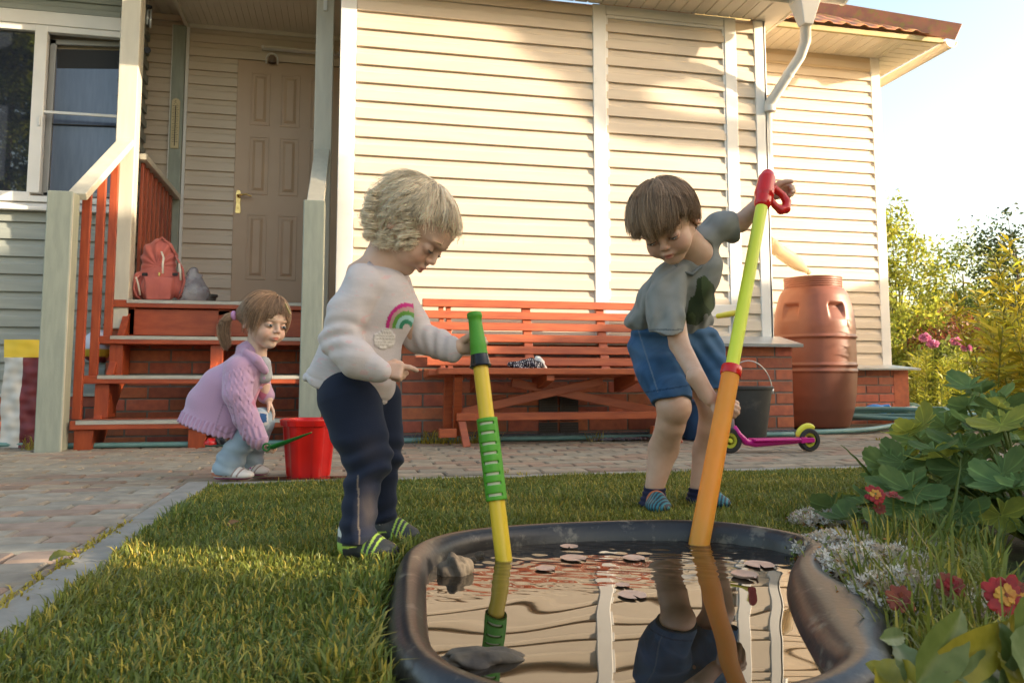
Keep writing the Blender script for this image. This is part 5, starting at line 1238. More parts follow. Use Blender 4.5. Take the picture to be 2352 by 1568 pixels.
o2, _, _ = shoe(tod, ZC(856, 1250, 1.79), ZC(962, 1252, 1.77), .064, .062, [(0, 0, 0)], fn=shoefn, ankle_r=.028)
# hair
m_blond = hairmat("blond_hair", (1.0, .85, .62)); m_blond_d = MAT("blond_base", (.55, .42, .27), rough=.8, bump=.6, bscale=200)
hl1 = lambda q: (q[:, 2] > .62*q[:, 0]-.012) 
v = Vol(hc-.14, hc+.14, .003); v.ell(L1(-.012, 0, .028), np.array([.0895, .0738, .0768])*hs, R1); v.cap(L1(-.07, 0, -.01), .03, L1(-.055, .035, -.03), .025, .02); v.cap(L1(-.07, 0, -.01), .03, L1(-.055, -.035, -.03), .025, .02)
nloc = unit(R1@np.array([.62, 0, -1.])); v.plane(L1(0, 0, -.004), nloc, .01); v.disp(wr(4, 6, (60, 140), .0016)); V, Fc = v.mesh(); npmesh("hair_cap", V, Fc, m_blond_d, tod, smooth=True)
st1 = lambda q: (q[:, 0] > -.01) & (q[:, 2] < .66*q[:, 0]+.018)
hair_strands(tod, "hair", m_blond, hc, R1, hs, (.092, .076, .079), (-.25, 0, .97), 3800, 20, .0058, 1, lambda q: hl1(q) & ((q[:, 0] > -.045) | (q[:, 2] > .06)), .00066, stop=st1, zjit=.014, curl=.0020, cfreq=1.3, grav=.10, lift=.035, lock=.25, tone=.35)
hair_strands(tod, "hair_curls", m_blond, hc, R1, hs, (.092, .077, .080), (-.1, 0, 1), 2200, 24, .0042, 2, lambda q: (q[:, 2] > .62*q[:, 0]-.015) & (q[:, 0] < .02) & (q[:, 2] < .075), .00062, curl=.0080, cfreq=2.3, grav=.22, lift=.14, stop=st1, lock=.30, tone=.45)
def ringlets(par, name, mat, anchors, seed, R_=.008, rad=.0008, turns=2.2, nst=26):
    r = np.random.default_rng(seed); A_ = []
    for (a, b_) in anchors:
        a, b_ = np.array(a), np.array(b_); d = b_-a
        s1 = unit(np.cross(d, [.3, .9, .1])); s2 = unit(np.cross(d, s1)); rr = R_*r.uniform(.7, 1.2); ph = r.uniform(0, 6.28); tn_ = turns*r.uniform(.8, 1.25)
        for k in range(nst):
            o = r.normal(size=3)*.0036; t_ = np.linspace(0, 1, 28)[:, None]; g_ = rr*np.minimum(1, t_*3)*(1-.25*t_); a_ = ph+tn_*6.28*t_*(1+r.normal()*.07)+r.normal()*.30; A_.append(a+o+d*t_+s1*np.cos(a_)*g_+s2*np.sin(a_)*g_)
    V, Fc = tubes(np.array(A_), rad*np.linspace(1, .5, 28)[None], 3); k = np.repeat(r.uniform(.7, 1.35, len(A_)), 28*3)[:, None]; return npmesh(name, V, Fc, mat, par, col=k*np.ones((1, 3)), smooth=True)
an = []; r_ = random.Random(2)
for (u, v_) in ((866, 470), (858, 500), (862, 525), (880, 540), (900, 545), (918, 520), (935, 500), (940, 520), (905, 500), (890, 480), (958, 520), (925, 545), (872, 450), (950, 545), (915, 480), (882, 515)):
    z_ = -.075+.0004*abs(u-930)*1.6; an.append((T(u+6, v_-22, z_), T(u-4+r_.uniform(-10, 6), v_+r_.uniform(14, 28), z_-.004)))
for (u, v_) in ((850, 455), (843, 480), (842, 505), (850, 528), (868, 548), (888, 558), (912, 560), (938, 556)):
    for z_ in (-.06, -.02, .03): an.append((T(u+14, v_-20, z_), T(u-6+r_.uniform(-8, 6), v_+r_.uniform(8, 22), z_)))
ringlets(tod, "curly_hair", m_blond, an, 6, R_=.0095, rad=.00058, nst=40)
# ================================================================ boy with the orange pump
boy = thing("person", "brown haired boy in a grey t-shirt and denim shorts leaning over the orange pump", "person", GZ(1560, 1172), "children playing by the pond")
B_ = Tn(2.28); gB = GZ(1560, 1172)
R2 = headR(-24, 40, -13); hc2 = ZC(1530, 512, 2.10); hs2 = 1.06
v = Vol(gB+[-.30, -.42, .0], gB+[.40, .30, 1.10], .0030)
L2 = add_head(v, hc2, R2, hs2, mouth=.003)
v.cap(L2(-.03, 0, -.04), .046, B_(1596, 580, -.08), .046, .03); v.cap(B_(1596, 580, -.08), .046, B_(1588, 640, -.03), .055, .03)
v.ell(B_(1566, 680, 0), (.085, .055, .08), Rt, .03); v.ell(B_(1548, 770, .06), (.12, .085, .09), Rt, .04)
tubeP = row2(948); ztb = (row2(930)-[0, 0, H])@_fw+.036
hwr = np.array(row2(915))-_rt*.035+fwh*.035+UPZ*.0
v.chain([B_(1535, 655, -.10), B_(1560, 790, -.17), ZC(1622, 905, ztb+.01)], [.034, .027, .020], .012)
v.cap(ZC(1598, 865, ztb+.015), .0245, ZC(1630, 915, ztb+.004), .0180, .01)
add_hand(v, ZC(1634, 916, ztb), _rt*.90-UPZ*.42+fwh*.02, -fwh, -UPZ-_rt*.3, .112, [[1.25, .85, .55], [1.25, .9, .55], [1.25, .9, .55], [1.25, .9, .55]], thumb=(.1, .25, .2), fr=.0076, thumb_out=1.0, tn=.9)
# left arm up to the red handle
v.chain([B_(1636, 525, -.04), B_(1700, 512, .00), B_(1752, 462, -.04)], [.034, .027, .021], .012)
hbb = np.array(row2(463)); hh_ = hbb+ax2*.055+sidev*.045+fwh*.012
v.cap(B_(1748, 465, -.04), .0215, ZC(1764, 446, 2.25), .018, .012)
add_hand(v, ZC(1764, 446, 2.25), unit(ax2*.62+sidev*.78), unit(-fwh*.75-ax2*.45+sidev*.2), unit(ax2*.8-sidev*.6), .108, [[.75, 1.1, .8], [.8, 1.1, .8], [.85, 1.1, .8], [.85, 1.1, .8]], thumb=(.5, .4, .3), fr=.0074)
# legs
v.chain([B_(1512, 820, .10), B_(1548, 935, -.06), B_(1540, 975, -.045), B_(1524, 1030, .005), B_(1504, 1115, -.01)], [.066, .047, .040, .043, .028], .02)
v.ell(B_(1550, 938, -.075), (.038, .036, .042), Rt, .02)
v.chain([B_(1602, 820, .12), B_(1640, 935, .02), B_(1634, 985, .03), B_(1622, 1035, .06), B_(1606, 1118, .03)], [.064, .044, .038, .040, .027], .02)
V, Fc = v.mesh(); base2 = np.array([.61, .39, .275]); npmesh("body", V, Fc, m_skin, boy, col=skin_col(V, hc2, R2, hs2, base2), smooth=True)
add_eyes(boy, L2, R2, hs2, open_=.12, look=(0, -.55), brow=(.20, .125, .07), lash=.9)
v = Vol(gB+[-.30, -.42, .45], gB+[.36, .30, 1.02], .0030)
v.ell(B_(1592, 612, -.05), (.078, .066, .050), Rt, 0); v.ell(B_(1580, 640, -.045), (.096, .078, .075), Rt, .04); v.ell(B_(1556, 690, -.005), (.116, .086, .085), Rt, .05); v.ell(B_(1538, 738, .04), (.130, .090, .060), Rt, .05)
v.chain([B_(1545, 640, -.09), B_(1530, 690, -.13), B_(1528, 728, -.15)], [.052, .050, .052], .02); v.chain([B_(1528, 715, -.15), B_(1530, 772, -.165)], [.048, .050], .01)
v.chain([B_(1622, 548, -.06), B_(1648, 522, -.05), B_(1684, 528, -.02)], [.045, .044, .042], .025)
v.plane(B_(1530, 765, -.165), (0, 0, -1), 0)
dn = unit(B_(1684, 528, -.02)-B_(1630, 530, -.05)+UPZ*.0); v.plane(B_(1681, 528, -.02), dn+UPZ*.15, .002)
v.cap(B_(1608, 560, -.06), .056, B_(1600, 600, -.06), .066, .02)
v.ell(B_(1598, 574, -.115), (.044, .05, .036), Rt, .008, 'cut')
w3 = wr(13, 7, (18, 45), .0028)
dg = unit(_rt*.55+UPZ*.83)
w3b = wr(14, 6, (45, 90), .0022)
def tee(X):
    p = X-B_(1560, 690); side = unit(_rt*.85-UPZ*.5); return w3(X)+w3b(X)+.0052*np.sin(p@side*75+2.0*np.sin(p@dg*16)+.5)*np.exp(-(p@side/.12)**2)+.0035*np.exp(-((X[:, 2]-B_(1540, 742)[2])/.03)**2)*np.sin(X@_rt*140+4*X[:, 2])
v.disp(tee); V, Fc = v.mesh(); pu, pv, pz = to_px(V)
hemz = (pu < 1480) | (pu > 1572)
col = np.ones((len(V), 3))*[.25, .25, .232]*(1+.06*wr(2, 6, (90, 240), 1)(V)[:, None])
# faded dark green leafy print on the chest
pr1 = poly(pu, pv, [(1600, 640), (1618, 632), (1640, 655), (1648, 690), (1636, 720), (1600, 748), (1572, 742), (1580, 700)]) & (pz < 2.32); bl_ = wr(31, 6, (40, 95), 1.0)(V)
col[pr1 & (bl_ > -.2)] = (.045, .062, .030); col[pr1 & (bl_ > .9)] = (.085, .11, .05); col[pr1 & (bl_ < -.9)] = (.03, .032, .026)
cuff = (np.abs(pv-757) < 1.4) & (pu < 1572) & (pu > 1490) & (pz < 2.2); col[cuff] = (.10, .11, .11)
npmesh("t_shirt", V, Fc, m_vc, boy, col=col, smooth=True)
m = MB(); m.tube([B_(1500, 610, -.13)*0+L2(-.06, -.045, -.075), B_(1558, 622, -.135), B_(1590, 630, -.13), B_(1618, 604, -.105), B_(1632, 575, -.075), B_(1622, 545, -.045)], .0050, 8); m.build("collar_rib", MAT("rib_grey", (.145, .16, .16), rough=.9), boy, smooth=True)
v = Vol(gB+[-.30, -.25, .25], gB+[.30, .32, .60], .0030)
v.ell(B_(1546, 788, .05), (.132, .082, .062), Rt, 0); v.ell(B_(1548, 765, .04), (.128, .080, .03), Rt, .03)
v.chain([B_(1506, 812, .05), B_(1520, 860, .00), B_(1540, 908, -.045)], [.078, .070, .058], .03); v.cap(B_(1537, 896, -.04), .0625, B_(1542, 912, -.05), .0610, .003)
v.chain([B_(1604, 812, .07), B_(1622, 850, .05), B_(1636, 884, .03)], [.078, .068, .056], .03); v.cap(B_(1634, 872, .03), .060, B_(1637, 886, .028), .0585, .003)
hn3 = unit(np.array(-UPZ*.95-_rt*.02-fwh*.25)+_rt*.10); v.plane(B_(1540, 922, -.05), hn3, 0)
hn4 = -UPZ; 
w4 = wr(23, 7, (25, 60), .0030)
v.disp(lambda X: w4(X)+.0048*np.sin((X@unit(UPZ*.8+_rt*.6))*110+2.5*np.sin(X@_rt*22))*np.exp(-((X[:, 2]-B_(1550, 815, .05)[2])/.06)**2)); V, Fc = v.mesh(); pu, pv, pz = to_px(V)
# trim the far leg at its own hem
cz = V[Fc].mean(1); cpu, cpv, _ = to_px(cz); Fc = Fc[~((cpu > 1590) & (cpv > 892))]
col = np.ones((len(V), 3))*[.040, .098, .200]*(1+.10*wr(19, 6, (60, 200), 1)(V)[:, None]); light = np.clip(wr(6, 5, (14, 30), 1)(V), 0, 1)[:, None]; col = col*(1-.45*light)+np.array([.12, .21, .33])*.45*light
edge = V[:, 2]; seam = np.abs(pu-(1468+.32*(pv-765))) < 1.6; col[seam & (pv < 900)] = (.13, .18, .25); seam = (np.abs(pv-(898+.0*(pu-1500)-.16*(pu-1500))) < 1.6) & (pu < 1590); col[seam] = (.02, .05, .11)
npmesh("denim_shorts", V, Fc, m_vc, boy, col=col, smooth=True)
for (a, b_, rr) in ((B_(1504, 1122, -.01), B_(1497, 1160, -.015), .034), (B_(1606, 1122, .03), B_(1600, 1160, .03), .033)):
    v = Vol(np.minimum(a, b_)-.08, np.maximum(a, b_)+.08, .003); v.chain([a+UPZ*.0, (a+b_)/2, b_], [rr*.93, rr*.92, rr*1.05], .01); v.cap(b_, rr*.95, b_-fwh*.05-UPZ*.01, rr*.75, .02); v.plane(a+UPZ*.002, UPZ, .0); v.plane((0, 0, .012), (0, 0, -1), 0); v.disp(lambda X: .0016*np.sin(X[:, 2]*420+X[:, 0]*25)); V, Fc = v.mesh(); npmesh("sock", V, Fc, MAT("sock_navy", (.010, .012, .040), (.014, .016, .05), 30, .95, bump=.5, bscale=300), boy, smooth=True)
def sandalfn(q):
    c = np.ones((len(q), 3))*[.012, .014, .045]; x, y, z = q.T; c[z < .22] = [.03, .04, .05]; c[(x > .55) & (z > .2)] = [.03, .18, .22]; c[(x > .55) & (z > .2) & (np.sin(x*60+y*30) > .0)] = [.015, .02, .03]; c[(np.abs(x-.52) < .06) & (z > .3)] = [.50, .12, .03]; return c
shoe(boy, ZC(1500, 1160, 2.31), ZC(1518, 1172, 2.14), .066, .060, [(0, 0, 0)], name="sandal", fn=sandalfn, ankle_r=.03); shoe(boy, ZC(1604, 1160, 2.35), ZC(1668, 1168, 2.22), .064, .058, [(0, 0, 0)], name="sandal", fn=sandalfn, ankle_r=.03)
# boy hair: straight, whorl at the crown, heavy fringe
m_brown = hairmat("brown_hair", (.42, .265, .155), .40); m_brown_d = MAT("brown_base", (.12, .075, .045), rough=.7, bump=.5, bscale=180)
hl2 = lambda q: (q[:, 2] > np.where(q[:, 0] > .03, .030, np.where(q[:, 0] > -.02, .005, -.03)))
v = Vol(hc2-.16, hc2+.16, .003); v.ell(L2(-.012, 0, .028), np.array([.091, .0760, .0785])*hs2, R2); v.ell(L2(.026, 0, .040), np.array([.058, .060, .045])*hs2, R2, .02); v.plane(L2(0, 0, .008), unit(R2@np.array([.30, 0, -1.])), .008); v.ell(L2(-.055, 0, -.01), np.array([.04, .06, .035])*hs2, R2, .02); V, Fc = v.mesh(); npmesh("hair_cap", V, Fc, m_brown_d, boy, smooth=True)
st2 = lambda q: ((q[:, 0] > .035) & (q[:, 2] < .028+.009*np.sin(q[:, 1]*120)+.005*np.sin(q[:, 1]*310))) | ((q[:, 0] > .0) & (q[:, 0] <= .035) & (q[:, 2] < .004)) | ((q[:, 0] > -.02) & (q[:, 0] <= .0) & (q[:, 2] < -.012)) | (q[:, 2] < -.055)
hair_strands(boy, "hair", m_brown, hc2, R2, hs2, (.094, .0785, .081), (-.35, 0.05, .93), 8200, 22, .0074, 3, lambda q: (q[:, 2] > .012+.25*np.maximum(q[:, 0], 0)), .00068, stop=st2, curl=0, grav=.18, lift=.09, lock=.06, tone=.35, tipfade=.3)
hair_strands(boy, "hair_fringe", m_brown, hc2, R2, hs2, (.096, .080, .083), (-.35, 0.05, .93), 2200, 20, .0070, 4, lambda q: (q[:, 2] > .035) & (q[:, 0] > .01), .00068, stop=st2, curl=0, grav=.20, lift=.14, lock=.12, tone=.5, tipfade=.25)
# ================================================================ girl with the green scoop
girl = thing("person", "little girl with a ponytail in a lilac cable knit cardigan bending with a green scoop", "person", GZ(540, 1100), "children playing by the pond")
Gp = Tn(3.0); gG = GZ(540, 1100)
R3 = headR(54, 10, 4); hc3 = Gp(608, 739); hs3 = 1.05
v = Vol(gG+[-.30, -.30, .0], gG+[.36, .40, .80], .0031)
L3 = add_head(v, hc3, R3, hs3)
v.cap(L3(-.02, 0, -.04), .040, Gp(588, 822), .036, .03); v.cap(Gp(588, 822), .038, Gp(565, 860), .045, .02); v.cap(Gp(565, 860), .045, Gp(505, 935), .05, .02)
v.chain([Gp(552, 850, -.05), Gp(558, 940, -.08), Gp(592, 1008, -.08)], [.034, .028, .021], .01); v.chain([Gp(596, 850, .07), Gp(605, 890, .08), Gp(616, 917, .08)], [.032, .026, .019], .01)
v.chain([Gp(510, 945, -.02), Gp(588, 968, -.03), Gp(532, 1070, -.05)], [.04, .034, .025], .02); v.chain([Gp(520, 945, .05), Gp(600, 968, .06), Gp(582, 1060, .07)], [.04, .032, .024], .02)
add_hand(v, Gp(596, 1014, -.08), unit(_rt*.62-UPZ*.72), unit(_rt*.6+UPZ*.55+fwh*.3), -fwh*.8+UPZ*.3, .092, [[.6, .9, .7], [.7, 1.0, .7], [.8, 1.0, .7], [.9, 1.0, .7]], thumb=(.3, .4, .3), fr=.0070)
add_hand(v, Gp(616, 918, .08), unit(_rt*.42-UPZ*.9), unit(-_rt*.8-UPZ*.3-fwh*.3), unit(-fwh*.6+_rt*.6), .092, [[.15, .35, .2], [.3, .4, .3], [.45, .5, .3], [.6, .5, .4]], spread=.7, thumb=(.2, .2, .2), fr=.0066)
V, Fc = v.mesh(); base3 = np.array([.69, .49, .38]); npmesh("body", V, Fc, m_skin, girl, col=skin_col(V, hc3, R3, hs3, base3), smooth=True)
add_eyes(girl, L3, R3, hs3, open_=.62, look=(.0, -.15), iris=(.055, .075, .09), brow=(.42, .30, .21), lash=.6)
# cardigan
v = Vol(gG+[-.32, -.30, .08], gG+[.30, .36, .66], .0030)
v.ell(Gp(570, 842), (.072, .085, .060), Rt, 0); v.ell(Gp(552, 868), (.088, .090, .075), Rt, .04); v.ell(Gp(515, 884), (.088, .085, .078), Rt, .05); v.ell(Gp(488, 925), (.100, .090, .085), Rt, .06); v.cap(Gp(560, 862), .072, Gp(486, 1000), .136, .06, sq=(fwh, .9))
v.ell(Gp(462, 960), (.070, .085, .06), Rt, .03)
v.plane(Gp(413, 963), unit(-UPZ-_rt*.31), .004)
v.plane(Gp(612, 853), unit(_rt*.93-UPZ*.34), .02)
v.chain([Gp(548, 850, -.06), Gp(546, 905, -.09), Gp(562, 955, -.10), Gp(586, 1000, -.10)], [.055, .053, .047, .038], .008); v.cap(Gp(579, 990, -.10), .0415, Gp(592, 1008, -.10), .0385, .003)
v.chain([Gp(594, 850, .06), Gp(600, 885, .09), Gp(611, 908, .09)], [.045, .036, .033], .012)
v.cap(Gp(572, 812, .0), .050, Gp(575, 835, 0), .062, .01)
v.chain([Gp(552, 800, .0), Gp(566, 810, -.050), Gp(590, 826, -.065), Gp(610, 852, -.04)], [.016, .017, .017, .013], .006)
w5 = wr(43, 7, (16, 40), .0022); hA = Gp(413, 963); hN = unit(-UPZ-_rt*.31)
aA = Gp(546, 860, -.09); aD = unit(Gp(586, 1000, -.10)-aA); aS = unit(np.cross(aD, fwh))
def knit(X):
    p = X-hA; hd_ = p@hN; along = X@unit(np.array(_rt)-hN*(_rt@hN)); rib = (hd_ > -.040)*.0034*np.sin(along*330)
    q = X-aA; al = q@aD; ac = q@aS; near = (np.abs(ac) < .055) & (q@fwh < .03) & (al > -.02) & (al < .25)
    cab = .0032*np.sin(al*140+1.9*np.sign(np.sin(ac*150)))*np.cos(ac*150)**2*near*(al < .205); crib = near*(al >= .205)*.0026*np.sin(ac*330)
    body = .0006*np.sin(X[:, 2]*700)
    s0 = .003*np.exp(-((np.abs(ac)-.047)/.005)**2)*near
    return w5(X)+rib-cab+crib+body*0+s0
v.disp(knit); V, Fc = v.mesh(); pu, pv, pz = to_px(V)
col = np.ones((len(V), 3))*[.50, .310, .455]; ins_ = poly(pu, pv, [(612, 853), (618, 900), (590, 940), (578, 925), (600, 880)]) & (pz < 3.06); col[ins_] = (.52, .16, .26)
pk = poly(pu, pv, [(512, 925), (536, 935), (548, 990), (520, 998), (492, 985)]) & (pz < 2.97); pe = pk & ~poly(pu, pv, [(514, 929), (533, 938), (544, 986), (520, 994), (496, 982)]); col[pe] *= .72
npmesh("knit_cardigan", V, Fc, MAT("wool_lilac", (1, 1, 1), rough=.95, vcol=True, bump=.8, bscale=330, sheen=.4, bdist=.002), girl, col=col, smooth=True)
v = Vol(Gp(610, 840)-.1, Gp(610, 840)+.1, .003); v.cap(Gp(604, 835, -.01), .030, Gp(606, 862, -.0), .032, .01); v.disp(wr(2, 5, (40, 90), .0015)); V, Fc = v.mesh(); npmesh("undershirt", V, Fc, MAT("jersey_pale", (.42, .43, .45), rough=.9), girl, smooth=True)
for (u, v_) in ((607, 868), (600, 890)): p = Gp(u, v_, -.075); m = MB(); m.tube([p, p-fwh*.003], .0055, 12); m.build("button", MAT("button_pink", (.52, .30, .42), rough=.4), girl)
# jeans
v = Vol(gG+[-.28, -.25, .02], gG+[.30, .36, .45], .0030)
v.chain([Gp(515, 940, .02), Gp(560, 960, -.01), Gp(588, 965, -.03)], [.045, .046, .050], .02); v.chain([Gp(590, 968, -.04), Gp(562, 1010, -.04), Gp(535, 1045, -.05), Gp(525, 1075, -.06)], [.048, .045, .050, .055], .02)
v.chain([Gp(600, 966, .06), Gp(590, 1010, .06), Gp(582, 1040, .07), Gp(580, 1062, .07)], [.050, .042, .040, .041], .012); v.plane(Gp(525, 1087, -.06), -UPZ, .002)
w6 = wr(53, 7, (25, 60), .0026); v.disp(lambda X: w6(X)+.004*np.sin(X[:, 2]*120+X@_rt*40)*np.exp(-((X[:, 2]-.10)/.06)**2)); V, Fc = v.mesh(); pu, pv, pz = to_px(V)
col = np.ones((len(V), 3))*[.30, .38, .44]*(1+.10*wr(9, 6, (50, 150), 1)(V)[:, None]); col[poly(pu, pv, [(597, 948), (612, 950), (613, 968), (604, 972), (596, 958)]) & (pz < 3.05)] = (.03, .085, .21); fr_ = poly(pu, pv, [(593, 944), (615, 946), (617, 974), (603, 978), (592, 962)]) & ~poly(pu, pv, [(597, 948), (612, 950), (613, 968), (604, 972), (596, 958)]); col[fr_ & (pz < 3.05)] = (.5, .5, .5)
npmesh("jeans", V, Fc, m_vc, girl, col=col, smooth=True)
def sandal2(q):
    c = np.ones((len(q), 3))*[.70, .66, .62]; x, y, z = q.T; c[z < .14] = [.66, .62, .58]; c[(z >= .14) & (z < .27)] = [.40, .06, .22]
    for x0 in (.42, .56, .70): c[(np.abs(x-x0-.15*(z-.5)) < .022) & (z > .36)] = [.30, .20, .17]
    c[(np.hypot((x-.50), (z-.72)*.7) < .045)] = [.45, .04, .25]; c[(x < .32) & (z > .36) & (z < .62)] = [.55, .20, .12]; return c
shoe(girl, ZC(488, 1100, 2.93), ZC(582, 1102, 2.91), .060, .052, [(0, 0, 0)], name="sandal", fn=sandal2, ankle_r=.028); shoe(girl, ZC(552, 1092, 3.07), ZC(616, 1092, 3.03), .058, .050, [(0, 0, 0)], name="sandal", fn=sandal2, ankle_r=.026)
m_lbr = hairmat("light_brown_hair", (.42, .265, .16), .40); m_lbr_d = MAT("lbrown_base", (.13, .08, .048), rough=.7, bump=.5, bscale=180)
tie = Gp(540, 724, -.01); tl = (R3.T@(tie-hc3))/hs3
v = Vol(hc3-.15, hc3+.15, .003); v.ell(L3(-.012, 0, .028), np.array([.0900, .0742, .0768])*hs3, R3); v.plane(L3(0, 0, -.002), unit(R3@np.array([.62, 0, -1.])), .008); V, Fc = v.mesh(); npmesh("hair_cap", V, Fc, m_lbr_d, girl, smooth=True)
def pull(q):
    d = (np.array(tl)-q); w_ = np.clip((.055-q[:, 0:1])/.05, 0, 1); return unit(d)*w_*3.2
st3 = lambda q: (q[:, 0] > .02) & (q[:, 2] < .045-.9*np.maximum(np.abs(q[:, 1])-.012, 0)) & (np.abs(q[:, 1]) < .056)
hair_strands(girl, "hair", m_lbr, hc3, R3, hs3, (.0925, .0765, .079), (.45, .25, .85), 3600, 16, .0072, 5, lambda q: (q[:, 2] > .62*q[:, 0]-.006) & (q[:, 0] < .062), .0009, stop=st3, curl=0, grav=.0, lift=.05, lock=.10, tone=.4, flow=pull)
hair_strands(girl, "hair_fringe", m_lbr, hc3, R3, hs3, (.0935, .078, .081), (.30, .25, .9), 1500, 17, .0070, 6, lambda q: (q[:, 2] > .048) & (q[:, 0] > .0), .0009, stop=st3, curl=0, grav=.25, lift=.10, lock=.10, tone=.45)
r = np.random.default_rng(8); A_ = []
for k in range(900):
    o = unit(r.normal(size=3))*r.random()**.5; K_ = [(540, 724), (526, 726), (515, 742), (512, 765), (520, 790), (517, 800)]; wd = [.007, .014, .020, .024, .020, .012]
    pts = np.array([Gp(u, v_, -.01)+o*w_*(1+.2*r.normal())+np.array([r.normal()*.002, 0, 0]) for (u, v_), w_ in zip(K_, wd)]); tt = np.linspace(0, 5*r.uniform(.75, 1.0), 18)
    A_.append(np.stack([np.interp(tt, range(6), pts[:, i]) for i in range(3)], 1))
A_ = np.array(A_)
for _ in range(3): A_[:, 1:-1] = (A_[:, :-2]+A_[:, 1:-1]*2+A_[:, 2:])/4
V, Fc = tubes(A_, .0009*np.linspace(1, .4, 18)[None], 3); npmesh("ponytail", V, Fc, m_lbr, girl, col=np.repeat(r.uniform(.6, 1.5, 900), 54)[:, None]*np.ones((1, 3)), smooth=True)
m = MB(); tdir_ = unit(Gp(526, 726, -.01)-tie)
cA, cB = tie-tdir_*.004, tie+tdir_*.012; m.tube([cA, cA+(cB-cA)*.3, cA+(cB-cA)*.7, cB], [.013, .018, .018, .013], 16); m.build("hair_tie", MAT("tie_pink", (.62, .30, .52), rough=.7), girl, smooth=True)
m = MB(); a, b_ = Gp(655, 697, -.03), Gp(667, 722, -.03); m.bar(a, b_, .010, .004, up=(-.7, -.3, .6)); m.build("hair_clip", MAT("clip_yellow", (.66, .50, .22), rough=.35), girl, bevel=.002)
# green scoop
sp = thing("toy_scoop", "dark green plastic toy scoop in the girl's hand above the red bucket", "scoop", Gp(618, 1028, -.1)); m_gr = MAT("scoop_green", (.02, .24, .04), (.015, .20, .03), 10, .3, transl=.2)
a = Gp(616, 1029, -.11); b_ = Gp(716, 997, -.13); d = b_-a
m = MB(); V = []; n = 16; K = 8
for i in range(n+1):
    q = i/n; w = .026*(1-q)**.75*min(1, .45+q*4)+.004; cpt = a+d*q
    s_ = unit(np.cross(d, UPZ)); 
    for k in range(K+1): t_ = k/K*math.pi; V.append(cpt+s_*w*math.cos(t_)*1.0-UPZ*w*.7*math.sin(t_)+UPZ*.008)
m.add(V, [(i*(K+1)+k, i*(K+1)+k+1, (i+1)*(K+1)+k+1, (i+1)*(K+1)+k) for i in range(n) for k in range(K)]); o = m.build("blade", m_gr, sp, smooth=True); so = o.modifiers.new("s", 'SOLIDIFY'); so.thickness = .003
m = MB(); m.tube([a+[.0, 0, .006]+fwh*0+np.array(_rt)*(.013*math.cos(q))+UPZ*.013*math.sin(q)-fwh*.02 for q in np.linspace(0, 6.283, 20)], .0035, 8, cap=False); m.build("ring_handle", m_gr, sp, smooth=True)
# ---------------------------------------------------------------- vegetation
def leafmat(name, c1, c2, transl=.45, rough=.45, spec=.4):
    return MAT(name, c1, c2, 3, rough, vcol=True, transl=transl, spec=spec)
def unit(v): return v/(np.linalg.norm(v, axis=-1, keepdims=True)+1e-9)
def leaves(C, size, r, aspect=.5, up=.35, vary=.35, D=None):
    """C (n,3) centres -> folded 6-vertex leaves; returns V,F,col"""
    n = len(C); d = unit(r.normal(size=(n, 3))) if D is None else D
    nrm = unit(r.normal(size=(n, 3))+np.array([0, 0, up*2])); s_ = unit(np.cross(d, nrm)); nrm = np.cross(s_, d)
    L = size*(1+vary*r.uniform(-1, 1, (n, 1))); w = L*aspect*.5
    a = C-d*L*.5; b_ = C+d*L*.5; m1 = C-d*L*.12
    V = np.stack([a, m1+s_*w+nrm*L*.08, b_-nrm*L*.10, m1-s_*w+nrm*L*.08], 1).reshape(-1, 3)
    i = np.arange(n)[:, None]*4; Fc = np.concatenate([i+[0, 1, 2, 3]], 1)
    k = r.uniform(.55, 1.35, (n, 1)); c = np.concatenate([k*r.uniform(.9, 1.15, (n, 1)), k, k*r.uniform(.7, 1.1, (n, 1))], 1)
    return V, Fc, np.repeat(c, 4, 0)
def clumps(center, radii, nclump, per, cr, r, hollow=.55):
    """leaf positions in clumps spread through an ellipsoid crown"""
    d = unit(r.normal(size=(nclump, 3))); rad = hollow+(1-hollow)*r.random((nclump, 1))**.7
    cc = np.array(center)+d*rad*np.array(radii)*(1+.22*np.sin(d[:, :1]*7+d[:, 2:]*5))
    P = np.repeat(cc, per, 0)+r.normal(size=(nclump*per, 3))*cr*np.repeat(r.uniform(.5, 1.3, (nclump, 1)), per, 0)*[1, 1, .8]
    return P, cc
m_bark = MAT("bark", (.12, .09, .06), (.06, .045, .03), 20, .9, bump=.8, bscale=60, stretch=(1, 1, .3))
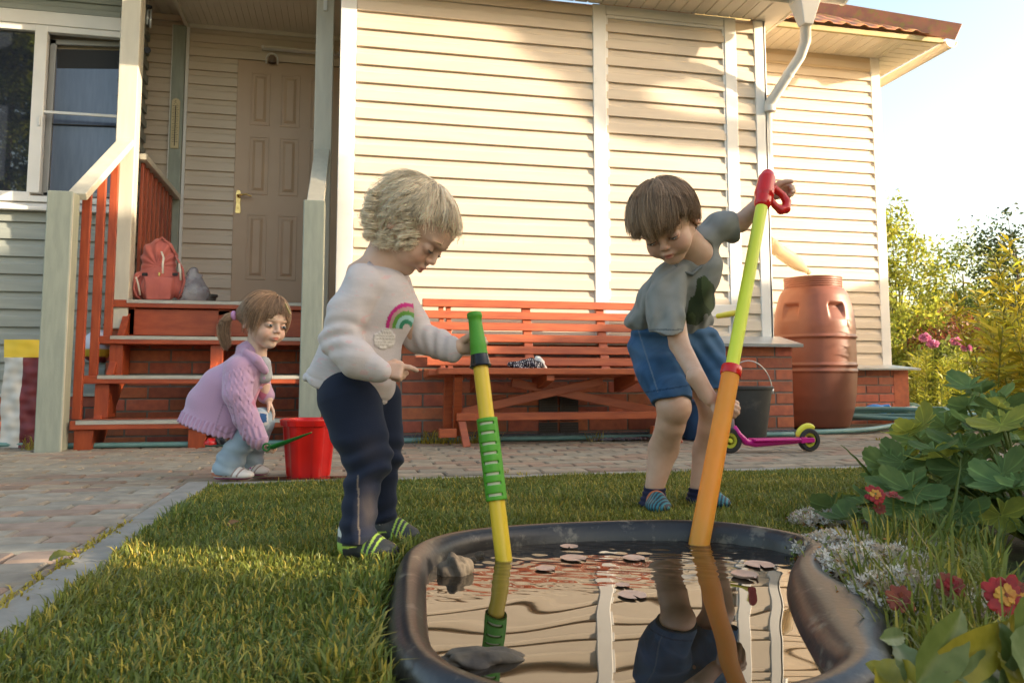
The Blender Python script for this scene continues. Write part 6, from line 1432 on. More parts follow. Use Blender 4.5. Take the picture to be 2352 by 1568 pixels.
def tree(name, label, cat, base, h, crown, radii, ncl, per, cr, leaf, mat, seed, group=None, trunk=.06, keep=None, trunks=1):
    r = np.random.default_rng(seed); t = thing(name, label, cat, base, group)
    base = np.array(base, float)
    Ps = []; Cs = []
    cl = crown if isinstance(crown[0], (tuple, list, np.ndarray)) else [crown]; rl = radii if isinstance(radii[0], (tuple, list)) else [radii]*len(cl)
    for c, rd in zip(cl, rl):
        P, cc = clumps(base+np.array(c), rd, ncl, per, cr, r); Ps.append(P); Cs.append(cc)
    P = np.concatenate(Ps); cc = np.concatenate(Cs)
    if keep is not None: P = P[keep(P)]
    P = P[P[:, 2] > base[2]+.02]
    V, Fc, col = leaves(P, leaf, r); npmesh("crown", V, Fc, mat, t, col=col)
    m = MB()
    for q in range(trunks):
        o = np.array([r.uniform(-.2, .2)*(trunks > 1), r.uniform(-.2, .2)*(trunks > 1), 0]); top = base+np.array(cl[q % len(cl)])*[1, 1, 1.1]
        m.tube([base+o, base+o*1.3+(top-base)*.5+[.05, .03, 0], top], [trunk, trunk*.65, trunk*.2], 8)
    for k in range(0, len(cc), max(1, len(cc)//26)):
        c = cc[k]; s_ = base+(cc.mean(0)-base)*r.uniform(.35, .8); m.tube([s_, (s_+c)/2+[0, 0, .06], c], [trunk*.3, trunk*.2, trunk*.07], 5)
    m.build("trunk", m_bark, t, smooth=True)
    return t
m_lf_y = leafmat("leaf_yellow_green", (.36, .37, .045), (.26, .30, .05), .5)
m_lf_g = leafmat("leaf_green", (.22, .26, .05), (.15, .19, .04), .45)
m_lf_d = leafmat("leaf_dark", (.05, .08, .02), (.035, .06, .02), .3)
m_lf_c = leafmat("leaf_copper", (.26, .085, .035), (.12, .045, .028), .35)
def at(u, v, zc, z=None):
    p = ZC(u, v, zc); 
    if z is not None: p[2] = z
    return p
ys = 1/1790
tree("birch_tree", "loose yellow green birch just right of the house corner", "tree", at(2075, 900, 13.5, 0), 4, [(0, 0, 1.9), (-.2, .2, 2.7), (.1, 0, 1.0)], [(.8, .8, 1.0), (.5, .5, .8), (.7, .8, .8)], 60, 42, .14, .085, m_lf_y, 11, "trees behind the flower bed", .05)
tree("birch_tree", "rounded birch with a ragged top left of the tall bright shrub", "tree", at(2225, 900, 15, 0), 4, [(0, 0, 2.2), (.4, .2, 1.3), (-.4, 0, 1.2)], [(.85, .85, 1.1), (.7, .8, .9), (.7, .8, .9)], 70, 42, .14, .085, m_lf_g, 12, "trees behind the flower bed", .06)
tree("birch_tree", "thin dark twiggy tree at the far right edge behind the tall bright shrub", "tree", at(2352, 900, 12, 0), 4, [(0, 0, 2.2), (.4, .3, 1.4)], [(.55, .6, .75), (.8, .8, .9)], 60, 34, .13, .07, m_lf_d, 13, "trees behind the flower bed", .05)
tree("garden_shrub", "pale sunlit yellow shrub against the white house corner", "shrub", at(2090, 900, 11.0, 0), 2, [(0, 0, .9), (.2, 0, .4)], [(.5, .5, .65), (.6, .6, .5)], 60, 40, .10, .075, m_lf_y, 14, None, .03)
tree("copper_shrub", "dark reddish brown copper leaved shrub behind the pink flowers", "shrub", at(2195, 890, 10.5, 0), 2, [(0, 0, .75), (.35, .1, .55)], [(.48, .5, .50), (.5, .5, .5)], 70, 46, .09, .055, m_lf_c, 15, None, .03)
tree("garden_shrub", "deep green undergrowth shrub at the foot of the copper bush", "shrub", at(2290, 905, 9.5, 0), 1, [(0, 0, .35), (.8, 0, .45)], [(.5, .45, .35), (.6, .5, .45)], 50, 40, .09, .07, m_lf_d, 16, None, .02)
# far wood closing the horizon
r = np.random.default_rng(21); Ps = []
for k in range(34):
    a = math.radians(-75+k*5.4); R_ = 38+6*math.sin(k*1.7); P, _ = clumps((R_*math.sin(a+TH), R_*math.cos(a+TH), 1.3), (3.4, 2.2, 1.5+.7*math.sin(k*2.3)), 60, 22, .4, r); Ps.append(P)
P = np.concatenate(Ps); V, Fc, col = leaves(P, .42, r); tag(npmesh("distant_wood", V, Fc, m_lf_g, None, col=col), kind="stuff")

def stemplant(name, label, cat, base, h, nst, spread, leafL, mat, seed, group=None, asp=.16, lean=.12, per=46, flowers=None, mstem=None, droop=.35, top_taper=.6):
    r = np.random.default_rng(seed); t = thing(name, label, cat, base, group); base = np.array(base, float); C = []; D = []; ms = MB(); tips = []
    for s in range(nst):
        b = base+np.array([*(r.normal(size=2)*spread*.6), 0]); hh = h*r.uniform(.78, 1.05); ld = r.normal(size=2)*lean
        K = 7; pts = [b+np.array([ld[0]*(k/K)**1.6*hh, ld[1]*(k/K)**1.6*hh, hh*k/K]) for k in range(K+1)]; ms.tube(pts, [.006*(1-.6*k/K) for k in range(K+1)], 5); tips.append(pts[-1])
        tt = r.uniform(.12, 1, per); tt.sort(); az = np.arange(per)*2.4+r.uniform(0, 6)
        pp_ = np.array([np.interp(tt, np.linspace(0, 1, K+1), [p[i] for p in pts]) for i in range(3)]).T
        el = .55-droop*(1-tt)+r.normal(size=per)*.2
        d = np.stack([np.cos(az)*np.cos(el), np.sin(az)*np.cos(el), np.sin(el)], 1); L = leafL*(1-top_taper*np.clip((tt-.8)/.2, 0, 1))
        C.append(pp_+d*(leafL*.45)); D.append(d)
    C = np.concatenate(C); D = np.concatenate(D); V, Fc, col = leaves(C, leafL, r, aspect=asp, D=D, up=.8); npmesh("foliage", V, Fc, mat, t, col=col)
    ms.build("stems", mstem or m_lf_g, t, smooth=True)
    return t, tips
m_lf_gold = leafmat("leaf_gold", (.48, .42, .04), (.38, .37, .05), .5)
# tall goldenrod like perennials on the right
for i, (u, zc, h, n, sp, lb) in enumerate(((2335, 5.4, 1.30, 10, .14, "tallest bright yellow green perennial at the right edge of the photo"), (2280, 5.8, 1.02, 8, .13, "bright yellow green perennial left of the tallest one"),
                                        (2345, 4.7, .72, 9, .14, "shorter arching golden perennial in front of the tallest one"))):
    stemplant("tall_perennial", lb, "plant", at(u, 900, zc, 0), h, n, sp, .135, m_lf_gold, 30+i, "tall perennials by the path", asp=.15, per=70, lean=.13)
# lily like stems with narrow leaves
for i, (u, zc, h, lb) in enumerate(((2105, 7.9, .60, "leftmost clump of upright lily stems by the brick pier"), (2140, 7.5, .64, "lily stems below the pale pink blooms"), (2172, 7.8, .66, "middle lily stems between the pink blooms"), (2205, 7.6, .60, "lily stems below the rightmost pink bloom"), (2245, 7.2, .36, "short lone lily stem left of the tall perennials"))):
    stemplant("lily_plant", lb, "plant", at(u, 900, zc, 0), h, 6 if h > .4 else 2, .10, .095, m_lf_y, 40+i, "lily stems in the flower bed", asp=.16, per=60, lean=.06, droop=-.1)
tree("peony_bush", "mounded deep green peony bush behind the lily stems", "shrub", at(2165, 905, 8.8, 0), 1, [(0, 0, .42), (.4, 0, .35)], [(.62, .45, .40), (.45, .4, .3)], 70, 36, .08, .075, m_lf_g, 48, None, .02)
m_pet = MAT("pink_petal", (.62, .16, .36), (.72, .36, .50), 30, .6, transl=.3)
fl = ["palest pink peony bloom, leftmost of the four", "pink peony bloom just right of the palest one", "deep pink peony bloom third from the left", "lowest pink peony bloom, rightmost of the four"]
for i, (u, v_, s) in enumerate(((2124, 775, .085), (2143, 790, .08), (2197, 784, .075), (2220, 798, .075))):
    c = ZC(u, v_, 7.6); t = thing("peony", fl[i], "flower", c, "pink peonies in the flower bed"); r = np.random.default_rng(60+i); P = c+unit(r.normal(size=(160, 3)))*s*.5*r.random((160, 1))**.4*[1.2, 1, .75]
    V, Fc, col = leaves(P, .045, r, aspect=.9); npmesh("petals", V, Fc, m_pet, t); m = MB(); m.tube([c, c*[1, 1, 0]+[0, 0, .05]], .005, 5); m.build("stem", m_lf_y, t)

# hedge and tall trees added out of view on the right to shade the yard
sh_ = np.array([math.sin(SUN_AZ), -math.cos(SUN_AZ), 0]); qn = np.array([math.cos(SUN_AZ), math.sin(SUN_AZ), 0]); svec = np.array([sx, sy, sz])
LIT = [(GZ(480, 1300), .13), (GZ(560, 1312), .12), (GZ(640, 1325), .09), (np.array([-2.2, 5.70, 2.84]), .16)]
def litmask(P):
    k = np.ones(len(P), bool)
    for g_, rad in LIT:
        d = P-g_; t_ = d@svec; k &= np.linalg.norm(d-t_[:, None]*svec, axis=1) > rad
    return k
LP = 9.0
def hedgebox(q0, q1, H, n, seed, name, label, leaf=.13, group=None, taper=.25):
    r = np.random.default_rng(seed); q = r.uniform(q0, q1, n); p = LP+r.uniform(-.5, .5, n); z = H(q)*r.random(n)**.8+r.normal(size=n)*.04
    base = LP*sh_+qn*(q0+q1)/2; P = p[:, None]*sh_+q[:, None]*qn+z[:, None]*[[0, 0, 1]]; P = P[litmask(P)]
    t = thing(name, label, "hedge" if "hedge" in name else "tree", base, group); V, Fc, col = leaves(P, leaf, r, aspect=.75); npmesh("foliage", V, Fc, m_lf_d, t, col=col)
    m = MB(); 
    for q_ in np.arange(q0+.3, q1, .8): b = LP*sh_+qn*q_; m.tube([b, b+[0, 0, float(H(np.array(q_)))*.8]], [.05, .02], 6)
    m.build("trunk", m_bark, t)
hedgebox(4.16, 8.1, lambda q: np.interp(q, [4.1, 4.9, 5.7, 5.85, 6.3, 6.45, 8.1], [2.8, 2.85, 2.95, 2.0, 2.0, 2.6, 2.93]), 52000, 5, "shade_hedge", "unseen green hedge added on the right to shade the yard")
hedgebox(-4.0, 4.14, lambda q: np.interp(q, [-4, 2.6, 3.3, 4.14], [5.4, 5.2, 4.4, 4.3]), 90000, 6, "shade_trees", "unseen tall row of trees added on the right to shade the children")
r = np.random.default_rng(92); n_ = 5200; q_ = r.uniform(4.16, 4.37, n_); z_ = r.uniform(3.5, 4.32, n_); p_ = LP+r.uniform(-.5, .5, n_); P = p_[:, None]*sh_+q_[:, None]*qn+z_[:, None]*[[0, 0, 1]]  # crown added out of view to keep sun off the left wall
b0 = LP*sh_+4.05*qn; st_t = thing("shade_tree", "unseen slim tree added to shade the far left wall", "tree", b0); V, Fc, col = leaves(P, .11, r, aspect=.8); npmesh("crown", V, Fc, m_lf_d, st_t, col=col)
m = MB(); m.tube([b0, b0+[0, 0, 2.6], LP*sh_+4.25*qn+[0, 0, 4.0]], [.05, .035, .01], 8); m.build("trunk", m_bark, st_t)
# unseen leafy bough, shaped to cast a soft shadow on the upper bay wall
SHP = np.array([(.9, 3.0), (1.2, 2.55), (1.45, 2.42), (1.58, 2.22), (1.75, 2.06), (2.2, 2.00), (3.3, 1.98), (3.3, 2.14), (2.2, 2.17), (1.95, 2.24), (1.88, 2.34), (2.0, 2.42), (2.3, 2.49), (2.32, 2.56), (2.1, 2.60), (2.5, 2.78), (2.6, 3.0)])
r = np.random.default_rng(91); C = r.uniform([.9, 1.9], [3.4, 3.1], (30000, 2)); C = C[inside(C[:, 0], C[:, 1], SHP)]; P = np.stack([C[:, 0], np.full(len(C), YM-.02), C[:, 1]], 1)
t_ = (LP-.9-P@sh_+r.uniform(-.25, .25, len(P)))/math.cos(SUN_EL); P = P+t_[:, None]*svec; c_ = P.mean(0)
bt = thing("shade_tree", "unseen tree added with a bough shaped to shadow the upper bay wall", "tree", (c_[0], c_[1], 0)); V, Fc, col = leaves(P, .10, r, aspect=.8); npmesh("crown", V, Fc, m_lf_d, bt, col=col)
m = MB(); e_ = P[np.argmax(P@qn)]; m.tube([e_*[1, 1, 0]+qn*.35, e_*[1, 1, .6]+qn*.30, e_, c_], [.05, .04, .025, .01], 8); m.build("trunk", m_bark, bt)
# conifer behind the camera that mirrors in the window
def conifer(base, h, R_, seed, label):
    r = np.random.default_rng(seed); n = 42000; z = r.random(n)**.8; a = r.uniform(0, 6.28, n); base = np.array(base, float)
    rad = R_*(1-z)*(.55+.45*r.random(n))*(1+.25*np.sin(z*60)); P = base+np.stack([rad*np.cos(a), rad*np.sin(a), z*h-.25*rad], 1)
    t = thing("conifer", label, "tree", base); D = unit(np.stack([np.cos(a), np.sin(a), -.35+0*a], 1)+r.normal(size=(n, 3))*.3); V, Fc, col = leaves(P, .17, r, aspect=.3, D=D); npmesh("crown", V, Fc, m_lf_g, t, col=col)
    m = MB(); m.tube([base, base+[0, 0, h*.95]], [.16, .02], 8); m.build("trunk", m_bark, t)
conifer((-6.9, -6.0, 0), 9.5, 2.6, 8, "tall feathery green conifer behind the viewer, mirrored in the window")
conifer((-5.2, -8.5, 0), 3.2, 2.0, 9, "squat green conifer beside the tall one, mirrored in the window")

# ---------------------------------------------------------------- grass
def grass(name, n, mask, hmin, hmax, seed, mat, w=.0019, dens=None, tone=None, zb=-.008, box=(-.47, 3.2, .55, 2.99)):
    r = np.random.default_rng(seed); P = np.zeros((0, 2))
    while len(P) < n:
        m_ = n*3; y = box[2]+(box[3]-box[2])*r.random(m_)**1.5; x = r.uniform(box[0], box[1], m_)
        xl = (x-y*math.tan(TH))/np.maximum(y, .3)
        k = (np.abs(xl) < .74)&mask(x, y); P = np.concatenate([P, np.stack([x[k], y[k]], 1)])
    P = P[:n]; x, y = P.T
    hh = r.uniform(hmin, hmax, n)*(1+.22*np.sin(x*9+y*5)*np.sin(y*11-x*4)); hh = hh*(1+.35*(r.random(n) < .06))*np.where(y > 2.6, .62, 1)
    az = r.uniform(0, 6.28, n); ln = r.uniform(.1, .9, n)**1.2; d = np.stack([np.cos(az), np.sin(az), 0*az], 1); s_ = np.stack([-np.sin(az+r.normal(size=n)*.6), np.cos(az), 0*az], 1)
    b = np.stack([x, y, np.full(n, zb)], 1); ww = (w*r.uniform(.6, 1.3, n))[:, None]
    up = np.array([[0, 0, 1.]]); H_ = hh[:, None]; L_ = ln[:, None]
    p1 = b+up*H_*.5+d*H_*L_*.18; p2 = b+up*H_*.85+d*H_*L_*.55; p3 = b+up*H_*(1.02-.15*L_)+d*H_*L_*1.0
    V = np.stack([b-s_*ww, b+s_*ww, p1-s_*ww*.9, p1+s_*ww*.9, p2-s_*ww*.6, p2+s_*ww*.6, p3], 1).reshape(-1, 3); i = np.arange(n)[:, None]*7
    k = r.uniform(.6, 1.3, (n, 1)); dry = (r.random((n, 1)) < .14+.16*(np.sin(x*6+2)*np.sin(y*7+x*3) > .2)[:, None]); yel = .5+.5*np.sin(x*3.1+1+2*np.sin(y*2.3))*np.sin(y*3.7+x); yel = yel[:, None]*.5
    c = np.concatenate([k*(.8+.55*yel), k*(1.0+.12*yel), k*(.9-.3*yel)], 1); c = np.where(dry, k*[[2.6, 1.9, 1.5]], c); c = np.repeat(c, 7, 0); c = c*np.tile(np.array([.55, .55, .85, .85, 1.1, 1.1, 1.15]), n)[:, None]*0+c
    o = npmesh(name, V, [np.concatenate([i+[0, 1, 3, 2], i+[2, 3, 5, 4]]), i+[4, 5, 6]], mat, None, col=c); return tag(o, kind="stuff")
m_grass = MAT("grass_blade", (.19, .205, .046), rough=.42, vcol=True, transl=.35, spec=.35)
rim_o = offset(pool, .075)
edgex = lambda y: -.462+.012*np.sin(y*23)+.010*np.sin(y*9)
lawnmask = lambda x, y: ~inside(x, y, rim_o) & (x > edgex(y)) & (y < 2.985+.008*np.sin(x*17)) & ~((x > 1.12) & (y < 2.0-.2*(x-1.12)) )
grass("grass", 260000, lawnmask, .018, .036, 71, m_grass)
grass("long_grass", 2600, lambda x, y: inside(x, y, offset(pool, .15)) & ~inside(x, y, offset(pool, .07)) & (x < .16) & (y > .95), .03, .055, 72, m_grass, w=.0026)
grass("edge_grass", 5200, lambda x, y: (x > -.47) & (x < -.42)|((y > 2.93) & (y < 2.97) & (x > -.46)), .02, .045, 73, m_grass)
# weeds in the paving joints and at the wall foot
def weeds(name, pts, seed, hmin=.02, hmax=.06, n=26, rad=.03):
    r = np.random.default_rng(seed); n_ = len(pts)*n; c = np.repeat(np.array(pts, float), n, 0)+np.concatenate([r.normal(size=(n_, 2))*rad, np.zeros((n_, 1))], 1)
    az = r.uniform(0, 6.28, n_); d = np.stack([np.cos(az), np.sin(az), 0*az], 1); s_ = np.stack([-np.sin(az), np.cos(az), 0*az], 1); H_ = r.uniform(hmin, hmax, (n_, 1)); w = .002
    V = np.stack([c-s_*w, c+s_*w, c+d*H_*.5+[0, 0, 1]*H_*.8+s_*w, c+d*H_*.5+[0, 0, 1]*H_*.8-s_*w, c+d*H_*1.1+[0, 0, 1]*H_*.9], 1).reshape(-1, 3); i = np.arange(n_)[:, None]*5
    k = r.uniform(.8, 2.2, (n_, 1)); col = np.repeat(np.concatenate([k*1.5, k*1.1, k*.7], 1), 5, 0)
    tag(npmesh(name, V, [i+[0, 1, 2, 3], i+[3, 2, 4]], m_grass, None, col=col), kind="stuff")
weeds("wall_weeds", [(x, 4.66+.05*math.sin(x*7), 0) for x in (-1.65, -1.63, .1, .14, .45, .48, .52, .56, .60, .66, .75, .80, .84, 1.5, 1.9)]+[tuple(GZ(1060, 1005)), tuple(GZ(1000, 1000)), tuple(GZ(1170, 1000))], 5, .02, .09)
weeds("path_weeds", [(-.56+.004*math.sin(k*3), 1.0+k*.05, -.004) for k in range(0, 26)]+[tuple(GZ(2020, 1010)), tuple(GZ(2080, 990)), tuple(GZ(1950, 990)), tuple(GZ(1150, 1085)), tuple(GZ(1200, 1092))], 6, .006, .02, 18, .012)

# ---------------------------------------------------------------- foreground plants
def leaf_mesh(outline, nseg=7, cup=.12, veins=7, wave=.02):
    """palmate leaf in local xy, stalk at the origin, pointing +y"""
    n = 96; V = [(0, 0, 0)]; R = []; Fc = []
    for j in range(1, nseg+1):
        for k in range(n):
            a = -math.pi*.94+2*math.pi*.94*k/(n-1); rr = outline(a); q = j/nseg; rad = rr*q
            z = cup*rad*rad*1.2+wave*q*math.cos(a*veins*1.0)*rr-.14*q**3*rr*(a/math.pi)**2+.050*q*rr*abs(math.sin(a*6.5))
            V.append((rad*math.sin(a), rad*math.cos(a), z))
    Fc = [(0, 1+k, 2+k) for k in range(n-1)]; Q = []
    for j in range(nseg-1):
        for k in range(n-1): a = 1+j*n+k; Q.append((a, a+n, a+n+1, a+1))
    return np.array(V), np.array(Q), np.array(Fc)
def scallop(a):
    lobe = abs(math.cos(a*3.5*.53)); return .50+.42*lobe**1.1+.055*abs(math.sin(a*15))-.18*(abs(a)/math.pi)**6
LV, LQ, LT = leaf_mesh(scallop, 8, .35, 7, .03)
m_bigleaf = MAT("broad_leaf", (.16, .235, .08), (.11, .18, .065), 26, .62, vcol=True, transl=.4, bump=1.0, bscale=90, spec=.2)
def put_leaf(V, size, pos, az, tilt, roll_, r):
    M = np.array(Matrix.Rotation(az, 3, 'Z') @ Matrix.Rotation(tilt, 3, 'X') @ Matrix.Rotation(roll_, 3, 'Y')); return (V*size)@M.T+np.array(pos)
def broadplant(label, base, n, seed, spread, h, size, pts=None):
    r = np.random.default_rng(seed); t = thing("broad_leaved_plant", label, "plant", base, "broad leaved plants by the pond"); base = np.array(base, float); VV = []; QQ = []; TT = []; CC = []; ms = MB(); o = 0
    for i in range(n):
        a = r.uniform(0, 6.28); q = math.sqrt(r.random()); z = h*(1-.55*q*q)*r.uniform(.55, 1.05); p = base+np.array([spread*q*math.cos(a), spread*q*math.sin(a), z])
        s_ = size*r.uniform(.7, 1.2); az = math.atan2(-(p[0]-base[0])-.1, (p[1]-base[1])-.05)+r.normal()*.5
        V = put_leaf(LV, s_, p, az, -.15-.55*q+r.normal()*.25, r.normal()*.3, r); VV.append(V); QQ.append(LQ+o); TT.append(LT+o); o += len(V)
        k = r.uniform(.7, 1.35); yl = r.random() < .22; rad = np.linalg.norm(LV[:, :2], axis=1); vein = (np.abs(np.sin(np.arctan2(LV[:, 0], LV[:, 1])*6.5)) < .16)
        c = np.array([k*(2.6 if yl else 1), k*(1.75 if yl else 1), k*.9])[None]*np.ones((len(V), 1)); c = c*(1+.65*vein[:, None]); CC.append(c)
        ms.tube([base+[0, 0, 0], (base+p)/2+[0, 0, .03], p], .0028, 6)
    npmesh("foliage", np.concatenate(VV), [np.concatenate(QQ), np.concatenate(TT)], m_bigleaf, t, col=np.concatenate(CC), smooth=True); ms.build("stems", m_lf_g, t, smooth=True)
bl = GZ(2260, 1290)
broadplant("large scalloped dark green leaves crowding the right side beyond the white flowers", GZ(2365, 1245), 80, 1, .36, .33, .072)
broadplant("scalloped leaves reaching left over the lawn above the red blooms", GZ(2160, 1240), 34, 2, .24, .15, .062)
broadplant("far pale green scalloped leaves by the path edge at the right", GZ(2430, 1140), 50, 3, .40, .42, .085)
# stonecrop with white stars
def stonecrop(label, base, rx, ry, h, n, seed):
    r = np.random.default_rng(seed); base = np.array(base, float); t = thing("stonecrop", label, "flowering plant", base, "white stonecrop beside the pond")
    a = r.uniform(0, 6.28, n); q = np.sqrt(r.random(n)); P = base+np.stack([rx*q*np.cos(a), ry*q*np.sin(a), h*(1-.5*q*q)*r.uniform(.55, 1.08, n)], 1)
    # star flowers: five pointed petals each
    nf = n; VV = []; 
    nrm = unit(r.normal(size=(nf, 3))*.5+[-.1, -.5, .9]); u_ = unit(np.cross(nrm, r.normal(size=(nf, 3)))); w_ = np.cross(nrm, u_); s_ = r.uniform(.0052, .0095, (nf, 1))
    for k in range(5):
        b0 = 2*math.pi*k/5; d = u_*math.cos(b0)+w_*math.sin(b0); e = u_*math.cos(b0+1.57)+w_*math.sin(b0+1.57); VV.append(np.stack([P, P+d*s_*.6+e*s_*.28, P+d*s_*1.3+nrm*s_*.3, P+d*s_*.6-e*s_*.28], 1))
    V = np.concatenate(VV, 0).reshape(-1, 3); i = np.arange(len(V)//4)[:, None]*4; k = r.uniform(.5, 1.1, (nf, 1)); pk = (r.random((nf, 1)) < .45); c = np.where(pk, [[.80, .62, .42]], [[1.1, 1.0, .86]])*k; npmesh("flower_stars", V, i+[0, 1, 2, 3], MAT("stonecrop_white", (.8, .8, .8), rough=.6, vcol=True, transl=.3), t, col=np.tile(np.repeat(c, 4, 0), (5, 1)))
    # fleshy leaves and stems
    C = base+np.stack([rx*q*np.cos(a), ry*q*np.sin(a), h*(1-.5*q*q)*r.random(n)*.9], 1); C = np.concatenate([C, C+r.normal(size=C.shape)*.008, C+r.normal(size=C.shape)*.010]); C[:, 2] = np.maximum(C[:, 2], .003)
    V, Fc, col = leaves(C, .012, r, aspect=.4); red = (r.random((len(C), 1)) < .2); col = np.where(np.repeat(red, 4, 0), [[2.2, .8, 1.0]], col*1.3); npmesh("foliage", V, Fc, m_lf_g, t, col=col)
    m = MB(); 
    for k in range(0, n, 5): b = base+np.array([(P[k][0]-base[0])*.85, (P[k][1]-base[1])*.85, 0]); m.tube([b, P[k]], .0009, 4)
    m.build("stems", MAT("red_stem", (.22, .09, .06), rough=.6), t)
for i, (u, v_, rx, ry, h, n, lb) in enumerate(((1930, 1215, .13, .10, .055, 900, "airy white stonecrop at the back corner of the pond"), (1935, 1290, .10, .09, .060, 1100, "white stonecrop spilling over the pond rim"), (2010, 1345, .13, .10, .070, 1500, "densest white stonecrop mound beside the pond bend"),
                                                (2090, 1290, .16, .12, .05, 900, "stonecrop patch under the scalloped leaves"), (2075, 1425, .10, .07, .075, 900, "stonecrop tuft above the front end of the pond"), (2190, 1440, .13, .09, .06, 800, "stonecrop between the red blooms and the yellow leaves"))):
    stonecrop(lb, GZ(u, v_), rx, ry, h, n, 80+i)
grass("bed_grass", 2600, lambda x, y: (x > .70) & (y < 1.5) & ~inside(x, y, offset(pool, .10)), .03, .11, 77, m_grass, w=.0024, box=(.6, 2.2, .6, 1.9))
# marigolds
m_mred = MAT("petal_red", (.40, .010, .008), (.22, .008, .008), 60, .55, transl=.2); m_myel = MAT("petal_yellow", (.72, .40, .05), (.6, .22, .03), 60, .55, transl=.25); m_mbr = MAT("petal_rust", (.28, .055, .015), (.16, .02, .012), 50, .6, transl=.2)
def marigold(label, c, s, seed, mats, face=(-.3, -.8, .5)):
    c = np.array(c); r = np.random.default_rng(seed); t = thing("marigold", label, "flower", c, "marigolds by the pond"); nrm = unit(np.array(face)); u_ = unit(np.cross(nrm, [0, 0, 1])); w_ = np.cross(nrm, u_)
    for mi, (mt, n, rr, L) in enumerate(((mats[0], 12, .55, .95), (mats[1], 18, .25, .5))):
        m = MB()
        for k in range(n):
            a = 2*math.pi*k/n+r.normal()*.12; d = u_*math.cos(a)+w_*math.sin(a); e = -u_*math.sin(a)+w_*math.cos(a); p = c+d*s*rr*.4+nrm*s*(.1+.12*mi+r.normal()*.05); tip = p+d*s*L*r.uniform(.8, 1.1)+nrm*s*r.normal()*.12; w = s*.30*(1 if mi == 0 else .55)
            q1 = p+(tip-p)*.55+e*w; q2 = p+(tip-p)*.55-e*w; q3 = p+(tip-p)*.9+e*w*.7-nrm*s*.08; q4 = p+(tip-p)*.9-e*w*.7-nrm*s*.08
            m.add([p, q1, q3, tip, q4, q2], [(0, 1, 2, 3, 4, 5)])
        m.build("outer_petals" if mi == 0 else "inner_petals", mt, t)
    m = MB(); m.tube([c, c+[.005, .01, -.05], [c[0]+.01, c[1]+.02, .0]], .0018, 6); m.build("stem", m_lf_g, t)
marigold("big red and yellow marigold at the right edge above the yellow leaves", ZC(2308, 1368, 1.05), .026, 1, (m_mred, m_myel)); marigold("rust and yellow marigold cut by the right edge beside the big red one", ZC(2350, 1385, 1.08), .026, 2, (m_mbr, m_myel))
marigold("small dark red marigold at the left tip of the scalloped leaves", ZC(2010, 1135, 1.55), .018, 3, (m_mred, m_myel)); marigold("rust coloured marigold right of the small dark red one", ZC(2052, 1138, 1.55), .016, 4, (m_mbr, m_mred), (0, -.3, .9)); marigold("tiny orange marigold below the rust coloured one", ZC(2020, 1166, 1.55), .011, 5, (m_mbr, m_mbr))
marigold("rusty marigold with a dark centre among the stonecrop", ZC(2068, 1378, 1.12), .019, 6, (m_mbr, m_mbr)); marigold("rusty marigold half hidden by grass left of the big red one", ZC(2185, 1345, 1.12), .018, 7, (m_mbr, m_mred))
# near pointed yellow green leaves
def pointed(a): 
    return 0
def lance(p0, p1, w, mat_c, curl, par, m, nrm=(0, -1, .4), n=14):
    p0, p1 = np.array(p0), np.array(p1); d = p1-p0; L = np.linalg.norm(d); d /= L; nr = np.array(nrm, float); s_ = np.cross(d, nr); s_ /= np.linalg.norm(s_); nr = np.cross(s_, d); V = []
    K = 6
    for i in range(n+1):
        q = i/n; ww = w*math.sin(math.pi*min(1, q**.75))**.85*(1-.25*q)+.0008; c = p0+d*L*q+nr*curl*L*(math.sin(math.pi*q)*.5-.25*q*q)
        for k in range(K+1):
            t_ = (k/K*2-1); V.append(c+s_*ww*t_+nr*(abs(t_)*ww*.38+.0015*math.sin(q*30)*abs(t_)))
    m.add(V, [(i*(K+1)+k, i*(K+1)+k+1, (i+1)*(K+1)+k+1, (i+1)*(K+1)+k) for i in range(n) for k in range(K)], mat_c)
m_ylf = MAT("yellowing_leaf", (1, 1, 1), (.78, .82, .7), 60, .42, vcol=True, transl=.3, bump=.25, bscale=90, spec=.4, dirt=(.30, .12, .03), dscale=22, dthr=(.66, .74))
G1, G2, G3 = (.16, .20, .045), (.42, .33, .035), (.22, .27, .11)
pl1 = thing("yellowing_plant", "large pointed yellow green leaves close to the viewer at the bottom right corner", "plant", GZ(2230, 1640), None); m = MB()
zb = .82
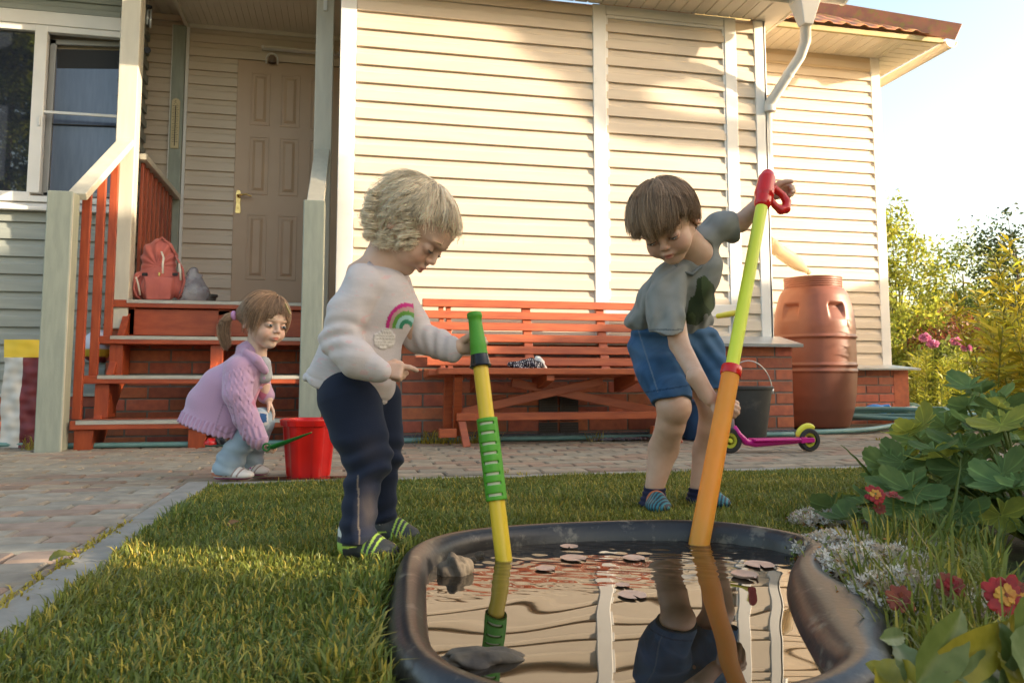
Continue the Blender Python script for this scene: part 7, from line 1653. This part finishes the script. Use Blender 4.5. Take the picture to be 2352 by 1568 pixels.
for (u0, v0, u1, v1, w, c, cu) in ((2105, 1568, 2215, 1395, .017, G1, .15), (2110, 1572, 2330, 1425, .016, G2, .2), (2330, 1640, 2322, 1410, .024, G2, -.15), (2335, 1645, 2300, 1420, .016, G1, .2), (2105, 1590, 2050, 1460, .014, G3, .2), (2110, 1560, 1990, 1525, .012, G2, -.2),
                                   (2230, 1640, 2190, 1520, .022, G2, .25), (2200, 1560, 2285, 1508, .012, G3, .3), (2290, 1600, 2375, 1515, .018, G3, .25), (2352, 1560, 2390, 1430, .02, G3, -.2), (2100, 1600, 2075, 1520, .014, G3, .3), (2020, 1465, 2080, 1458, .006, G3, .1), (2150, 1650, 2090, 1555, .016, G2, .2), (2330, 1460, 2380, 1395, .018, G1, .2), (2260, 1600, 2320, 1560, .02, G1, .2), (2200, 1570, 2120, 1470, .012, G1, .25), (2352, 1600, 2290, 1480, .016, G2, .2), (2060, 1580, 2110, 1500, .010, G1, .2), (2180, 1610, 2240, 1470, .012, G3, -.2), (2020, 1600, 2010, 1540, .010, G2, .2)):
    zz = zb+pr_.uniform(-.04, .06); lance(ZC(u0, v0, zz), ZC(u1, v1, zz+.05), w*1.55*zz/.82, c, cu, pl1, m)
o = m.build("foliage", m_ylf, pl1, smooth=True)
m = MB()
for (u0, v0, u1, v1) in ((2105, 1568, 2130, 1800), (2330, 1640, 2300, 1800), (2230, 1640, 2240, 1800), (2290, 1600, 2280, 1800)): m.tube([ZC(u0, v0, .85), GZ(u1, v1)], .003, 6)
m.build("stems", m_lf_y, pl1)
# tall single grass stalks in the bed
m = MB(); r_ = random.Random(9)
for (u0, v0, u1, v1, zc) in ((2020, 1130, 1935, 1020, 2.0), (2120, 1330, 2215, 1050, 1.5), (2180, 1400, 2140, 1150, 1.4), (2265, 1500, 2240, 1180, 1.2), (2090, 1500, 2040, 1300, 1.2), (1985, 1400, 1950, 1260, 1.3), (2240, 1380, 2300, 1200, 1.3), (2040, 1150, 2045, 1010, 2.1), (2215, 1470, 2170, 1300, 1.15), (2320, 1430, 2340, 1290, 1.1)):
    lance(ZC(u0, v0, zc), ZC(u1, v1, zc), .0042, (.10, .15, .03), .15, None, m, n=10)
t = m.build("grass_stalks", m_ylf, None, smooth=True); tag(t, kind="stuff")
# fallen leaves
for (u, v_, s, c, lb) in ((138, 1300, .022, (.20, .20, .04), "curled green brown fallen leaf on the kerb"), (395, 1024, .016, (.16, .22, .04), "small bright weed leaf at the foot of the newel post"), (535, 1218, .014, (.30, .16, .07), "small orange brown dead leaf on the lawn")):
    c0_ = GZ(u, v_); m = MB(); lance(c0_+[-s, 0, .012], c0_+[s, .01, .022], s*.5, c, .4, None, m, nrm=(0, -.6, .8)); lance(c0_+[-s*.2, 0, .008], c0_+[s*1.4, -.01, .004], s*.4, c, .2, None, m, nrm=(0, -.3, 1)); o = m.build("fallen_leaf", m_ylf, None, smooth=True); tag(o, lb, "leaf", "loose leaves on the ground")
